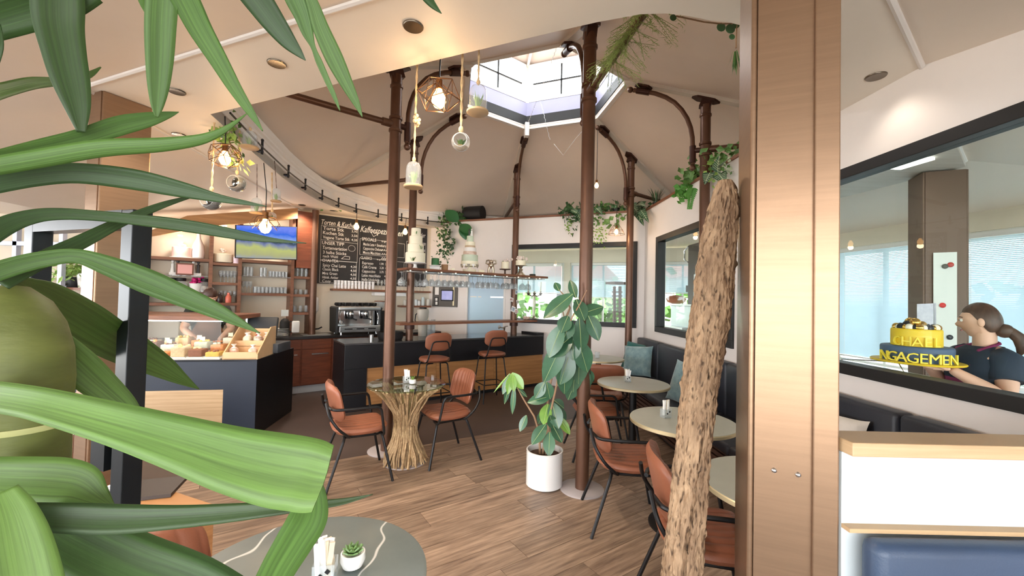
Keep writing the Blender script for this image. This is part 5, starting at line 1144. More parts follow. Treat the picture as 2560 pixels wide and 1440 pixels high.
# wall boards with cups under the menu board
def wallboard(name, label, pa, pb, th=.035):
    s0, z0 = s_on(*pa, C2 - LN * .2, LW, LD); s1, z1 = s_on(*pb, C2 - LN * .2, LW, LD); z = (z0 + z1) / 2; t = thing(name, label, 'shelf', C2 + LD * (s0 + s1) / 2 - LN * .1 + Vector((0, 0, z - th)))
    mb = MB(); wbox(mb, C2, LD, -LN, min(s0, s1), max(s0, s1), z - th, z, .01, .22); mb.build('board', M_walnut, t, W=True); return z
zw1 = wallboard('wall_shelf', 'walnut wall shelf of stacked white cups below the chalkboard', (832, 724), (1076, 726))
wc = None
for i in range(12):
    s = s_on(838 + i * 8.6, 720, C2 - LN * .12, LW, LD)[0]; q = C2 + LD * s - LN * .12 + Vector((0, 0, zw1))
    if wc is None: wc = thing('cup_stack', 'stack of white cups on the shelf under the chalkboard', 'cups', q, 0, 'stacks of white cups'); mb = MB(); mb.lathe([(.018, 0), (.026, .01), (.0265, .05), (.022, .052), (.0265, .06), (.027, .10), (.022, .102), (.0265, .11), (.0275, .15), (.024, .15), (.022, .12)], (0, 0, 0), 12); mb.build('cups', mat('cup_white', (232, 234, 236), .35), wc, smooth=True)
    else: dup(wc, q)
row_px = [945 + 9 * i for i in range(4)] + [1002 + 8 * i for i in range(8)]
g0 = None
for px in row_px:
    s = s_on(px, 720, C2 - LN * .12, LW, LD)[0]; q = C2 + LD * s - LN * .12 + Vector((0, 0, zw1))
    if g0 is None: g0 = stem('clear goblet on the wall shelf behind the bar columns', q, 'goblets on the wall shelf')
    else: dup(g0, q, 0, scale=tuple(g0.scale))
mb = MB(); s0, s1 = s_on(937, 733, C2 - LN * .2, LW, LD)[0], s_on(1015, 733, C2 - LN * .2, LW, LD)[0]; wbox(mb, C2, LD, -LN, s1, s0, zw1 - .11, zw1 - .045, .02, .20); tag(mb.build('box_under_shelf', M_ceramic, bevel=.004), 'flat white box under the wall shelf right of the espresso machine', 'box')
zw2 = wallboard('wall_shelf', 'short walnut wall shelf with little pots left of the control panel', (1003, 764), (1077, 764))
for i, (px, h, c) in enumerate(((1012, .11, (200, 196, 186)), (1018, .10, (214, 210, 200)), (1040, .12, (210, 220, 222)), (1047, .10, (226, 230, 230)), (1057, .17, (206, 218, 218)), (1070, .13, (222, 218, 206)))):
    s = s_on(px, 760, C2 - LN * .12, LW, LD)[0]; q = C2 + LD * s - LN * .12 + Vector((0, 0, zw2)); t = thing('small_pot', ['beige pot', 'second beige pot', 'pale blue canister', 'white mug', 'tall pale bottle pot', 'cream jug'][i] + ' on the short wall shelf', 'pot', q, 0, 'small pots on the wall shelf')
    mb = MB(); mb.lathe([(.03, 0), (.034, .01), (.034, h * .8), (.028, h * .9), (.03, h), (.025, h)], (0, 0, 0), 12); mb.build('pot_body', mat('pot_%d' % i, c, .45), t, smooth=True)
# control panel on the back wall
def bw(px, py): return s_on(px, py, C1 - BN * .03, BW, BD)
(sl, z1), (sr, z0) = bw(1082, 716), bw(1142, 768); M_pgrey = mat('panel_grey', (92, 88, 84), .5)
cp = thing('control_panel', 'grey wall panel with a small touch screen and switches', 'control panel', C1 + BD * (sl + sr) / 2 - BN * .02 + Vector((0, 0, z0)))
mb = MB(); wbox(mb, C1, BD, -BN, sr, sl, z0, z1, .0, .03); mb.build('plate', M_pgrey, cp, W=True)
for (pa, pb, m, nm) in (((1103, 724), (1134, 753), M_blackm, 'screen_frame'), ((1105, 727), (1131, 750), mat('touch_screen', (150, 150, 190), .3, emit=.6, rgb2=(110, 118, 170), vscale=12), 'touch_screen'), ((1088, 718), (1097, 737), M_paper, 'note'), ((1087, 743), (1096, 764), M_blackm, 'switch_frame'), ((1089, 745), (1094, 752), M_paper, 'switch'), ((1089, 754), (1094, 762), M_paper, 'switch'), ((1133, 712), (1135, 764), M_brass, 'side_strip')):
    (a, za), (b, zb_) = bw(*pa), bw(*pb); o = {'touch_screen': .037, 'switch': .037, 'screen_frame': .033}.get(nm, .032); mb = MB(); wbox(mb, C1, BD, -BN, b, a, zb_, za, .03, o + .003); mb.build(nm, m, cp, W=True)

# plates, kettle, cash register screen
t = thing('plate_pile', 'high pile of white plates behind the register screen', 'plates', wpt(672, .2)); 
for i in range(14):
    mb = MB(); q = FR @ Vector((.0 if i < 8 else .19, 0, 0)); mb.lathe([(.05, 0), (.11, .012), (.115, .02), (.10, .016), (.002, .008)], q + Vector((0, 0, (i if i < 8 else i - 8) * .021)), 24); mb.build('plate', M_ceramic, t, smooth=True)
t = thing('coffee_flask', 'steel and black vacuum flask on the back counter', 'flask', wpt(716, .2)); mb = MB(); mb.lathe([(.075, .0), (.08, .02), (.08, .05)], (0, 0, 0), 18); mb.build('base', M_chrome, t, smooth=True); mb = MB(); mb.lathe([(.075, .05), (.07, .22), (.05, .26), (.02, .28)], (0, 0, 0), 18); mb.build('body', M_blackm, t, smooth=True); mb = MB(); mb.tube([FR @ Vector(p) for p in ((.07, 0, .23), (.13, 0, .22), (.13, 0, .08), (.075, 0, .06))], .012, 8); mb.build('handle', M_blackm, t, smooth=True)
mb = MB(); q = wpt(741, .1, 1.05); mb.rbox(q, (.11, .06, .19), .02, M=FR); tag(mb.build('paper_holder', M_ceramic, smooth=True), 'rounded white dispenser standing on the wooden end panel', 'dispenser')
mb = MB(); q = wpt(713, .12, 1.27); mb.box(q, (.10, .02, .1), M=FR); tag(mb.build('paper_bag', mat('pale_bag', (226, 232, 228), .7)), 'pale paper bag above the vacuum flask', 'bag')

# ================================================================ cake counter
FCn = Vector((-2.785, 4.535, 0)); FD = -hdir(78.9); FN = Vector((-FD.y, FD.x, 0))
if FN.y < 0: FN = -FN
def fc(px, py): return s_on(px, py, FCn, 78.9, FD)
cc = thing('cake_counter', 'navy cake counter with a light oak inset panel', 'counter', FCn + FD * 1.6 + FN * .5)
SDh = hdir(-8); sp = [FCn, FCn + FD * 4.2, FCn + FD * 4.2 + FN * 1.0, FCn + SDh * 1.05]
def slab(t, pts, z0, z1, m, nm, **k): mb = MB(); mb.prism([(p.x, p.y) for p in pts], z0, z1); return mb.build(nm, m, t, W=True, **k)
slab(cc, [sp[0] + FN * .012 , sp[1] + FN * .012, sp[2], sp[3] - SDh * 0], .0, .83, M_blackpanel, 'carcass')
sw = fc(557, 1000)[0]; mb = MB(); wbox(mb, FCn, FD, FN, -.002, sw, .0, .845, 0, .012); mb.build('front_panel', M_navy, cc, W=True)
mb = MB(); wbox(mb, FCn, FD, FN, sw, 4.2, .53, .845, 0, .012); mb.build('front_panel', M_navy, cc, W=True)
for i in range(3):
    a = sw + i * .9; mb = MB(); wbox(mb, FCn, FD, FN, a + .001, a + .899, .02, .528, .002, .012); mb.build('oak_panel', M_lightoak, cc, W=True)
slab(cc, sp, .83, .848, M_blackpanel, 'top')
# glass showcase
sg = fc(548, 880)[0]
sc_ = thing('glass_showcase', 'glass cake showcase with a thick wooden top on the counter', 'showcase', FCn + FD * (sg + 1.2) + FN * .4 + Vector((0, 0, .85)))
mb = MB(); wbox(mb, FCn, FD, FN, sg, 3.4, .85, 1.27, .02, .026); mb.build('front_glass', M_glass, sc_, W=True)
mb = MB(); wbox(mb, FCn, FD, FN, sg, sg + .006, .85, 1.27, .02, .72); mb.build('side_glass', M_glass, sc_, W=True)
mb = MB(); wbox(mb, FCn, FD, FN, sg - .10, 3.4, 1.275, 1.325, -.04, .80); mb.build('wood_top', M_walnut, sc_, W=True, bevel=.004)
mb = MB(); wbox(mb, FCn, FD, FN, sg + .03, 3.3, 1.255, 1.275, .10, .16); mb.build('light_strip', mat('showcase_led', (255, 244, 224), .4, emit=14), sc_, W=True)
mb = MB(); wbox(mb, FCn, FD, FN, sg, 3.4, .85, .865, .02, .72); mb.build('base_shelf', M_white, sc_, W=True)
for a in (sg + .01, 1.8, 3.38):
    mb = MB(); wbox(mb, FCn, FD, FN, a, a + .02, .865, 1.275, .70, .72); mb.build('rear_post', M_steel, sc_, W=True)
rnd = random.Random(12); cols = [(244, 196, 92), (250, 226, 150), (236, 150, 90), (150, 92, 62), (248, 240, 222), (206, 214, 190), (238, 206, 160), (110, 70, 54)]
names = ['yellow', 'pale lemon', 'orange', 'brown', 'white', 'mint', 'caramel', 'chocolate']
def fpoint(s, t, z): q = FCn + FD * s + FN * t; return Vector((q.x, q.y, z))
rows_ = ['in the front row', 'in the middle row', 'in the back row']
FRD = Matrix.Rotation(atan2(-FD.y, -FD.x), 3, 'Z')
k = 0
for r_ in range(3):
    for i in range(7):
        s = sg + .10 + i * .165 + (r_ % 2) * .04; ci = (i * 3 + r_ * 2 + (i // 3)) % 8; h = .05 + .03 * ((i + r_) % 3)
        t = thing('pastry_tray', '%s cake portion, %s from the right %s of the showcase' % (names[ci], ['first', 'second', 'third', 'fourth', 'fifth', 'sixth', 'seventh'][i], rows_[r_]), 'cake', fpoint(s, .13 + r_ * .19, .866 + r_ * .03), 0, 'cakes in the showcase')
        mb = MB(); mb.box((0, 0, .004), (.15, .15, .008), M=FRD); mb.build('board', mat('cake_board', (236, 234, 228), .5), t)
        mb = MB(); mb.rbox((0, 0, .008 + h / 2), (.135, .14, h), .012, M=FRD); mb.build('slice', mat('cake_body_%d' % ci, tuple(int(c * .9) for c in cols[ci]), .7, var=.15, vscale=40), t, smooth=True)
        mb = MB(); 
        for j in range(5): mb.sphere((rnd.uniform(-.05, .05), rnd.uniform(-.05, .05), .012 + h), .016, 7, 5)
        mb.build('topping', mat('cake_top_%d' % ((ci + 3) % 8), cols[(ci + 3) % 8], .6), t, smooth=True)
        if r_: 
            mb = MB(); wbox(mb, Vector((0, 0, 0)), FD, FN, -.07, .07, -.03 * r_ - 0, 0, -.07, .07); mb.build('riser', M_white, t)
        if (i + r_) % 2 == 0 and r_:
            mb = MB(); mb.box((0, -.02, .04 + h), (.05, .004, .045), M=FRD); mb.build('price_card', mat('cream_card', (250, 238, 196), .7), t)
# wooden gift crate with wrapped sweets
s0, s1 = fc(643, 880)[0], fc(552, 880)[0]
gc = thing('gift_crate', 'slanted wooden crate with two steps at the counter end', 'crate', fpoint((s0 + s1) / 2, .2, .848)); M_ply = mat('plywood', (222, 186, 142), .6, var=.05, vscale=10)
for s in (s0 + .005, s1 - .015):
    mb = MB(); pr = [(.03, .0), (.56, 0), (.56, .33), (.40, .33), (.03, .06)]; mb.loft([[fpoint(s + d, t_, .848 + z) for t_, z in pr] for d in (0, .012)]); mb.build('side_board', M_ply, gc, W=True)
for (t0, t1, z0, z1) in ((.03, .042, 0, .08), (.03, .30, 0, .012), (.28, .292, 0, .18), (.28, .55, .11, .122), (.54, .552, 0, .30)):
    mb = MB(); wbox(mb, FCn, FD, FN, s0 + .018, s1 - .016, .848 + z0, .848 + z1, t0, t1); mb.build('board', M_ply, gc, W=True)
M_bags = [mat('gift_pale', (232, 214, 190), .4, rgb2=(190, 206, 186), vscale=26), mat('gift_choc', (110, 74, 62), .4, rgb2=(236, 220, 206), vscale=34), mat('gift_cream', (242, 228, 214), .4, rgb2=(206, 150, 120), vscale=30)]
gb = [(.10, .42, .14, 2, 'pale gift bag at the back left of the crate'), (.20, .42, .15, 0, 'pale gift bag with red bow at the back of the crate'), (.30, .42, .13, 2, 'cream gift bag at the back right of the crate'), (.12, .34, .11, 0, 'greenish gift bag on the upper step of the crate'), (.24, .34, .13, 1, 'brown chocolate bag on the upper step'), (.06, .16, .06, 2, 'cream gift bag lying on the lower step'), (.27, .12, .10, 2, 'small white praline box in the crate front')]
for (u, tt, zz, mi, lb) in gb:
    s = s1 - u / .36 * (s1 - s0); t = thing('gift_bag', lb, 'gift bag', fpoint(s, tt, .848 + (.125 if tt > .3 else .014)), 0, 'gift bags in the crate'); mb = MB(); mb.rbox((0, 0, .05), (.085, .07, .10), .025, M=FRD); mb.build('bag', M_bags[mi], t, smooth=True)
    mb = MB(); mb.lathe([(.03, .10), (.008, .115), (.03, .14)], (0, 0, 0), 8); mb.build('bow', mat('red_bow', (170, 40, 50), .5) if 'red' in lb else M_paper, t)
t = thing('cash_drawer', 'black cash drawer box at the counter edge', 'cash drawer', FCn + SDh * .62 - Vector((.16, -.03, -.85))); mb = MB(); mb.rbox((0, 0, .06), (.36, .40, .115), .01, M=Matrix.Rotation(radians(8), 3, 'Z')); mb.build('housing', mat('slate_box', (66, 72, 80), .45), t, smooth=True)
t2 = thing('card_terminal', 'small black card terminal lying on the cash drawer', 'card terminal', t.location + Vector((-.02, -.06, .119))); mb = MB(); mb.rbox((0, 0, .03), (.10, .19, .05), .018, rz=.7); mb.build('body', M_blackm, t2, smooth=True); mb = MB(); mb.box((-.015, -.02, .058), (.06, .05, .004), .7); mb.build('display', mat('terminal_red', (160, 50, 50), .4), t2)
t = thing('register_screen', 'black register touch screen seen from behind on the counter', 'screen', FCn + FD * .22 + FN * .72 + Vector((0, 0, .85))); R_ = FRD @ Matrix.Rotation(radians(-14), 3, 'X')
mb = MB(); mb.rbox((0, 0, .30), (.36, .04, .26), .018, M=R_); mb.build('screen_body', mat('register_black', (44, 50, 56), .4), t, smooth=True); mb = MB(); mb.cyl((0, .03, .01), (0, .02, .22), .03); mb.lathe([(.11, 0), (.11, .012), (.02, .02)], (0, .03, 0), 20); mb.build('stand', M_blackm, t, smooth=True)
# ================================================================ rubber plant
M_fic = mat('rubber_leaf', (70, 112, 84), .28, rgb2=(52, 92, 66), vscale=6, randv=.18, coat=.25)
M_ficl = mat('rubber_leaf_young', (124, 166, 70), .3, rgb2=(96, 140, 56), vscale=6, randv=.12, coat=.2)
M_rib = mat('leaf_rib', (186, 204, 140), .5)
def leaf3d(base, d, up, L, W, droop=.25, fold=.12, nseg=8, wfun=None, tip=.0, thick=0):
    # one leaf blade as a curved, folded surface: centre line bends along -up
    d = d.normalized(); side = d.cross(up).normalized(); nrm = side.cross(d).normalized(); vs = []; fs = []
    for i in range(nseg + 1):
        t = i / nseg; w = (wfun(t) if wfun else sin(pi * min(1, t * .96 + .03)) ** .8) * W / 2
        c = base + d * L * (t - droop * .3 * t * t) - nrm * L * droop * t * t
        for k in (-1, -.5, 0, .5, 1): vs.append(c + side * w * k + nrm * w * fold * abs(k) * 1.5)
    for i in range(nseg):
        for k in range(4): a = i * 5 + k; fs.append((a, a + 1, a + 6, a + 5))
    return vs, fs
fp = Vector((.312, 3.556, 0))
rubber = thing('rubber_plant', 'tall rubber plant in a white ribbed pot beside the front column', 'plant', fp)
mb = MB(); prof = [(.135, 0), (.148, .008)]
for i in range(16): z = .015 + i * .0175; prof += [(.153 + .003, z), (.153, z + .009)]
prof += [(.157, .297), (.157, .303), (.147, .303), (.145, .25), (.002, .25)]
mb.lathe(prof, (0, 0, 0), 40); mb.build('pot', M_ceramic, rubber, smooth=True)
mb = MB(); mb.lathe([(.002, .258), (.14, .255), (.14, .25)], (0, 0, 0), 24); mb.build('soil', M_soil, rubber)
def rp(px, py, dy=0.0): return aty(px, py, fp.y + dy - .24 * max(0, min(1, (1010 - py) / 200)) * (px > 1335)) 
stems = [[(1358, 1135, 0), (1363, 1060, 0), (1372, 980, .02), (1380, 940, .02), (1395, 890, 0), (1415, 830, -.02), (1432, 790, -.03), (1450, 760, -.03), (1467, 725, -.02)],
         [(1350, 1135, .02), (1348, 1080, 0), (1335, 1040, -.02), (1310, 1000, -.04), (1296, 975, -.05), (1290, 950, -.05)],
         [(1366, 1135, -.02), (1372, 1050, -.03), (1390, 970, -.02), (1408, 880, .0), (1412, 800, .02), (1405, 770, .04)],
         [(1412, 800, .02), (1425, 770, .02), (1412, 740, .03), (1398, 725, .02)]]
M_fstem = mat('rubber_stem', (160, 128, 100), .7, var=.12)
for st in stems:
    pts = [rp(*p) for p in st]; mb = MB(); n = len(pts); mb.tube(pts, [.011 - .007 * i / (n - 1) for i in range(n)], 7); mb.build('stem', M_fstem, rubber, W=True, smooth=True)
# leaves: base px, tip px, width in px, depth shift base, depth shift tip, young?
FL = [((1432, 735), (1360, 792), 34, 0, -.06, 0), ((1398, 728), (1388, 706), 16, .02, .04, 0), ((1440, 745), (1425, 700), 18, 0, .05, 0), ((1440, 748), (1462, 800), 30, 0, -.05, 0), ((1375, 770), (1380, 712), 0, 0, 0, 0),
      ((1455, 785), (1508, 765), 30, -.02, .03, 0), ((1470, 788), (1498, 850), 32, -.02, -.08, 0), ((1420, 790), (1403, 830), 30, 0, -.05, 0), ((1428, 800), (1408, 850), 32, 0, -.06, 0), ((1448, 795), (1455, 880), 34, 0, -.08, 0), ((1405, 812), (1372, 892), 36, 0, -.10, 0), ((1430, 840), (1370, 890), 42, 0, -.08, 0),
      ((1410, 850), (1360, 955), 40, 0, -.1, 0), ((1432, 850), (1432, 900), 34, 0, -.08, 0), ((1445, 850), (1470, 930), 40, 0, -.1, 0), ((1425, 880), (1400, 960), 44, 0, -.1, 0), ((1450, 870), (1445, 960), 40, .03, -.06, 0), ((1412, 905), (1412, 985), 34, -.02, -.1, 0), ((1440, 900), (1432, 980), 36, .02, -.05, 0), ((1455, 910), (1465, 985), 30, .02, -.05, 0), ((1440, 950), (1420, 1000), 30, .04, 0, 0), ((1462, 920), (1478, 960), 26, .03, .0, 0),
      ((1362, 955), (1338, 995), 24, 0, -.05, 0), ((1366, 955), (1376, 998), 24, 0, -.05, 0), ((1378, 990), (1320, 1005), 24, 0, -.05, 0), ((1384, 1000), (1410, 1020), 22, .02, .0, 0), ((1380, 1005), (1396, 1070), 32, -.02, -.1, 0), ((1370, 1010), (1358, 1060), 26, -.02, -.09, 1), ((1388, 1015), (1412, 1060), 28, .03, 0, 0), ((1362, 1030), (1345, 1060), 20, .02, .05, 0), ((1365, 1060), (1330, 1110), 26, -.02, -.09, 0), ((1380, 1060), (1405, 1105), 24, -.02, -.08, 0), ((1374, 1080), (1372, 1140), 26, -.04, -.12, 0), ((1395, 1040), (1425, 1085), 18, 0, -.05, 1), ((1385, 1070), (1375, 1040), 22, -.04, -.1, 0),
      ((1276, 935), (1256, 985), 16, -.05, -.07, 0), ((1278, 934), (1270, 985), 16, -.05, -.1, 1), ((1280, 934), (1285, 978), 16, -.05, -.1, 1), ((1280, 932), (1308, 972), 22, -.05, -.08, 1), ((1275, 950), (1262, 1010), 12, -.04, -.05, 0), ((1286, 965), (1280, 1035), 12, -.05, -.07, 0), ((1316, 1038), (1300, 1078), 16, -.04, -.08, 0), ((1292, 970), (1318, 992), 10, -.05, -.03, 0), ((1274, 934), (1234, 980), 4, -.05, -.06, 1)]
pet = MB()
for i, (b_, tp, w, d0, d1, yg) in enumerate(FL):
    if not w: continue
    B_, T_ = rp(*b_, d0), rp(*tp, d1); D = T_ - B_; L = D.length; up = (Vector((-B_.x, -B_.y, 0)).normalized() * .8 + Vector((.2 * sin(i * 2.3), 0, .45))).normalized()
    vs, fs = leaf3d(B_, D, up, L * 1.04, w / F_PX * 4.2, droop=.06, fold=.10); mb = MB(); mb.add(vs, fs); lf = mb.build('leaf', M_ficl if yg else M_fic, rubber, W=True, smooth=True, ang=80)
    mb = MB(); n = len(vs) // 5; cl = [vs[j * 5 + 2] for j in range(n)]; upv = (up * .0016); mb.tube([c + upv for c in cl], [.0022 - .0014 * j / n for j in range(n)], 4); mb.build('midrib', M_rib, lf, W=True)

# ================================================================ greenery on the ledges
def ivy(label, c, n, spread, L, seed, m=M_leafd, trails=(), group='greenery on the wall tops'):
    t = thing('ledge_plant', label, 'plant', c, 0, group); rnd = random.Random(seed)
    for (cx, cy, cz, num, sp, Ls, mm) in ([(0, 0, .08, n, spread, L, m)] + list(trails)):
        mb = MB(); leafblob(mb, (cx, cy, cz), num, sp, Ls, rnd, .75); mb.build('foliage', mm, t, kind='stuff')
    mb = MB(); mb.lathe([(.05, 0), (.065, .07), (.06, .07), (.045, .01)], (0, 0, 0), 14); mb.build('pot', M_anthr, t, smooth=True); return t
M_var = mat('veined_leaf', (58, 100, 70), .4, rgb2=(44, 82, 56), vscale=8, randv=.12)
M_vein = mat('white_vein', (212, 226, 190), .5)
def arrow_leaf(t, base, tip, w, up):
    D = tip - base; wf = lambda q: (1.0 - q) ** .8 * (1 if q > .12 else .55 + q * 3.7) if q < 1 else 0
    vs, fs = leaf3d(base, D, up, D.length, w, .12, .15, 8, wf); mb = MB(); mb.add(vs, fs); lf = mb.build('arrow_leaf', M_var, t, W=True, smooth=True, ang=80)
    mb = MB(); cl = [vs[j * 5 + 2] + up * .002 for j in range(9)]; mb.tube(cl, [.0035] * 6 + [.0025, .002, .001], 4)
    for j in (1, 2, 3, 4, 5):
        for e in (0, 4): mb.tube([vs[j * 5 + 2] + up * .002, vs[min(8, j + 1) * 5 + e].lerp(vs[min(8, j + 1) * 5 + 2], .15) + up * .003], .0022, 4)
    mb.build('veins', M_vein, lf, W=True)
def bk(px, py, off=0.0): return onpl(px, py, C1 + BN * off, BW)
def rk(px, py, off=0.0): return onpl(px, py, C1 + RN * off, RW)
q = bk(1435, 543, .06); t = ivy('trailing ivy cluster on the back wall top left of the front column', Vector((q.x, q.y, 3.137)), 60, (.16, .10, .05), .11, 31, M_leafd, [(-.05, -.12, -.06, 46, (.10, .03, .10), .09, M_leafd), (-.12, -.14, -.28, 30, (.03, .02, .10), .055, M_leafl)])
up_ = Vector((0, -.9, .4))
arrow_leaf(t, bk(1442, 525, -.05), bk(1455, 562, -.12), .16, up_); arrow_leaf(t, bk(1425, 524, -.1), bk(1452, 535, -.14), .13, up_)
q = bk(1497, 545, .06); t = ivy('trailing ivy with long pale shoots on the back wall top right of the front column', Vector((q.x, q.y, 3.137)), 60, (.18, .10, .05), .10, 33, M_leafm, [(-.1, -.14, -.12, 40, (.08, .03, .08), .07, M_leafm), (-.08, -.15, -.36, 34, (.05, .02, .12), .05, M_leafl), (.05, -.15, -.42, 24, (.03, .02, .14), .05, M_leafl)])
arrow_leaf(t, bk(1490, 520, -.08), bk(1508, 536, -.14), .17, up_)
q = bk(1540, 548, .06); t = ivy('broad-leaved ivy on the wall top above the small wire lamp', Vector((q.x, q.y, 3.137)), 40, (.14, .10, .05), .10, 35, M_leafd, [(.02, -.14, -.12, 16, (.12, .03, .06), .13, M_leafm)])
q = rk(1605, 520, .06); t = ivy('arrow-leaved plant with white veins at the wall corner', Vector((q.x, q.y, 3.137)), 34, (.12, .12, .06), .10, 37, M_leafd)
for (b0, tp, w) in (((1588, 517), (1604, 556), .22), ((1602, 525), (1617, 548), .17), ((1595, 510), (1610, 508), .14), ((1580, 512), (1596, 532), .18)): arrow_leaf(t, rk(*b0, -.14), rk(*tp, -.24), w, Vector((-.6, -.6, .5)))
t = thing('ledge_plant', 'spiky dark grass tuft on the wall top by the tie rod end', 'plant', rk(1640, 522, .08), 0, 'greenery on the wall tops'); t.location.z = 3.137; mb = MB(); tuft(mb, (0, 0, .05), .14, .26, 30, random.Random(2), .008); mb.build('blades', M_leafd, t); mb = MB(); mb.lathe([(.05, 0), (.06, .06), (.05, .06)], (0, 0, 0), 12); mb.build('pot', M_anthr, t, smooth=True)
# plants above the trunk
q = rk(1790, 440, .05); t = ivy('large white-veined arrow plant on the wall top behind the trunk', Vector((q.x, q.y, 3.137)), 60, (.12, .16, .07), .11, 41, M_leafm, [(-.1, -.15, -.05, 40, (.05, .10, .08), .07, M_leafl), (-.06, -.34, -.02, 50, (.06, .10, .10), .06, M_leafm), (-.08, -.36, -.16, 30, (.04, .08, .08), .06, mat('variegated', (196, 206, 176), .6, randv=.2))])
for (b0, tp, w) in (((1795, 432), (1793, 390), .20), ((1808, 412), (1824, 386), .16), ((1775, 432), (1760, 460), .16), ((1798, 436), (1812, 455), .16)): arrow_leaf(t, rk(*b0, -.18), rk(*tp, -.26), w, Vector((-.6, -.6, .5)))
t = ivy('bright fern-like plant on the wall top left of the second column', Vector((*rk(1738, 460, .06).xy, 3.137)), 60, (.09, .14, .06), .11, 43, M_leafm, [(-.14, .04, -.08, 50, (.05, .06, .08), .10, mat('fern_green', (84, 146, 58), .5, randv=.15))])
for k in range(2):
    mb = MB(); a = rk(1733 - 6 * k, 470, -.2); b_ = rk(1722 + 4 * k, 520, -.24)
    for j in range(12):
        p = a.lerp(b_, j / 11)
        for s in (-1, 1): vs, fs = leaf3d(p, Vector((s * .6, -.2 * s, -.35)), Vector((-.6, -.7, .2)), .06 * (1.1 - j / 16), .025, .1, .05, 3); mb.add(vs, fs)
    mb.build('frond', MATS['fern_green'], t, W=True)
# small plants along the board soffit and the bar's rear corner
t = ivy('small dark leafy plant on the soffit edge above the menu board', edge_off(Vector((*onz(832, 518, 3.06).xy, 0)), .0) + Vector((0, 0, 3.0)), 60, (.09, .09, .04), .07, 45, M_leafm)
q = bk(1135, 545, .05); t = ivy('monstera and vine at the corner above the bar shelf', Vector((q.x, q.y, 3.137)), 60, (.14, .08, .06), .10, 47, M_leafd, [(-.22, -.15, -.18, 60, (.07, .03, .16), .07, M_leafm), (-.1, -.16, -.42, 60, (.07, .03, .16), .09, M_leafd), (.06, -.1, .02, 20, (.12, .04, .05), .12, M_leafd)])
M_monst = mat('monstera_leaf', (44, 104, 56), .35, coat=.2)
for (b0, tp, w) in (((1145, 555), (1118, 528), .26), ((1150, 562), (1185, 585), .22), ((1155, 560), (1165, 600), .2)): 
    vs, fs = leaf3d(bk(*b0, -.12), bk(*tp, -.2) - bk(*b0, -.12), up_, .36, w, .1, .1); mb = MB(); mb.add(vs, fs); mb.build('monstera_leaf', M_monst, t, W=True, smooth=True, ang=80)
# black drum lamp on the wall top
q = bk(1185, 545, .18); t = thing('drum_projector', 'black drum-shaped speaker lying on the wall top by the monstera', 'speaker', Vector((q.x, q.y, 3.137))); mb = MB(); dd = hdir(-68); mb.cyl(Vector((0, 0, .15)) - dd * .2 , Vector((0, 0, .15)) + dd * .2, .15, seg=24); mb.build('drum', M_blackm, t, smooth=True); mb = MB(); mb.lathe([(.152, -.012), (.14, .0), (.13, -.006), (.002, -.03)], Vector((0, 0, .15)) + dd * .205, 24, M=Vector((0, 0, 1)).rotation_difference(dd).to_matrix()); mb.build('front_ring', M_black, t, smooth=True)
mb = MB(); mb.box((0, 0, .01), (.3, .12, .02), radians(22)); mb.build('cradle', M_blackm, t)
# hanging ivy by the silvery globes
t = thing('hanging_ivy', 'pale eucalyptus garland hanging at the left corner of the ceiling opening', 'plant', aty(565, 330, 3.6)); rnd = random.Random(51)
for (px, py, num, m, L) in ((545, 300, 30, M_leafd, .07), (565, 320, 30, M_leafl, .07), (575, 350, 26, M_leafl, .07), (590, 385, 20, M_leafm, .06), (605, 400, 12, mat('yellow_leaf', (206, 212, 120), .5), .07), (560, 300, 20, M_leafm, .06)):
    mb = MB(); leafblob(mb, aty(px, py, 3.6), num, (.035, .05, .05), L, rnd, .8); mb.build('foliage', m, t, W=True, kind='stuff')
mb = MB(); mb.tube([aty(560, 280, 3.6), aty(566, 330, 3.6), aty(580, 370, 3.6), aty(600, 405, 3.6)], .004, 5); mb.build('stem', M_stem, t, W=True)
# fern garland on the front tie rod
t = thing('fern_garland', 'feathery asparagus fern wound along the front tie rod', 'plant', HC + (hv(0, 1) - HC) * 2.6 + Vector((0, 0, 3.36))); rnd = random.Random(61); fern = mat('asparagus_fern', (150, 172, 96), .6, randv=.15)
dirR = (hv(0, 1) - HC).normalized()
for k in range(70):
    R = 2.5 + .85 * rnd.random(); c = HC + dirR * R + Vector((0, 0, 3.365)); mb = MB(); a = rnd.random() * 6.28; d = Vector((cos(a), sin(a) * .6, -.4 - rnd.random() * .6)).normalized(); L = .16 + .12 * rnd.random()
    for j in range(16):
        p = c + d * L * j / 15 + Vector((0, 0, -.03 * (j / 15) ** 2))
        for s in range(3):
            e = Vector((rnd.uniform(-1, 1), rnd.uniform(-1, 1), rnd.uniform(-1, .6))).normalized() * .035; w = e.cross(d).normalized() * .0018; mb.add([p - w, p + w, p + e], [(0, 1, 2)])
    mb.tube([c, c + d * L], .0016, 4); mb.build('frond', fern, t, W=True)
# eucalyptus rings at the soffit edge near the copper post
t = thing('hanging_ivy', 'round-leaved eucalyptus sprig below the ceiling edge beside the copper post', 'plant', aty(1815, 80, 2.15))
for (px, py, r) in ((1803, 68, .024), (1826, 72, .026), (1840, 62, .02), (1683, 44, .018), (1830, 92, .016)):
    mb = MB(); mb.sphere(aty(px, py, 2.15), r, 12, 6, sc=(1, .12, 1)); mb.build('round_leaf', M_leafd, t, W=True, smooth=True)
mb = MB(); tuft(mb, aty(1838, 120, 2.15) - Vector((0, 0, .02)), .05, -.12, 26, rnd, .004); mb.build('grass_tuft', M_leafm, t, W=True)
mb = MB(); mb.tube([aty(1690, 40, 2.15), aty(1760, 55, 2.15), aty(1805, 60, 2.15), aty(1842, 58, 2.15), aty(1840, 120, 2.15)], .004, 5); mb.build('stem', M_stem, t, W=True)
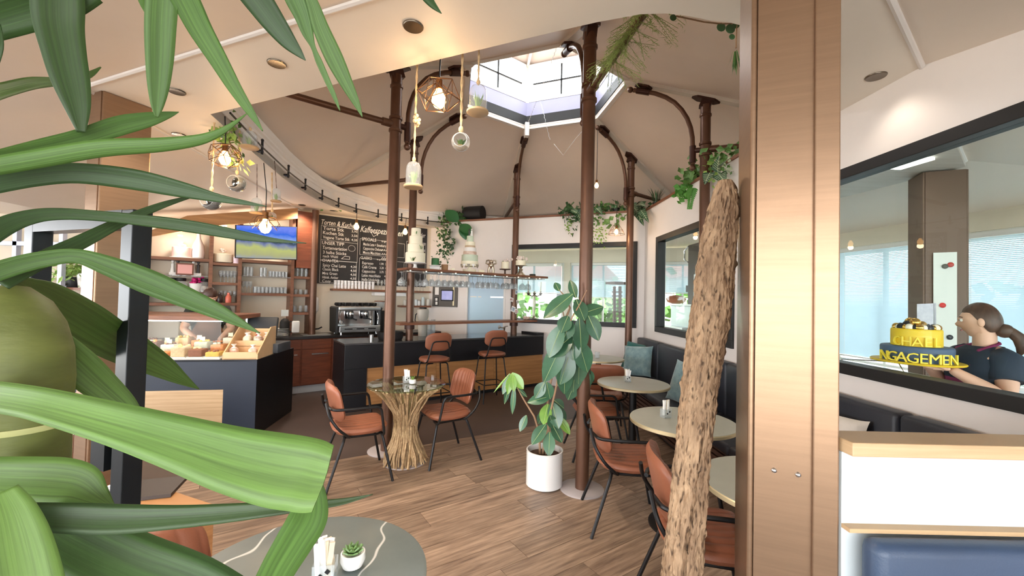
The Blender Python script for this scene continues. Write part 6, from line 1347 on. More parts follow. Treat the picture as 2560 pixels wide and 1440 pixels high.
# chains under the lantern
M_chain = mat('chain_steel', (206, 206, 204), .3, .8)
def chain(label, P, r=.006):
    mb = MB(); n = len(P)
    for i in range(n - 1):
        L = (P[i + 1] - P[i]).length; m = max(2, int(L / .035))
        for j in range(m):
            c = P[i].lerp(P[i + 1], (j + .5) / m); mb.tube([P[i].lerp(P[i + 1], (j + .05) / m), c + Vector((r * (1 if j % 2 else -1), 0, 0)), P[i].lerp(P[i + 1], (j + .95) / m)], r * .5, 4)
    o = mb.build('hanging_chain', M_chain, kind='stuff'); return tag(o, label, 'chain')
chain('steel chain running up from the lantern edge to the front brace', [hv(3, 1.05, 4.36), hv(0, 1.1, 4.5)]); chain('loose end of steel chain hanging below the lantern window', [aty(1352, 255, 6.1), aty(1375, 350, 6.1)])
mb = MB(); a = hv(3, 1.1, 4.3); mb.box(a, (.07, .12, .22), HTH); tag(mb.build('blind_motor', M_white, bevel=.008), 'white blind motor box on the lantern edge over the far column', 'motor')
mb = MB(); mb.tube([hv(2, 1.1, 4.35), aty(1440, 345, 6.1), aty(1408, 388, 6.2), aty(1385, 360, 6.3)], .003, 5); tag(mb.build('slack_wire', M_chain), 'thin slack wire sagging under the tent roof', 'wire')

# ================================================================ yucca in the foreground
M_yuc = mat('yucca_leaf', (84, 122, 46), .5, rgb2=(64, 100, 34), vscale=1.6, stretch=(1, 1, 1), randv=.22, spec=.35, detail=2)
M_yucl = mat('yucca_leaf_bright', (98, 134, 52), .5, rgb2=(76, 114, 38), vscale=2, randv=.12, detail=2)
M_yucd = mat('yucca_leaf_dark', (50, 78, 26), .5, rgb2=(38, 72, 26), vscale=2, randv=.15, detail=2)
for _m in (M_yuc, M_yucl, M_yucd):      # long veins running with the blade
    nt = _m.node_tree; b = nt.nodes['Principled BSDF']; uvn = nt.nodes.new('ShaderNodeUVMap'); mp = nt.nodes.new('ShaderNodeMapping'); mp.inputs['Scale'].default_value = (7, .6, 1); nt.links.new(uvn.outputs[0], mp.inputs[0])
    nz = nt.nodes.new('ShaderNodeTexNoise'); nz.inputs['Scale'].default_value = 2.2; nz.inputs['Detail'].default_value = 5; nt.links.new(mp.outputs[0], nz.inputs['Vector'])
    mr = nt.nodes.new('ShaderNodeMapRange'); mr.inputs['From Min'].default_value = .3; mr.inputs['From Max'].default_value = .7; mr.inputs['To Min'].default_value = .62; mr.inputs['To Max'].default_value = 1.2; nt.links.new(nz.outputs['Fac'], mr.inputs['Value'])
    hs = nt.nodes.new('ShaderNodeHueSaturation'); hs.inputs['Saturation'].default_value = .92; src = b.inputs['Base Color'].links[0].from_socket; nt.links.new(src, hs.inputs['Color']); nt.links.new(mr.outputs[0], hs.inputs['Value']); nt.links.new(hs.outputs[0], b.inputs['Base Color'])
    bpn = nt.nodes.new('ShaderNodeBump'); bpn.inputs['Strength'].default_value = .12; bpn.inputs['Distance'].default_value = .002; nt.links.new(nz.outputs['Fac'], bpn.inputs['Height']); nt.links.new(bpn.outputs[0], b.inputs['Normal'])
M_cane = mat('yucca_cane', (106, 114, 54), .6, rgb2=(84, 92, 40), vscale=7, stretch=(1, 1, 3), bump=.2, bscale=20)
yu = thing('yucca_plant', 'big yucca in the left foreground with long drooping leaves', 'plant', aty(40, 900, .56)); yu.location.z = 0
def catmull(P, n):
    out = []
    for i in range(len(P) - 1):
        p0, p1, p2, p3 = P[max(i - 1, 0)], P[i], P[i + 1], P[min(i + 2, len(P) - 1)]
        for k in range(n):
            t = k / n; out.append(tuple(.5 * (2 * b + (c - a) * t + (2 * a - 5 * b + 4 * c - d) * t * t + (3 * b - a - 3 * c + d) * t ** 3) for a, b, c, d in zip(p0, p1, p2, p3)))
    return out + [P[-1]]
def yleaf(P, d0, d1, m, fold=.2, bow=0.0, n=6, twist=0.0):
    # P: (px, py, half width px) along the blade; d0..d1: distance of base and tip
    Q = catmull([(float(a), float(b), float(c)) for a, b, c in P], n); N = len(Q); mb = MB(); top = []
    ln = [0.0]
    for i in range(1, N): ln.append(ln[-1] + hypot(Q[i][0] - Q[i - 1][0], Q[i][1] - Q[i - 1][1]))
    cen = []
    for i, (x, y, w) in enumerate(Q):
        f = ln[i] / ln[-1]; D = d0 + (d1 - d0) * f + bow * sin(pi * f); cen.append((aty(x, y, D), max(w, .6) / F_PX * D))
    rows = []
    for i in range(N):
        c, w = cen[i]; t = (cen[min(i + 1, N - 1)][0] - cen[max(i - 1, 0)][0]).normalized(); v = (c - Vector((0, 0, EYE))).normalized(); s = t.cross(v).normalized(); nn = s.cross(t).normalized()
        if nn.dot(v) < 0: nn = -nn
        rows.append([c + s * w * k + nn * w * fold * (1 - abs(k)) * (1 if twist >= 0 else -1) for k in (-1, -.6, -.2, .2, .6, 1)])
    vs = [p for r in rows for p in r]; fs = [(i * 6 + k, i * 6 + k + 1, i * 6 + k + 7, i * 6 + k + 6) for i in range(N - 1) for k in range(5)]
    mb.add(vs, fs); o = mb.build('leaf', m, yu, W=True, smooth=True, ang=80, solid=.0012)
    uv = o.data.uv_layers.new(name='UVMap'); kk_ = len(yu.children)
    for lp_ in o.data.loops: i, k = divmod(lp_.vertex_index, 6); uv.data[lp_.index].uv = (k / 5 + kk_ * 1.37, ln[i] / 700)
    return o
Y, YL, YD = M_yuc, M_yucl, M_yucd
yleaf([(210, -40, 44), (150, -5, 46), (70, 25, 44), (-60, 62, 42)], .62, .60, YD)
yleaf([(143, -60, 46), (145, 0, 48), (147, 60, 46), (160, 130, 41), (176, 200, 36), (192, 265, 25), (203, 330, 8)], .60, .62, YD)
yleaf([(-40, 238, 20), (20, 222, 16), (80, 208, 14), (145, 203, 10), (215, 190, 8), (252, 168, 1.5)], .58, .80, Y)
yleaf([(400, -60, 20), (380, 0, 30), (372, 46, 2)], .66, .68, Y)
yleaf([(408, -60, 32), (405, 0, 32), (401, 70, 31), (399, 140, 28), (396, 210, 22), (393, 262, 13), (392, 293, 3)], .62, .66, Y)
yleaf([(430, -60, 33), (464, 0, 32), (500, 72, 28), (545, 148, 22), (588, 222, 16), (630, 286, 9), (657, 328, 1)], .62, .75, Y)
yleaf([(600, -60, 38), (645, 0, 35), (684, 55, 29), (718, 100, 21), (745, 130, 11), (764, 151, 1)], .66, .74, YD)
yleaf([(715, -60, 26), (738, -5, 26), (757, 42, 20), (769, 82, 14), (783, 118, 6), (798, 155, 8), (820, 205, 7), (838, 246, 5), (850, 277, .8)], .70, .78, Y)
yleaf([(745, -60, 10), (778, 0, 14), (802, 70, 20), (836, 146, 22), (866, 208, 16), (890, 256, 9), (906, 293, .8)], .70, .80, Y)
yleaf([(1040, -40, 12), (1066, -8, 12), (1084, 14, 8), (1104, 34, .8)], .72, .76, YD)
yleaf([(-20, 392, 12), (100, 368, 18), (200, 345, 20), (300, 314, 22), (368, 299, 17), (420, 287, 8), (447, 280, .8)], .55, .72, Y)
yleaf([(-40, 420, 22), (100, 396, 22), (250, 371, 21), (400, 362, 17), (490, 351, 13), (540, 335, 9), (580, 312, 5), (618, 283, .8)], .52, .66, Y, twist=-1)
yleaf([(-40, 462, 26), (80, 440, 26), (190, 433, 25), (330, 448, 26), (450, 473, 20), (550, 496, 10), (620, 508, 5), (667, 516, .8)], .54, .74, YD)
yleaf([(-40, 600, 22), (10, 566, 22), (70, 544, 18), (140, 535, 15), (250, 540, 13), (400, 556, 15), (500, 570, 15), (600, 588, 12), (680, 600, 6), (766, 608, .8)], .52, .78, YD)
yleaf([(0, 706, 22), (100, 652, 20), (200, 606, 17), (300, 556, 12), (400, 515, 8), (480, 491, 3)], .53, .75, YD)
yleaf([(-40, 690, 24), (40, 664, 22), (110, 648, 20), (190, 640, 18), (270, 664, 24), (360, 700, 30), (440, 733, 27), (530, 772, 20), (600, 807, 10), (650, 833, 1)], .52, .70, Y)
yleaf([(20, 692, 10), (60, 718, 28), (110, 746, 44), (200, 800, 50), (270, 843, 46), (330, 876, 40), (400, 914, 28), (450, 945, 15), (498, 973, 1)], .56, 1.24, YL)
yleaf([(120, 838, 28), (190, 908, 38), (250, 962, 34), (310, 1012, 24), (350, 1050, 10)], .60, .72, YL)
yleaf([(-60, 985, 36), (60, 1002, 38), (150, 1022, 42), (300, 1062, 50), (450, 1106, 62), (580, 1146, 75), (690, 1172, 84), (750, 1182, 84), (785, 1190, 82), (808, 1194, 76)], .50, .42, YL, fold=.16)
yleaf([(772, 1215, 30), (776, 1255, 38), (768, 1300, 46), (738, 1352, 45), (700, 1415, 42), (660, 1490, 38)], .47, .50, Y, fold=.12)
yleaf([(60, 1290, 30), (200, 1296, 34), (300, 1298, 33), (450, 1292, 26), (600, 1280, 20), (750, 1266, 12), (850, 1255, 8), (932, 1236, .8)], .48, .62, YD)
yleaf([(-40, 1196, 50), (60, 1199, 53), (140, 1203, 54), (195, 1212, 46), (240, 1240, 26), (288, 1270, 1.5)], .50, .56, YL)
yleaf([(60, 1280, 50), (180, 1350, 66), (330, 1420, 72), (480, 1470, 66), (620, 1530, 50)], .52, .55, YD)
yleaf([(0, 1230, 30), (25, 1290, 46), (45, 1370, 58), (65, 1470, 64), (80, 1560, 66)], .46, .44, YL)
yleaf([(100, 1250, 40), (150, 1340, 66), (200, 1440, 80), (230, 1540, 80)], .56, .56, YD)  # filler leaf, its dark colour stands for shade low on the plant
yleaf([(-30, 200, 8), (0, 120, 6), (-4, 60, 4)], .6, .6, YD)
mb = MB(); cp_ = [(60, 1640, 90), (55, 1400, 88), (50, 1200, 88), (48, 1050, 92), (50, 950, 97), (48, 880, 96), (40, 820, 88), (28, 770, 72), (14, 735, 46), (5, 718, 14)]
pts = [aty(x, y, .585) for x, y, _ in cp_]; rr = [w / F_PX * .585 for *_, w in cp_]; d = (pts[0] - pts[1]).normalized(); pts = [Vector((pts[0].x, pts[0].y, .28))] + pts; rr = [rr[0]] + rr
mb.tube(pts, rr, 24); mb.build('cane', M_cane, yu, W=True, smooth=True)
for k, yy in enumerate((960, 1060)):
    q = aty(48, yy, .585); mb = MB(); mb.lathe([(.0545, -.004), (.0555, 0), (.0545, .004)], q, 24); mb.build('leaf_scar', mat('scar_pale', (176, 178, 120), .7), yu, W=True, smooth=True)
q = aty(55, 1400, .585); mb = MB(); mb.lathe([(.13, 0), (.16, .28), (.165, .30), (.15, .30), (.14, .27), (.002, .27)], (q.x, q.y, 0), 28); mb.build('pot', M_anthr, yu, W=True, smooth=True)
c2 = Vector((-.45, .62, 0)); mb = MB(); mb.tube([Vector((q.x, q.y, .27)), Vector((q.x + .02, q.y - .22, 1.2)), Vector((-.80, .22, 2.0)), Vector((-.62, .45, 2.42))], [.045, .045, .045, .05], 14); mb.build('cane', M_cane, yu, W=True, smooth=True)

# ================================================================ metal frame, wood block, left side
fr_ = thing('metal_frame_stand', 'tall black square-tube frame with a white reflecting edge behind the yucca', 'frame', (-1.06, 1.0, 0))
A_, B2 = aty(337, 700, .95), aty(92, 700, 1.08); A_.z = B2.z = 0; ax = (B2 - A_).normalized(); rot = atan2(ax.y, ax.x); M_frm = mat('black_tube', (34, 38, 42), .3, .4)
for q in (A_, B2): mb = MB(); mb.box(q + Vector((0, 0, .89)), (.04, .04, 1.78), rot); mb.build('upright', M_frm, fr_, W=True, bevel=.002)
mb = MB(); mb.box((A_ + B2) / 2 + Vector((0, 0, 1.76)), ((B2 - A_).length - .04, .04, .04), rot); mb.build('top_rail', M_frm, fr_, W=True)
mb = MB(); mb.box((A_ + B2) / 2 + Vector((0, 0, .02)), ((B2 - A_).length - .04, .04, .04), rot); mb.build('bottom_rail', M_frm, fr_, W=True)
mb = MB(); q = A_.lerp(B2, .0) + ax * .06 + Vector((0, 0, 1.235)); mb.box(q, (.05, .05, .10), rot); mb.build('clamp', M_frm, fr_, W=True)
wb_ = thing('wood_block', 'low oak block table at the foot of the copper post', 'table', (-2.15, 2.4, 0))
bl = [onz(535, 1262, .4), onz(347, 1200, .4), onz(150, 1235, .4), onz(330, 1340, .4)]; mb = MB(); mb.prism([(p.x, p.y) for p in bl], .0, .37); mb.build('body', M_oak, wb_, W=True); mb = MB(); ctr = sum(bl, Vector()) / 4; mb.prism([((p.x - ctr.x) * 1.02 + ctr.x, (p.y - ctr.y) * 1.02 + ctr.y) for p in bl], .37, .40); mb.build('top', M_oakh, wb_, W=True, bevel=.003)
q = onz(330, 1232, .4); t = thing('folder', 'flat dark folder on the oak block', 'folder', q); mb = MB(); mb.box((.06, .02, .012), (.34, .26, .02), .35); mb.build('cover', mat('dark_cover', (58, 50, 46), .5), t)
t = thing('lace_tray', 'white lace-edged paper tray on the oak block', 'tray', onz(275, 1238, .4)); mb = MB(); mb.box((0, 0, .02), (.20, .16, .004), .5); mb.build('sheet', mat('lace_pattern', (226, 230, 236), .6, rgb2=(120, 130, 150), vscale=60), t); mb = MB()
for i in range(14):
    a = i / 14 * 2 * pi; mb.sphere((.1 * cos(a), .08 * sin(a), .024), .012, 6, 4, sc=(1, 1, .4))
mb.build('scallop_edge', M_paper, t, kind='stuff'); mb = MB(); mb.box((0, 0, .009), (.18, .14, .018), .5); mb.build('tray_base', M_paper, t)
# display shelving and sideboard by the left wall
sy = 5.0
def lf(px, py, Y=sy): return aty(px, py, Y)
ms = thing('metal_shelf', 'pale blue metal shelving with plants seen through the black frame', 'shelving', (-5.9, sy, 0)); M_mblue = mat('pale_blue_metal', (186, 194, 216), .45, .1)
for (px) in (43, 158):
    a = lf(px, 590); mb = MB(); mb.box((a.x, sy, 1.15), (.05, .05, 2.3), 0); mb.build('upright', M_mblue, ms, W=True)
for py in (607, 715, 800, 900):
    a, b_ = lf(-40, py), lf(160, py); mb = MB(); mb.box(((a.x + b_.x) / 2, sy, a.z), (b_.x - a.x, .05, .05)); mb.build('rail', M_mblue, ms, W=True)
for py in (718, 776, 905):
    z = lf(190, py).z; a, b_ = lf(-60, py).x, lf(215, py).x; mb = MB(); mb.box(((a + b_) / 2, sy + .22, z - .02), (b_ - a, .36, .03)); mb.build('shelf_board', M_walnut, ms, W=True)
t = thing('fern_pot', 'lush green fern in a white pot on the left shelving', 'plant', Vector((lf(176, 700).x, sy + .2, lf(176, 718).z - .005))); mb = MB(); mb.lathe([(.08, 0), (.10, .18), (.09, .18), (.07, .02)], (0, 0, 0), 18); mb.build('pot', M_ceramic, t, smooth=True); mb = MB(); leafblob(mb, (0, 0, .25), 140, (.13, .10, .06), .12, random.Random(71), .35); mb.build('fronds', M_leafl, t, kind='stuff')
t = thing('fern_pot', 'second fern beside the black frame, further left on the shelving', 'plant', Vector((lf(130, 700).x, sy + .25, lf(130, 718).z - .005))); mb = MB(); mb.lathe([(.07, 0), (.09, .14), (.08, .14), (.06, .02)], (0, 0, 0), 18); mb.build('pot', M_anthr, t, smooth=True); mb = MB(); leafblob(mb, (0, 0, .2), 110, (.12, .10, .07), .11, random.Random(72), .35); mb.build('fronds', M_leafl, t, kind='stuff')
for i, px in enumerate((163, 176, 199)):
    mb = MB(); q = Vector((lf(px, 760).x, sy + .15, lf(px, 776).z - .005)); mb.lathe([(.03, 0), (.04, .03), (.02, .06), (.045, .10), (.03, .14)], q, 12); tag(mb.build('white_ornament', M_ceramic, smooth=True), ['white star-like ornament, left one on the small shelf', 'white ornament in the middle of the small shelf', 'white candle-like ornament beside the copper post'][i], 'ornament', 'white ornaments on the left shelf')
t = thing('white_teapot', 'white pot with a dark handle on the lower left shelf', 'pot', Vector((lf(178, 790).x, sy + .12, lf(178, 800).z + .02))); mb = MB(); mb.lathe([(.06, 0), (.09, .04), (.08, .10), (.04, .12)], (0, 0, 0), 16); mb.build('pot_body', M_ceramic, t, smooth=True); mb = MB(); mb.tube([(.08, 0, .09), (.13, 0, .08), (.12, 0, .03), (.085, 0, .03)], .012, 6); mb.build('handle', M_blackm, t)
sb_ = thing('sideboard', 'wooden sideboard carrying stacked bowls at the far left', 'sideboard', (-3.3, 3.55, 0)); a = aty(165, 1120, 3.0)
mb = MB(); mb.box((a.x - .25, 3.2, .27), (.6, .4, .54)); mb.build('body', M_walnut, sb_, W=True); mb = MB(); mb.box((a.x - .25, 3.2, .555), (.64, .44, .03)); mb.build('top', M_white, sb_, W=True)
t = thing('bowl_stack', 'stack of white bowls with blue rims on the sideboard', 'bowls', (aty(155, 1100, 3.1).x, 3.1, .57))
for i in range(4):
    mb = MB(); mb.lathe([(.04, 0), (.09, .03), (.10, .05), (.09, .045), (.002, .01)], (0, 0, i * .03), 20); b_ = mb.build('bowl', M_ceramic, t, smooth=True)
    mb = MB(); mb.lathe([(.099, .046), (.101, .05), (.099, .054)], (0, 0, i * .03), 20); mb.build('blue_rim', mat('blue_rim', (60, 80, 140), .4), b_, smooth=True)
# bright far-left wall with a wood header
mb = MB(); mb.box2((-9, 5.75, 2.05), (-6.0, 5.85, 2.32)); struct('trim_5', mb, M_cherry)
mb = MB(); mb.box2((-9, 5.9, 0), (-5.55, 6.0, 2.6)); struct('wall_side', mb, M_wallcream)
# ================================================================ people
M_skin = mat('skin', (222, 176, 150), .5, var=.04, vscale=12)
M_hair = mat('brown_hair', (92, 66, 50), .5, rgb2=(66, 46, 36), vscale=30, stretch=(1, 1, .3))
M_eye = mat('eye_white', (240, 238, 234), .3); M_iris = mat('eye_iris', (60, 44, 34), .3); M_lip = mat('lips', (190, 112, 104), .5)
def head_mesh(mb, c, fwd, up, s=1.0):
    # fwd: where the face looks; ellipsoid with brow, nose, cheeks and chin
    fwd = fwd.normalized(); rt = fwd.cross(up).normalized(); up = rt.cross(fwd).normalized(); n, m = 36, 26; rings = []
    for i in range(m + 1):
        ph = -pi / 2 + pi * i / m; ring = []
        for k in range(n):
            th = 2 * pi * k / n; x = cos(ph) * sin(th); y = cos(ph) * cos(th); z = sin(ph)
            X, Y_, Z = x * .074, y * .094, z * .118
            if y > 0 and z < 0: X *= 1 - .28 * (-z) ** 1.3; Y_ *= 1 - .10 * (-z)
            if z < -.2 and y < 0: Y_ *= .82
            g = lambda a, b_, sx, sz: math.exp(-((X - a) / sx) ** 2 - ((Z - b_) / sz) ** 2) * (y > 0)
            Y_ += .024 * g(0, -.022, .012, .016) + .010 * g(0, .0, .009, .03) + .007 * g(0, .028, .045, .012) - .007 * g(.03, .008, .016, .012) - .007 * g(-.03, .008, .016, .012) + .007 * g(0, -.060, .022, .010) + .010 * g(0, -.095, .022, .016)
            ring.append(c + (rt * X + fwd * Y_ + up * Z) * s)
        rings.append(ring)
    mb.loft(rings, True, True)
    for sd in (-1, 1):
        e = c + (rt * sd * .078 - fwd * .008 - up * .008) * s; M = Matrix((rt, fwd, up)).transposed(); mb.sphere(e, .028 * s, 10, 8, sc=(.35, .65, 1.05), M=M)
    return rt, fwd, up
def skinned(nodes, edges, sub=2):
    me = bpy.data.meshes.new('tmp'); names_ = list(nodes); idx = {n: i for i, n in enumerate(names_)}
    me.from_pydata([tuple(nodes[n][0]) for n in names_], [(idx[a], idx[b_]) for a, b_ in edges], []); ob = bpy.data.objects.new('tmp', me); COL.objects.link(ob)
    m = ob.modifiers.new('skin', 'SKIN'); m.use_smooth_shade = True
    for n in names_:
        r = nodes[n][1]; r = r if isinstance(r, tuple) else (r, r); v = me.skin_vertices[0].data[idx[n]]; v.radius = r; v.use_root = (n == names_[0])
    s = ob.modifiers.new('sub', 'SUBSURF'); s.levels = sub; s.render_levels = sub
    dg = bpy.context.evaluated_depsgraph_get(); dg.update(); ev = ob.evaluated_get(dg).to_mesh(); vs = [v.co.copy() for v in ev.vertices]; fs = [tuple(p.vertices) for p in ev.polygons]
    ob.evaluated_get(dg).to_mesh_clear(); bpy.data.objects.remove(ob); return vs, fs
def hand(mb, wrist, d, palm_n, s=1.0, curl=.5):
    # palm plus five bent fingers; d: pointing direction, palm_n: where the palm looks
    d = d.normalized(); palm_n = (palm_n - d * palm_n.dot(d)).normalized(); sd = d.cross(palm_n).normalized(); M = Matrix((sd, d, palm_n)).transposed()
    mb.rbox(wrist + d * .045 * s, (.078 * s, .09 * s, .028 * s), .013 * s, M=M)
    for i, (o, L) in enumerate(((-.029, .062), (-.010, .074), (.010, .070), (.028, .056))):
        a = wrist + (d * .085 + sd * o) * s; b_ = a + (d * cos(curl * .4) + palm_n * sin(curl * .4)) * L * .45 * s; c = b_ + (d * cos(curl) + palm_n * sin(curl)) * L * .32 * s; e = c + (d * cos(curl * 1.6) + palm_n * sin(curl * 1.6)) * L * .25 * s
        mb.tube([a, b_, c, e], [.0095 * s, .009 * s, .008 * s, .006 * s], 8)
    a = wrist + (d * .025 - sd * .035) * s; mb.tube([a, a + (d * .022 - sd * .022 + palm_n * .01) * s, a + (d * .05 - sd * .026 + palm_n * .025) * s], [.012 * s, .010 * s, .007 * s], 8)
V = Vector
# woman with the cake, seen through the kitchen window
hd_c = aty(2450, 803, 2.75); wx, wy, wz = hd_c; pl_ = thing('person', 'woman in navy shirt and magenta apron carrying a yellow cake in the kitchen', 'person', (wx, wy, 0))
f = V((-.97, .24, 0)).normalized(); r_ = f.cross(V((0, 0, 1))).normalized()      # r_: her right
hf = V((-.62, .78, -.08)).normalized()
base = V((wx, wy, 0)) + f * -.02
ZK = .945
def bp3(fo, ri, z): return base + f * fo + r_ * ri + V((0, 0, z * ZK))
nodes = {'pelvis': (bp3(0, 0, .93), (.155, .125)), 'waist': (bp3(0, 0, 1.08), (.135, .105)), 'chest': (bp3(.02, 0, 1.25), (.155, .115)), 'upper': (bp3(-.005, 0, 1.36), (.12, .085)), 'neck': (bp3(-.005, 0, 1.42), .052), 'neck2': (bp3(.01, 0, wz - .08), .05)}
edges = [('pelvis', 'waist'), ('waist', 'chest'), ('chest', 'upper'), ('upper', 'neck'), ('neck', 'neck2')]
cake_c = aty(2290, 905, 2.80)
for sd, nm in ((-1, 'l'), (1, 'r')):
    w_end = V((cake_c.x, cake_c.y, cake_c.z - .02)) + r_ * sd * .10 - f * .12
    nodes.update({'sh' + nm: (bp3(0, sd * .155, 1.345), .066), 'el' + nm: (bp3(.05, sd * .24, 1.10), .050), 'fa' + nm: ((bp3(.05, sd * .24, 1.10)).lerp(w_end, .45), .042), 'wr' + nm: (w_end, .028)})
    edges += [('upper', 'sh' + nm), ('sh' + nm, 'el' + nm), ('el' + nm, 'fa' + nm), ('fa' + nm, 'wr' + nm)]
    nodes.update({'hip' + nm: (bp3(0, sd * .09, .86), .10), 'kn' + nm: (bp3(.02, sd * .10, .48), .068), 'an' + nm: (bp3(0, sd * .10, .09), .045), 'to' + nm: (bp3(.13, sd * .11, .04), .04)})
    edges += [('pelvis', 'hip' + nm), ('hip' + nm, 'kn' + nm), ('kn' + nm, 'an' + nm), ('an' + nm, 'to' + nm)]
vs, fs = skinned(nodes, edges); mb = MB(); mb.add(vs, fs); mb.tube([bp3(0, 0, 1.36), bp3(-.005, 0, 1.42), hd_c - hf * .02 - V((0, 0, .07)), hd_c - hf * .015 - V((0, 0, .02))], [.075, .058, .055, .055], 16); rt, fw, up = head_mesh(mb, hd_c, hf, V((0, 0, 1)), .98)
for sd, nm in ((-1, 'l'), (1, 'r')): hand(mb, nodes['wr' + nm][0], f * .9 - r_ * sd * .3, V((0, 0, 1)), 1.0, .35)
body = mb.build('body', M_skin, pl_, W=True, smooth=True, ang=80)
def face_parts(t, c, rt, fw, up, s):
    for sd in (-1, 1):
        mb = MB(); mb.sphere(c + (rt * sd * .030 + fw * .083 + up * .010) * s, .011 * s, 8, 6); mb.build('eye', M_eye, t, W=True, smooth=True)
        mb = MB(); mb.sphere(c + (rt * sd * .030 + fw * .091 + up * .010) * s, .0055 * s, 8, 6); mb.build('iris', M_iris, t, W=True, smooth=True)
        mb = MB(); mb.tube([c + (rt * sd * .014 + fw * .094 + up * .030) * s, c + (rt * sd * .032 + fw * .090 + up * .034) * s, c + (rt * sd * .048 + fw * .076 + up * .028) * s], .003 * s, 5); mb.build('eyebrow', M_hair, t, W=True)
    mb = MB(); mb.sphere(c + (fw * .0905 - up * .060) * s, .02 * s, 10, 6, sc=(1, .3, .32), M=Matrix((rt, fw, up)).transposed()); mb.build('mouth', M_lip, t, W=True, smooth=True)
face_parts(pl_, hd_c, rt, fw, up, .98)
def hair_cap(mb, c, rt, fw, up, s, low=-.5, front=.45):
    n, m = 36, 20; rings = []
    def lim(y):
        q = max(0, min(1, (y + .55) / 1.15)); q = q * q * (3 - 2 * q); return low + (front - low) * q
    for i in range(m + 1):
        ring = []
        for k in range(n):
            th = 2 * pi * k / n; p0 = math.asin(lim(cos(th))); ph = pi / 2 - i / m * (pi / 2 - p0); g = 1 + .05 * min(1, (ph - p0) * 5) + .012 * sin(th * 9 + ph * 4)
            x, yy, z = cos(ph) * sin(th), cos(ph) * cos(th), sin(ph); ring.append(c + (rt * x * .0765 * g + fw * (yy * .0965 * g - .003) + up * z * .121 * g) * s)
        rings.append(ring)
    mb.loft(rings, True, False)
mb = MB(); hair_cap(mb, hd_c, rt, fw, up, .98, -.62, .5); kn = hd_c - fw * .10 - up * .065; mb.sphere(kn, .045, 12, 8); mb.tube([kn - fw * .02, kn - fw * .06 - up * .05, kn - fw * .065 - up * .11, kn - fw * .045 - up * .16], [.03, .036, .03, .008], 10); mb.build('hair', M_hair, pl_, W=True, smooth=True, ang=80)
M_shirt = mat('navy_shirt', (38, 50, 66), .8, var=.1, vscale=10); M_apr = mat('magenta_apron', (150, 52, 104), .75, rgb2=(126, 40, 84), vscale=7)
def ell(c, a, b_, n=24): return [c + f * b_ * cos(2 * pi * k / n) + r_ * a * sin(2 * pi * k / n) for k in range(n)]
mb = MB(); mb.loft([ell(bp3(0, 0, .96), .175, .145), ell(bp3(.0, 0, 1.08), .158, .132), ell(bp3(.02, 0, 1.20), .19, .16), ell(bp3(.02, 0, 1.30), .195, .155), ell(bp3(.01, 0, 1.38), .165, .125), ell(bp3(-.005, 0, 1.425), .09, .085)], True, False)
for sd, nm in ((-1, 'l'), (1, 'r')):
    a, b_ = nodes['sh' + nm][0], nodes['el' + nm][0]; mb.tube([a - (b_ - a) * .05 - r_ * sd * .03, a, a.lerp(b_, .30), a.lerp(b_, .55)], [.07, .084, .080, .076], 14)
mb.build('shirt', M_shirt, pl_, W=True, smooth=True, ang=80)
mb = MB(); rings = []
for (z, a, b_, w) in ((.55, .21, .19, 1.5), (.75, .20, .185, 1.6), (.95, .19, .165, 1.65), (1.05, .172, .148, 1.6), (1.15, .18, .155, .9), (1.30, .185, .155, .62)):
    for q in (0,): rings.append([bp3(.02 + b_ * cos(t_), a * sin(t_), z) for t_ in [-w + 2 * w * k / 14 for k in range(15)]])
mb.loft(rings, False, False, closed=False)
for sd in (-1, 1): mb.tube([bp3(.13, sd * .09, 1.30), bp3(.085, sd * .085, 1.40), bp3(-.03, sd * .07, 1.445), bp3(-.075, 0, 1.45)], .012, 6, flat=.5)
mb.tube([bp3(.02 + .155 * cos(t_), .185 * sin(t_), 1.06) for t_ in [1.4 + i * (2 * pi - 2.8) / 10 for i in range(11)]], .012, 6); mb.build('apron', M_apr, pl_, W=True, smooth=True, ang=80, solid=.004)
mb = MB(); 
for sd, nm in ((-1, 'l'), (1, 'r')): mb.tube([nodes['hip' + nm][0] + V((0, 0, .05)), nodes['hip' + nm][0].lerp(nodes['kn' + nm][0], .5), nodes['kn' + nm][0], nodes['an' + nm][0] + V((0, 0, .02))], [.115, .10, .08, .06], 14)
mb.build('trousers', mat('dark_trousers', (48, 48, 54), .8), pl_, W=True, smooth=True)
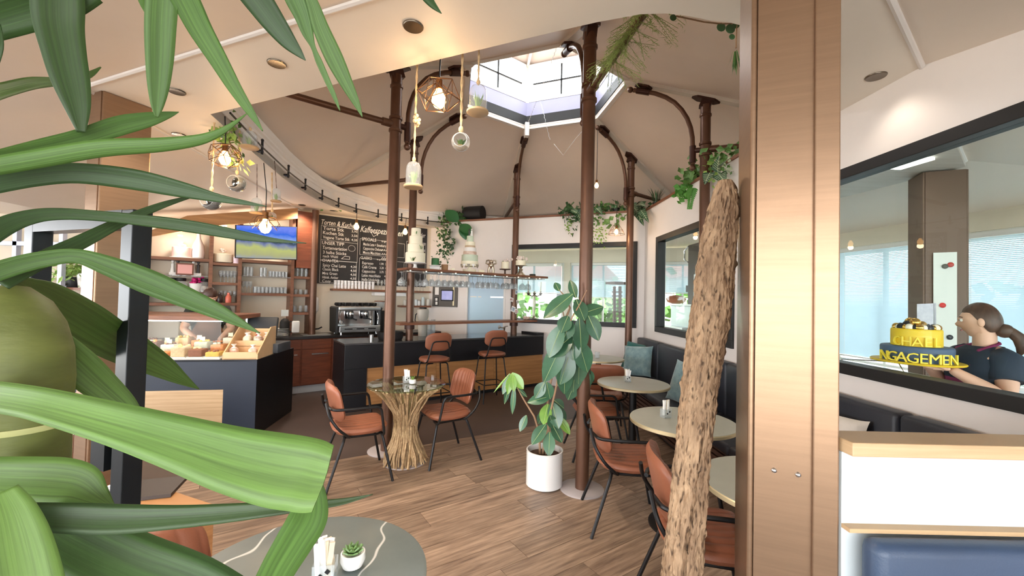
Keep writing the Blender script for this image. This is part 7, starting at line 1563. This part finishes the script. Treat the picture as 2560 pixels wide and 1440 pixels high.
# the cake she carries
ck = thing('engagement_cake', 'two-tier yellow and blue lettered cake held by the woman', 'cake', cake_c); M_yel = mat('yellow_icing', (238, 200, 44), .5, var=.05); M_blue = mat('slate_blue_icing', (72, 92, 120), .55, var=.06)
mb = MB(); mb.lathe([(.235, 0), (.24, .006), (.235, .012), (.002, .012)], (0, 0, 0), 36); mb.build('cake_board', M_yel, ck, smooth=True)
tier(ck, .185, .012, .10, M_blue); tier(ck, .13, .112, .115, M_yel)
ca = atan2(-cake_c.y, -cake_c.x)
def ring_text(txt, r, z, h, span, a0):
    for i, chh in enumerate(txt):
        a = a0 + span * (i / (len(txt) - 1) - .5); vs2, fs2 = text_geo(chh, h * 1.38); xm = (min(v[0] for v in vs2) + max(v[0] for v in vs2)) / 2; n = V((cos(a), sin(a), 0)); s = V((-sin(a), cos(a), 0)); c = n * r + V((0, 0, z)); mb = MB()
        A = [c + s * (x - xm) + V((0, 0, y)) for x, y in vs2]; mb.add([p + n * .012 for p in A], fs2); mb.add(A, [tuple(reversed(q)) for q in fs2])
        ed = {}
        for q in fs2:
            for j in range(len(q)): e = (q[j], q[(j + 1) % len(q)]); ed[e] = 1
        sides = [e for e in ed if (e[1], e[0]) not in ed]; o = len(mb.v); m_ = len(A); mb.f += [(e[0], e[1], e[1] + m_, e[0] + m_) for e in sides]; mb.m += [0] * len(sides)
        mb.build('letter', mat('letter_yellow', (252, 222, 70), .45), ck)
ring_text('CHAEL', .132, .116, .062, 1.5, ca + .05); ring_text('NGAGEMEN', .205, .014, .066, 1.75, ca + .05)
rnd = random.Random(15)
for i in range(26):
    a = 2 * pi * i / 26; m = [mat('cream_dot', (248, 238, 214), .5), M_blackm, M_gold][i % 3]; mb = MB(); mb.sphere((.10 * cos(a), .10 * sin(a), .236), .019 + .006 * (i % 2), 8, 6); mb.build('topping_ball', m, ck, smooth=True)
for i in range(5):
    mb = MB(); mb.sphere((-.03 + .03 * cos(i * 1.3), -.02 + .04 * sin(i * 1.3), .25 + .02 * (i % 2)), .03, 10, 8); mb.build('topping_ball', M_gold if i != 2 else M_blackm, ck, smooth=True)

# barista bending behind the showcase
bh = aty(524, 742, 5.2); br = thing('person', 'barista with dark hair bending over behind the cake showcase', 'person', (bh.x, bh.y, 0)); f = V((.62, -.78, 0)).normalized(); r_ = f.cross(V((0, 0, 1))).normalized(); base = V((bh.x, bh.y, 0)) - f * .26; ZK = 1.0
nodes = {'pelvis': (bp3(-.05, 0, .92), (.15, .12)), 'waist': (bp3(0, 0, 1.06), (.14, .11)), 'chest': (bp3(.10, 0, 1.24), (.16, .115)), 'upper': (bp3(.17, 0, 1.36), (.12, .085)), 'neck': (bp3(.21, 0, 1.43), .055), 'neck2': (bp3(.245, 0, bh.z - .07), .05)}
edges = [('pelvis', 'waist'), ('waist', 'chest'), ('chest', 'upper'), ('upper', 'neck'), ('neck', 'neck2')]
for sd, nm in ((-1, 'l'), (1, 'r')):
    w_end = bp3(.46, sd * .10, .98)
    nodes.update({'sh' + nm: (bp3(.15, sd * .16, 1.34), .066), 'el' + nm: (bp3(.22, sd * .25, 1.12), .047), 'fa' + nm: (bp3(.22, sd * .25, 1.12).lerp(w_end, .45), .04), 'wr' + nm: (w_end, .028), 'hip' + nm: (bp3(-.05, sd * .09, .84), .10), 'kn' + nm: (bp3(0, sd * .10, .46), .068), 'an' + nm: (bp3(-.03, sd * .10, .09), .045), 'to' + nm: (bp3(.10, sd * .11, .04), .04)})
    edges += [('upper', 'sh' + nm), ('sh' + nm, 'el' + nm), ('el' + nm, 'fa' + nm), ('fa' + nm, 'wr' + nm), ('pelvis', 'hip' + nm), ('hip' + nm, 'kn' + nm), ('kn' + nm, 'an' + nm), ('an' + nm, 'to' + nm)]
vs, fs = skinned(nodes, edges); mb = MB(); mb.add(vs, fs); hf = (f * .75 + V((.25, 0, -.62))).normalized(); mb.tube([bp3(.17, 0, 1.36), bp3(.21, 0, 1.43), bh - hf * .02 - V((0, 0, .03))], [.075, .058, .055], 16); rt, fw, up = head_mesh(mb, bh, hf, V((0, 0, 1)), 1.0)
for sd, nm in ((-1, 'l'), (1, 'r')): hand(mb, nodes['wr' + nm][0], f * .8 - V((0, 0, .5)), V((0, 0, -1)), 1.0, .5)
mb.build('body', M_skin, br, W=True, smooth=True, ang=80); face_parts(br, bh, rt, fw, up, 1.0)
mb = MB(); hair_cap(mb, bh, rt, fw, up, 1.0, -.5, .35); mb.build('hair', mat('dark_hair', (64, 42, 34), .5, var=.2, vscale=30), br, W=True, smooth=True, ang=80)
mb = MB(); mb.loft([ell(bp3(-.05, 0, .90), .17, .14), ell(bp3(0, 0, 1.06), .165, .135), ell(bp3(.09, 0, 1.20), .182, .145), ell(bp3(.14, 0, 1.31), .175, .125), ell(bp3(.18, 0, 1.39), .14, .09), ell(bp3(.2, 0, 1.43), .075, .065)], True, False)
for sd, nm in ((-1, 'l'), (1, 'r')):
    a, b_ = nodes['sh' + nm][0], nodes['el' + nm][0]; mb.tube([a - r_ * sd * .03, a, a.lerp(b_, .3), a.lerp(b_, .7)], [.07, .085, .08, .074], 14)
mb.build('shirt', mat('dark_green_shirt', (34, 42, 38), .8), br, W=True, smooth=True, ang=80)
mb = MB(); rings = [[bp3(fo + b_ * cos(t_), a * sin(t_), z) for t_ in [-w + 2 * w * k / 14 for k in range(15)]] for (z, fo, a, b_, w) in ((.45, .02, .22, .19, 1.5), (.75, 0, .21, .185, 1.6), (.95, .0, .185, .16, 1.6), (1.06, .02, .18, .15, 1.2), (1.22, .11, .19, .152, .6))]
mb.loft(rings, False, False, closed=False); mb.build('apron', mat('brown_apron', (124, 84, 60), .7), br, W=True, smooth=True, solid=.004)
mb = MB()
for sd, nm in ((-1, 'l'), (1, 'r')): mb.tube([nodes['hip' + nm][0] + V((0, 0, .05)), nodes['kn' + nm][0], nodes['an' + nm][0] + V((0, 0, .02))], [.115, .08, .06], 14)
mb.build('trousers', MATS['dark_trousers'], br, W=True, smooth=True)

# ================================================================ kitchen furnishing
M_blind = bpy.data.materials.new('blind_slat'); M_blind.use_nodes = True; nt = M_blind.node_tree; nt.nodes.clear(); _o = nt.nodes.new('ShaderNodeOutputMaterial'); _d = nt.nodes.new('ShaderNodeBsdfDiffuse'); _d.inputs[0].default_value = (*lin((196, 212, 222)), 1); _t = nt.nodes.new('ShaderNodeBsdfTranslucent'); _t.inputs[0].default_value = (*lin((190, 208, 220)), 1); _x = nt.nodes.new('ShaderNodeMixShader'); _x.inputs[0].default_value = .28
nt.links.new(_d.outputs[0], _x.inputs[1]); nt.links.new(_t.outputs[0], _x.inputs[2]); nt.links.new(_x.outputs[0], _o.inputs[0])
def blind(label, o, d, n, s0, s1, ztop_, zbot, tilt=.5):
    t = thing('venetian_blind', label, 'blind', o + d * (s0 + s1) / 2 - n * .05 + V((0, 0, zbot)), 0, 'venetian blinds in the kitchen windows')
    mb = MB(); wbox(mb, o, d, n, s0, s1, ztop_, ztop_ + .05, -.07, -.02); mb.build('head_rail', M_white, t, W=True)
    mb = MB(); wbox(mb, o, d, n, s0, s1, zbot, zbot + .02, -.06, -.03); mb.build('bottom_rail', M_white, t, W=True)
    mb = MB(); z = zbot + .035
    while z < ztop_:
        a, b_ = o + d * s0 - n * .045, o + d * s1 - n * .045; u = n * .012 * cos(tilt) + V((0, 0, .012 * sin(tilt))); mb.add([a - u + V((0, 0, z)), b_ - u + V((0, 0, z)), b_ + u + V((0, 0, z)), a + u + V((0, 0, z))], [(0, 1, 2, 3)]); z += .021
    mb.build('slats', M_blind, t, W=True, kind='stuff')
    mb = MB()
    for s in (s0 + .15, s1 - .15): q = o + d * s - n * .06; mb.cyl(V((q.x, q.y, zbot)), V((q.x, q.y, ztop_)), .0025, seg=4)
    mb.build('ladder_cord', M_white, t, W=True)
ords = ['first', 'second', 'third', 'fourth', 'fifth', 'sixth', 'seventh']
for i in range(7):
    blind('half-closed white venetian blind, %s kitchen side window from the corner' % ords[i], E0, KD1, N1, .40 + i * 1.55, 1.75 + i * 1.55, 2.40, (1.0, .82, 1.05, .80, .95, .9, .9)[i], 1.06)
for i in range(4):
    blind('raised white venetian blind, %s kitchen rear window from the corner' % ords[i], E0, KD2, kc, .55 + i * 1.7, 2.0 + i * 1.7, 2.38, (1.75, 1.62, 1.70, 1.65)[i], 1.0)
# long paper sheet and note on the kitchen post
kp = Vector((4.05, 4.05, 0)); kd = hdir(-67.5); kn_ = Vector((-kd.y, kd.x, 0))
if kn_.y < 0: kn_ = -kn_
def kpl(px, py): return onpl(px, py, kp - kn_ * .012, -67.5)
def sheet(name, label, cs, m, cat): 
    P = [kpl(*c) for c in cs]; t = thing(name, label, cat, sum(P, V()) / 4 - V((0, 0, .3))); mb = MB(); mb.loft([P, [p - kn_ * .004 for p in P]]); mb.build('paper', m, t, W=True); return t
t = sheet('paper_sheet', 'tall white paper sheet with coloured magnets on the kitchen post', [(2333, 632), (2392, 630), (2392, 905), (2333, 890)], mat('pale_sheet', (226, 230, 222), .6), 'poster')
for (px, py, col) in ((2375, 662, (180, 60, 50)), (2361, 666, (90, 90, 80)), (2355, 763, (206, 40, 36)), (2373, 843, (40, 44, 48))):
    mb = MB(); q = kpl(px, py) - kn_ * .008; mb.lathe([(.024, 0), (.024, .006), (.018, .01)], q, 14, M=V((0, 0, 1)).rotation_difference(-kn_).to_matrix()); mb.build('magnet', mat('magnet_%d' % px, col, .4), t, W=True, smooth=True)
sheet('paper_note', 'small handwritten white note beside the tall paper sheet', [(2292, 760), (2340, 758), (2340, 830), (2292, 826)], mat('note_paper', (222, 222, 228), .6, rgb2=(196, 198, 210), vscale=20), 'note')
# steel worktable and tray behind the window
def rw(px, py, off): return onpl(px, py, C1 + RN * off, RW)
t = thing('steel_worktable', 'steel kitchen worktable behind the big window', 'table', C1 + RD * 4.2 + RN * .7)
a = C1 + RN * .22; mb = MB(); wbox(mb, a, RD, RN, 2.2, 3.85, 1.02, 1.06, 0, .7); mb.build('top', M_steel, t, W=True, bevel=.003)
for s in (2.3, 3.75):
    for w in (.05, .62): mb = MB(); q = a + RD * s + RN * w; mb.cyl(V((q.x, q.y, 0)), V((q.x, q.y, 1.02)), .025); mb.build('leg', M_steel, t, W=True)
mb = MB(); wbox(mb, a, RD, RN, 2.25, 3.8, .35, .38, .03, .66); mb.build('lower_shelf', M_steel, t, W=True)
t = thing('steel_tray', 'large slanted steel tray standing at the kitchen window sill', 'tray', rw(2190, 940, .35)); P = [rw(2105, 897, .3), rw(2245, 905, .42), rw(2278, 960, .3), rw(2105, 950, .22)]; mb = MB(); mb.loft([P, [p + V((.02, .03, -.02)) for p in P]]); mb.build('sheet', mat('blue_steel', (150, 164, 172), .3, .6), t, W=True); t.location.z = min(p.z for p in P)
mb = MB(); mb.tube(P + [P[0]], .006, 6); mb.build('rim', M_chrome, t, W=True)
# things seen through the far side window
def box_at(name, label, cat, px0, px1, py0, py1, off, dep, m, extra=None):
    a, b_ = rw(px0, py1, off), rw(px1, py1, off); z1 = rw((px0 + px1) / 2, py0, off).z; z0 = min(a.z, b_.z); t = thing(name, label, cat, (a + b_) / 2 * 1.0); t.location.z = z0
    o = V((a.x, a.y, 0)); d = V((b_.x - a.x, b_.y - a.y, 0)); L = d.length; d.normalize(); mb = MB(); wbox(mb, o, d, RN, 0, L, z0, z1, 0, dep); mb.build('housing', m, t, W=True, bevel=.01); return t, o, d, L, z0, z1
t, o, d, L, z0, z1 = box_at('dough_mixer', 'tall dark dough mixer seen through the side window', 'mixer', 1718, 1760, 608, 800, .9, .4, mat('mixer_brown', (88, 76, 68), .45, .3))
mb = MB(); wbox(mb, o, d, RN, -.18, 0, z0 + .5, z0 + .62, .05, .35); mb.build('arm', MATS['mixer_brown'], t, W=True); mb = MB(); q = o + d * -.12 + RN * .2; mb.lathe([(.08, 0), (.16, .05), (.18, .22), (.17, .22)], (q.x, q.y, z0 + .02), 18); mb.build('bowl', M_steel, t, W=True, smooth=True)
mb = MB(); q = o + d * .02; mb.tube([q + V((0, 0, z1 - .3)) - d * .02, q + V((0, 0, z1 - .25)) - d * .16, q + V((0, 0, z1 - .08)) - d * .16, q + V((0, 0, z1 - .02)) - d * .02], .012, 8); mb.build('guard_bow', M_chrome, t, W=True, smooth=True)
t, o, d, L, z0, z1 = box_at('prep_unit', 'pale steel prep counter seen through the side window', 'counter', 1676, 1760, 765, 835, .75, .5, mat('prep_pale', (206, 216, 214), .35, .3)); mb = MB(); wbox(mb, o, d, RN, -.04, L + .02, z1, z1 + .03, -.03, .52); mb.build('worktop', M_steel, t, W=True)
mb = MB(); wbox(mb, o, d, RN, -.2, L * .6, z0 + .13, z0 + .17, -.12, .0); mb.build('shelf_edge', M_steel, t, W=True)
q = rw(1690, 752, .95); mb = MB(); mb.lathe([(.05, 0), (.13, .03), (.16, .10), (.10, .15), (.02, .17)], q - V((0, 0, .06)), 18, sx=1.2); tag(mb.build('orange_bowl', mat('orange_plastic', (206, 128, 96), .45), smooth=True), 'orange round bowl on the prep counter', 'bowl')
t, *_ = box_at('recipe_sheet', 'white recipe sheet hanging before the dough mixer', 'paper', 1733, 1756, 685, 765, .8, .01, M_paper)
# rack seen through the back window
def bw2(px, py, off): return onpl(px, py, C1 + BN * off, BW)
t = thing('tray_rack', 'slim dark tray rack seen through the back window', 'rack', bw2(1543, 812, 1.1)); 
for px in (1536, 1550): a, b_ = bw2(px, 716, 1.1), bw2(px, 812, 1.1); mb = MB(); mb.cyl(b_, a, .03, seg=8); mb.build('upright', mat('rack_brown', (96, 78, 68), .6), t, W=True)
for k in range(9):
    a, b_ = bw2(1530, 730 + k * 10, 1.1), bw2(1556, 730 + k * 10, 1.1); mb = MB(); mb.cyl(a, b_, .012, seg=6); mb.build('rung', MATS['rack_brown'], t, W=True)
mb = MB(); mb.box(bw2(1543, 708, 1.1), (.34, .3, .05), .4); mb.build('top_tray', MATS['rack_brown'], t, W=True)
# kitchen counter with a white tub behind the woman
t = thing('kitchen_counter', 'white kitchen counter along the windows behind the woman', 'counter', E0 + KD1 * 6.2 - N1 * .4); mb = MB(); wbox(mb, E0, KD1, -N1, 1.5, 9.5, .0, .72, .12, .62); mb.build('carcass', M_white, t, W=True); mb = MB(); wbox(mb, E0, KD1, -N1, 1.5, 9.5, .72, .76, .10, .66); mb.build('worktop', M_steel, t, W=True)
t = thing('plastic_tub', 'white plastic tub right of the woman', 'tub', aty(2535, 1000, 3.5) - V((0, 0, .10))); mb = MB(); mb.lathe([(.10, 0), (.12, .2), (.125, .21), (.115, .21), (.095, .01)], (0, 0, 0), 24); mb.build('tub_body', mat('tub_white', (226, 232, 236), .35), t, smooth=True); mb = MB(); mb.lathe([(.128, .20), (.13, .215), (.12, .22)], (0, 0, 0), 24); mb.build('rim', M_ceramic, t, smooth=True)
t2 = thing('trolley', 'steel trolley carrying the white tub', 'trolley', V((t.location.x, t.location.y, 0))); mb = MB(); mb.box((0, 0, t.location.z - .012), (.34, .34, .02)); mb.build('top', M_steel, t2)
for x in (-.15, .15):
    for y in (-.15, .15): mb = MB(); mb.cyl((x, y, 0), (x, y, t.location.z - .02), .014, seg=8); mb.build('leg', M_steel, t2)
# ceiling light panels in the kitchen
for i, (s, w) in enumerate(((1.2, .55), (3.2, .55))):
    q = C1 + RD * s + RN * 1.0; mb = MB(); mb.box((q.x, q.y, 2.935), (.9, .3, .02), .1); tag(mb.build('light_panel', mat('panel_glow', (255, 252, 244), .5, emit=5)), ['bright flat ceiling light panel in the kitchen near the corner', 'bright flat ceiling light panel above the steel worktable'][i], 'lamp', 'kitchen light panels')
q = C1 + BD * 1.2 + BN * .8; mb = MB(); mb.box((q.x, q.y, 2.935), (1.0, .3, .02), .4); tag(mb.build('light_panel', MATS['panel_glow']), 'bright flat light panel behind the back window', 'lamp', 'kitchen light panels')

# ================================================================ outdoors
M_paleground = mat('paving', (206, 202, 194), .9, var=.06, vscale=1.5)  # ground coloured pale to keep green bounce light out of the rooms
mb = MB(); mb.prism([(-40, -40), (50, -40), (50, 60), (-40, 60)], -.4, -.12); struct('ground', mb, M_paleground)
M_tree = mat('garden_foliage', (116, 160, 78), .7, var=.3, vscale=1.2, randv=.2)
def bush(label, c, s, n, seed):
    rnd = random.Random(seed); t = thing('garden_tree', label, 'tree', c, 0, 'trees outside the kitchen windows')
    mb = MB(); mb.cyl((0, 0, -.1), (0, 0, s * .8), .09, .05, 8); mb.build('trunk', M_stem, t); mb = MB(); leafblob(mb, (0, 0, s * 1.0), n, (s * .45, s * .45, s * .42), .42, rnd, .7); mb.build('crown', M_tree, t, kind='stuff')
g1 = ['bushy garden tree outside the rear kitchen windows, left one', 'garden tree outside the rear kitchen windows, middle one', 'garden tree outside the rear kitchen windows, right one']
for i in range(3): q = E0 + KD2 * (.2 + i * 3.4) + kc * (3.2 + i % 2); bush(g1[i], V((q.x, q.y, -.12)), 1.25, 420, 80 + i)
g2 = ['low garden bush outside the first side windows', 'garden bush outside the middle side windows', 'garden bush outside the side windows behind the woman']
for i in range(3): q = E0 + KD1 * (1.8 + i * 3.0) + N1 * (3.5 + i % 2); bush(g2[i], V((q.x, q.y, -.12)), 1.0, 380, 90 + i)
M_rooft = mat('red_roof_tiles', (206, 130, 112), .7, var=.1)
for i, s in enumerate((.5, 7.5)):
    q = E0 + KD2 * s + kc * 13; t = thing('house', ['house with a red roof beyond the rear kitchen window, right', 'house with a red roof beyond the rear kitchen window, left'][i], 'building', V((q.x, q.y, -.12)), radians(22)); mb = MB(); mb.box((0, 0, 1.4), (4, 4, 2.8)); mb.build('walls', M_white, t)
    mb = MB(); mb.loft([[V((-2.3, -2.3, 2.8)), V((2.3, -2.3, 2.8)), V((0, -2.3, 4.6))], [V((-2.3, 2.3, 2.8)), V((2.3, 2.3, 2.8)), V((0, 2.3, 4.6))]]); mb.build('roof', M_rooft, t)
    for x in (-1, 1): mb = MB(); mb.box((x, -2.01, 1.6), (.7, .04, .9)); mb.build('window', M_anthr, t)
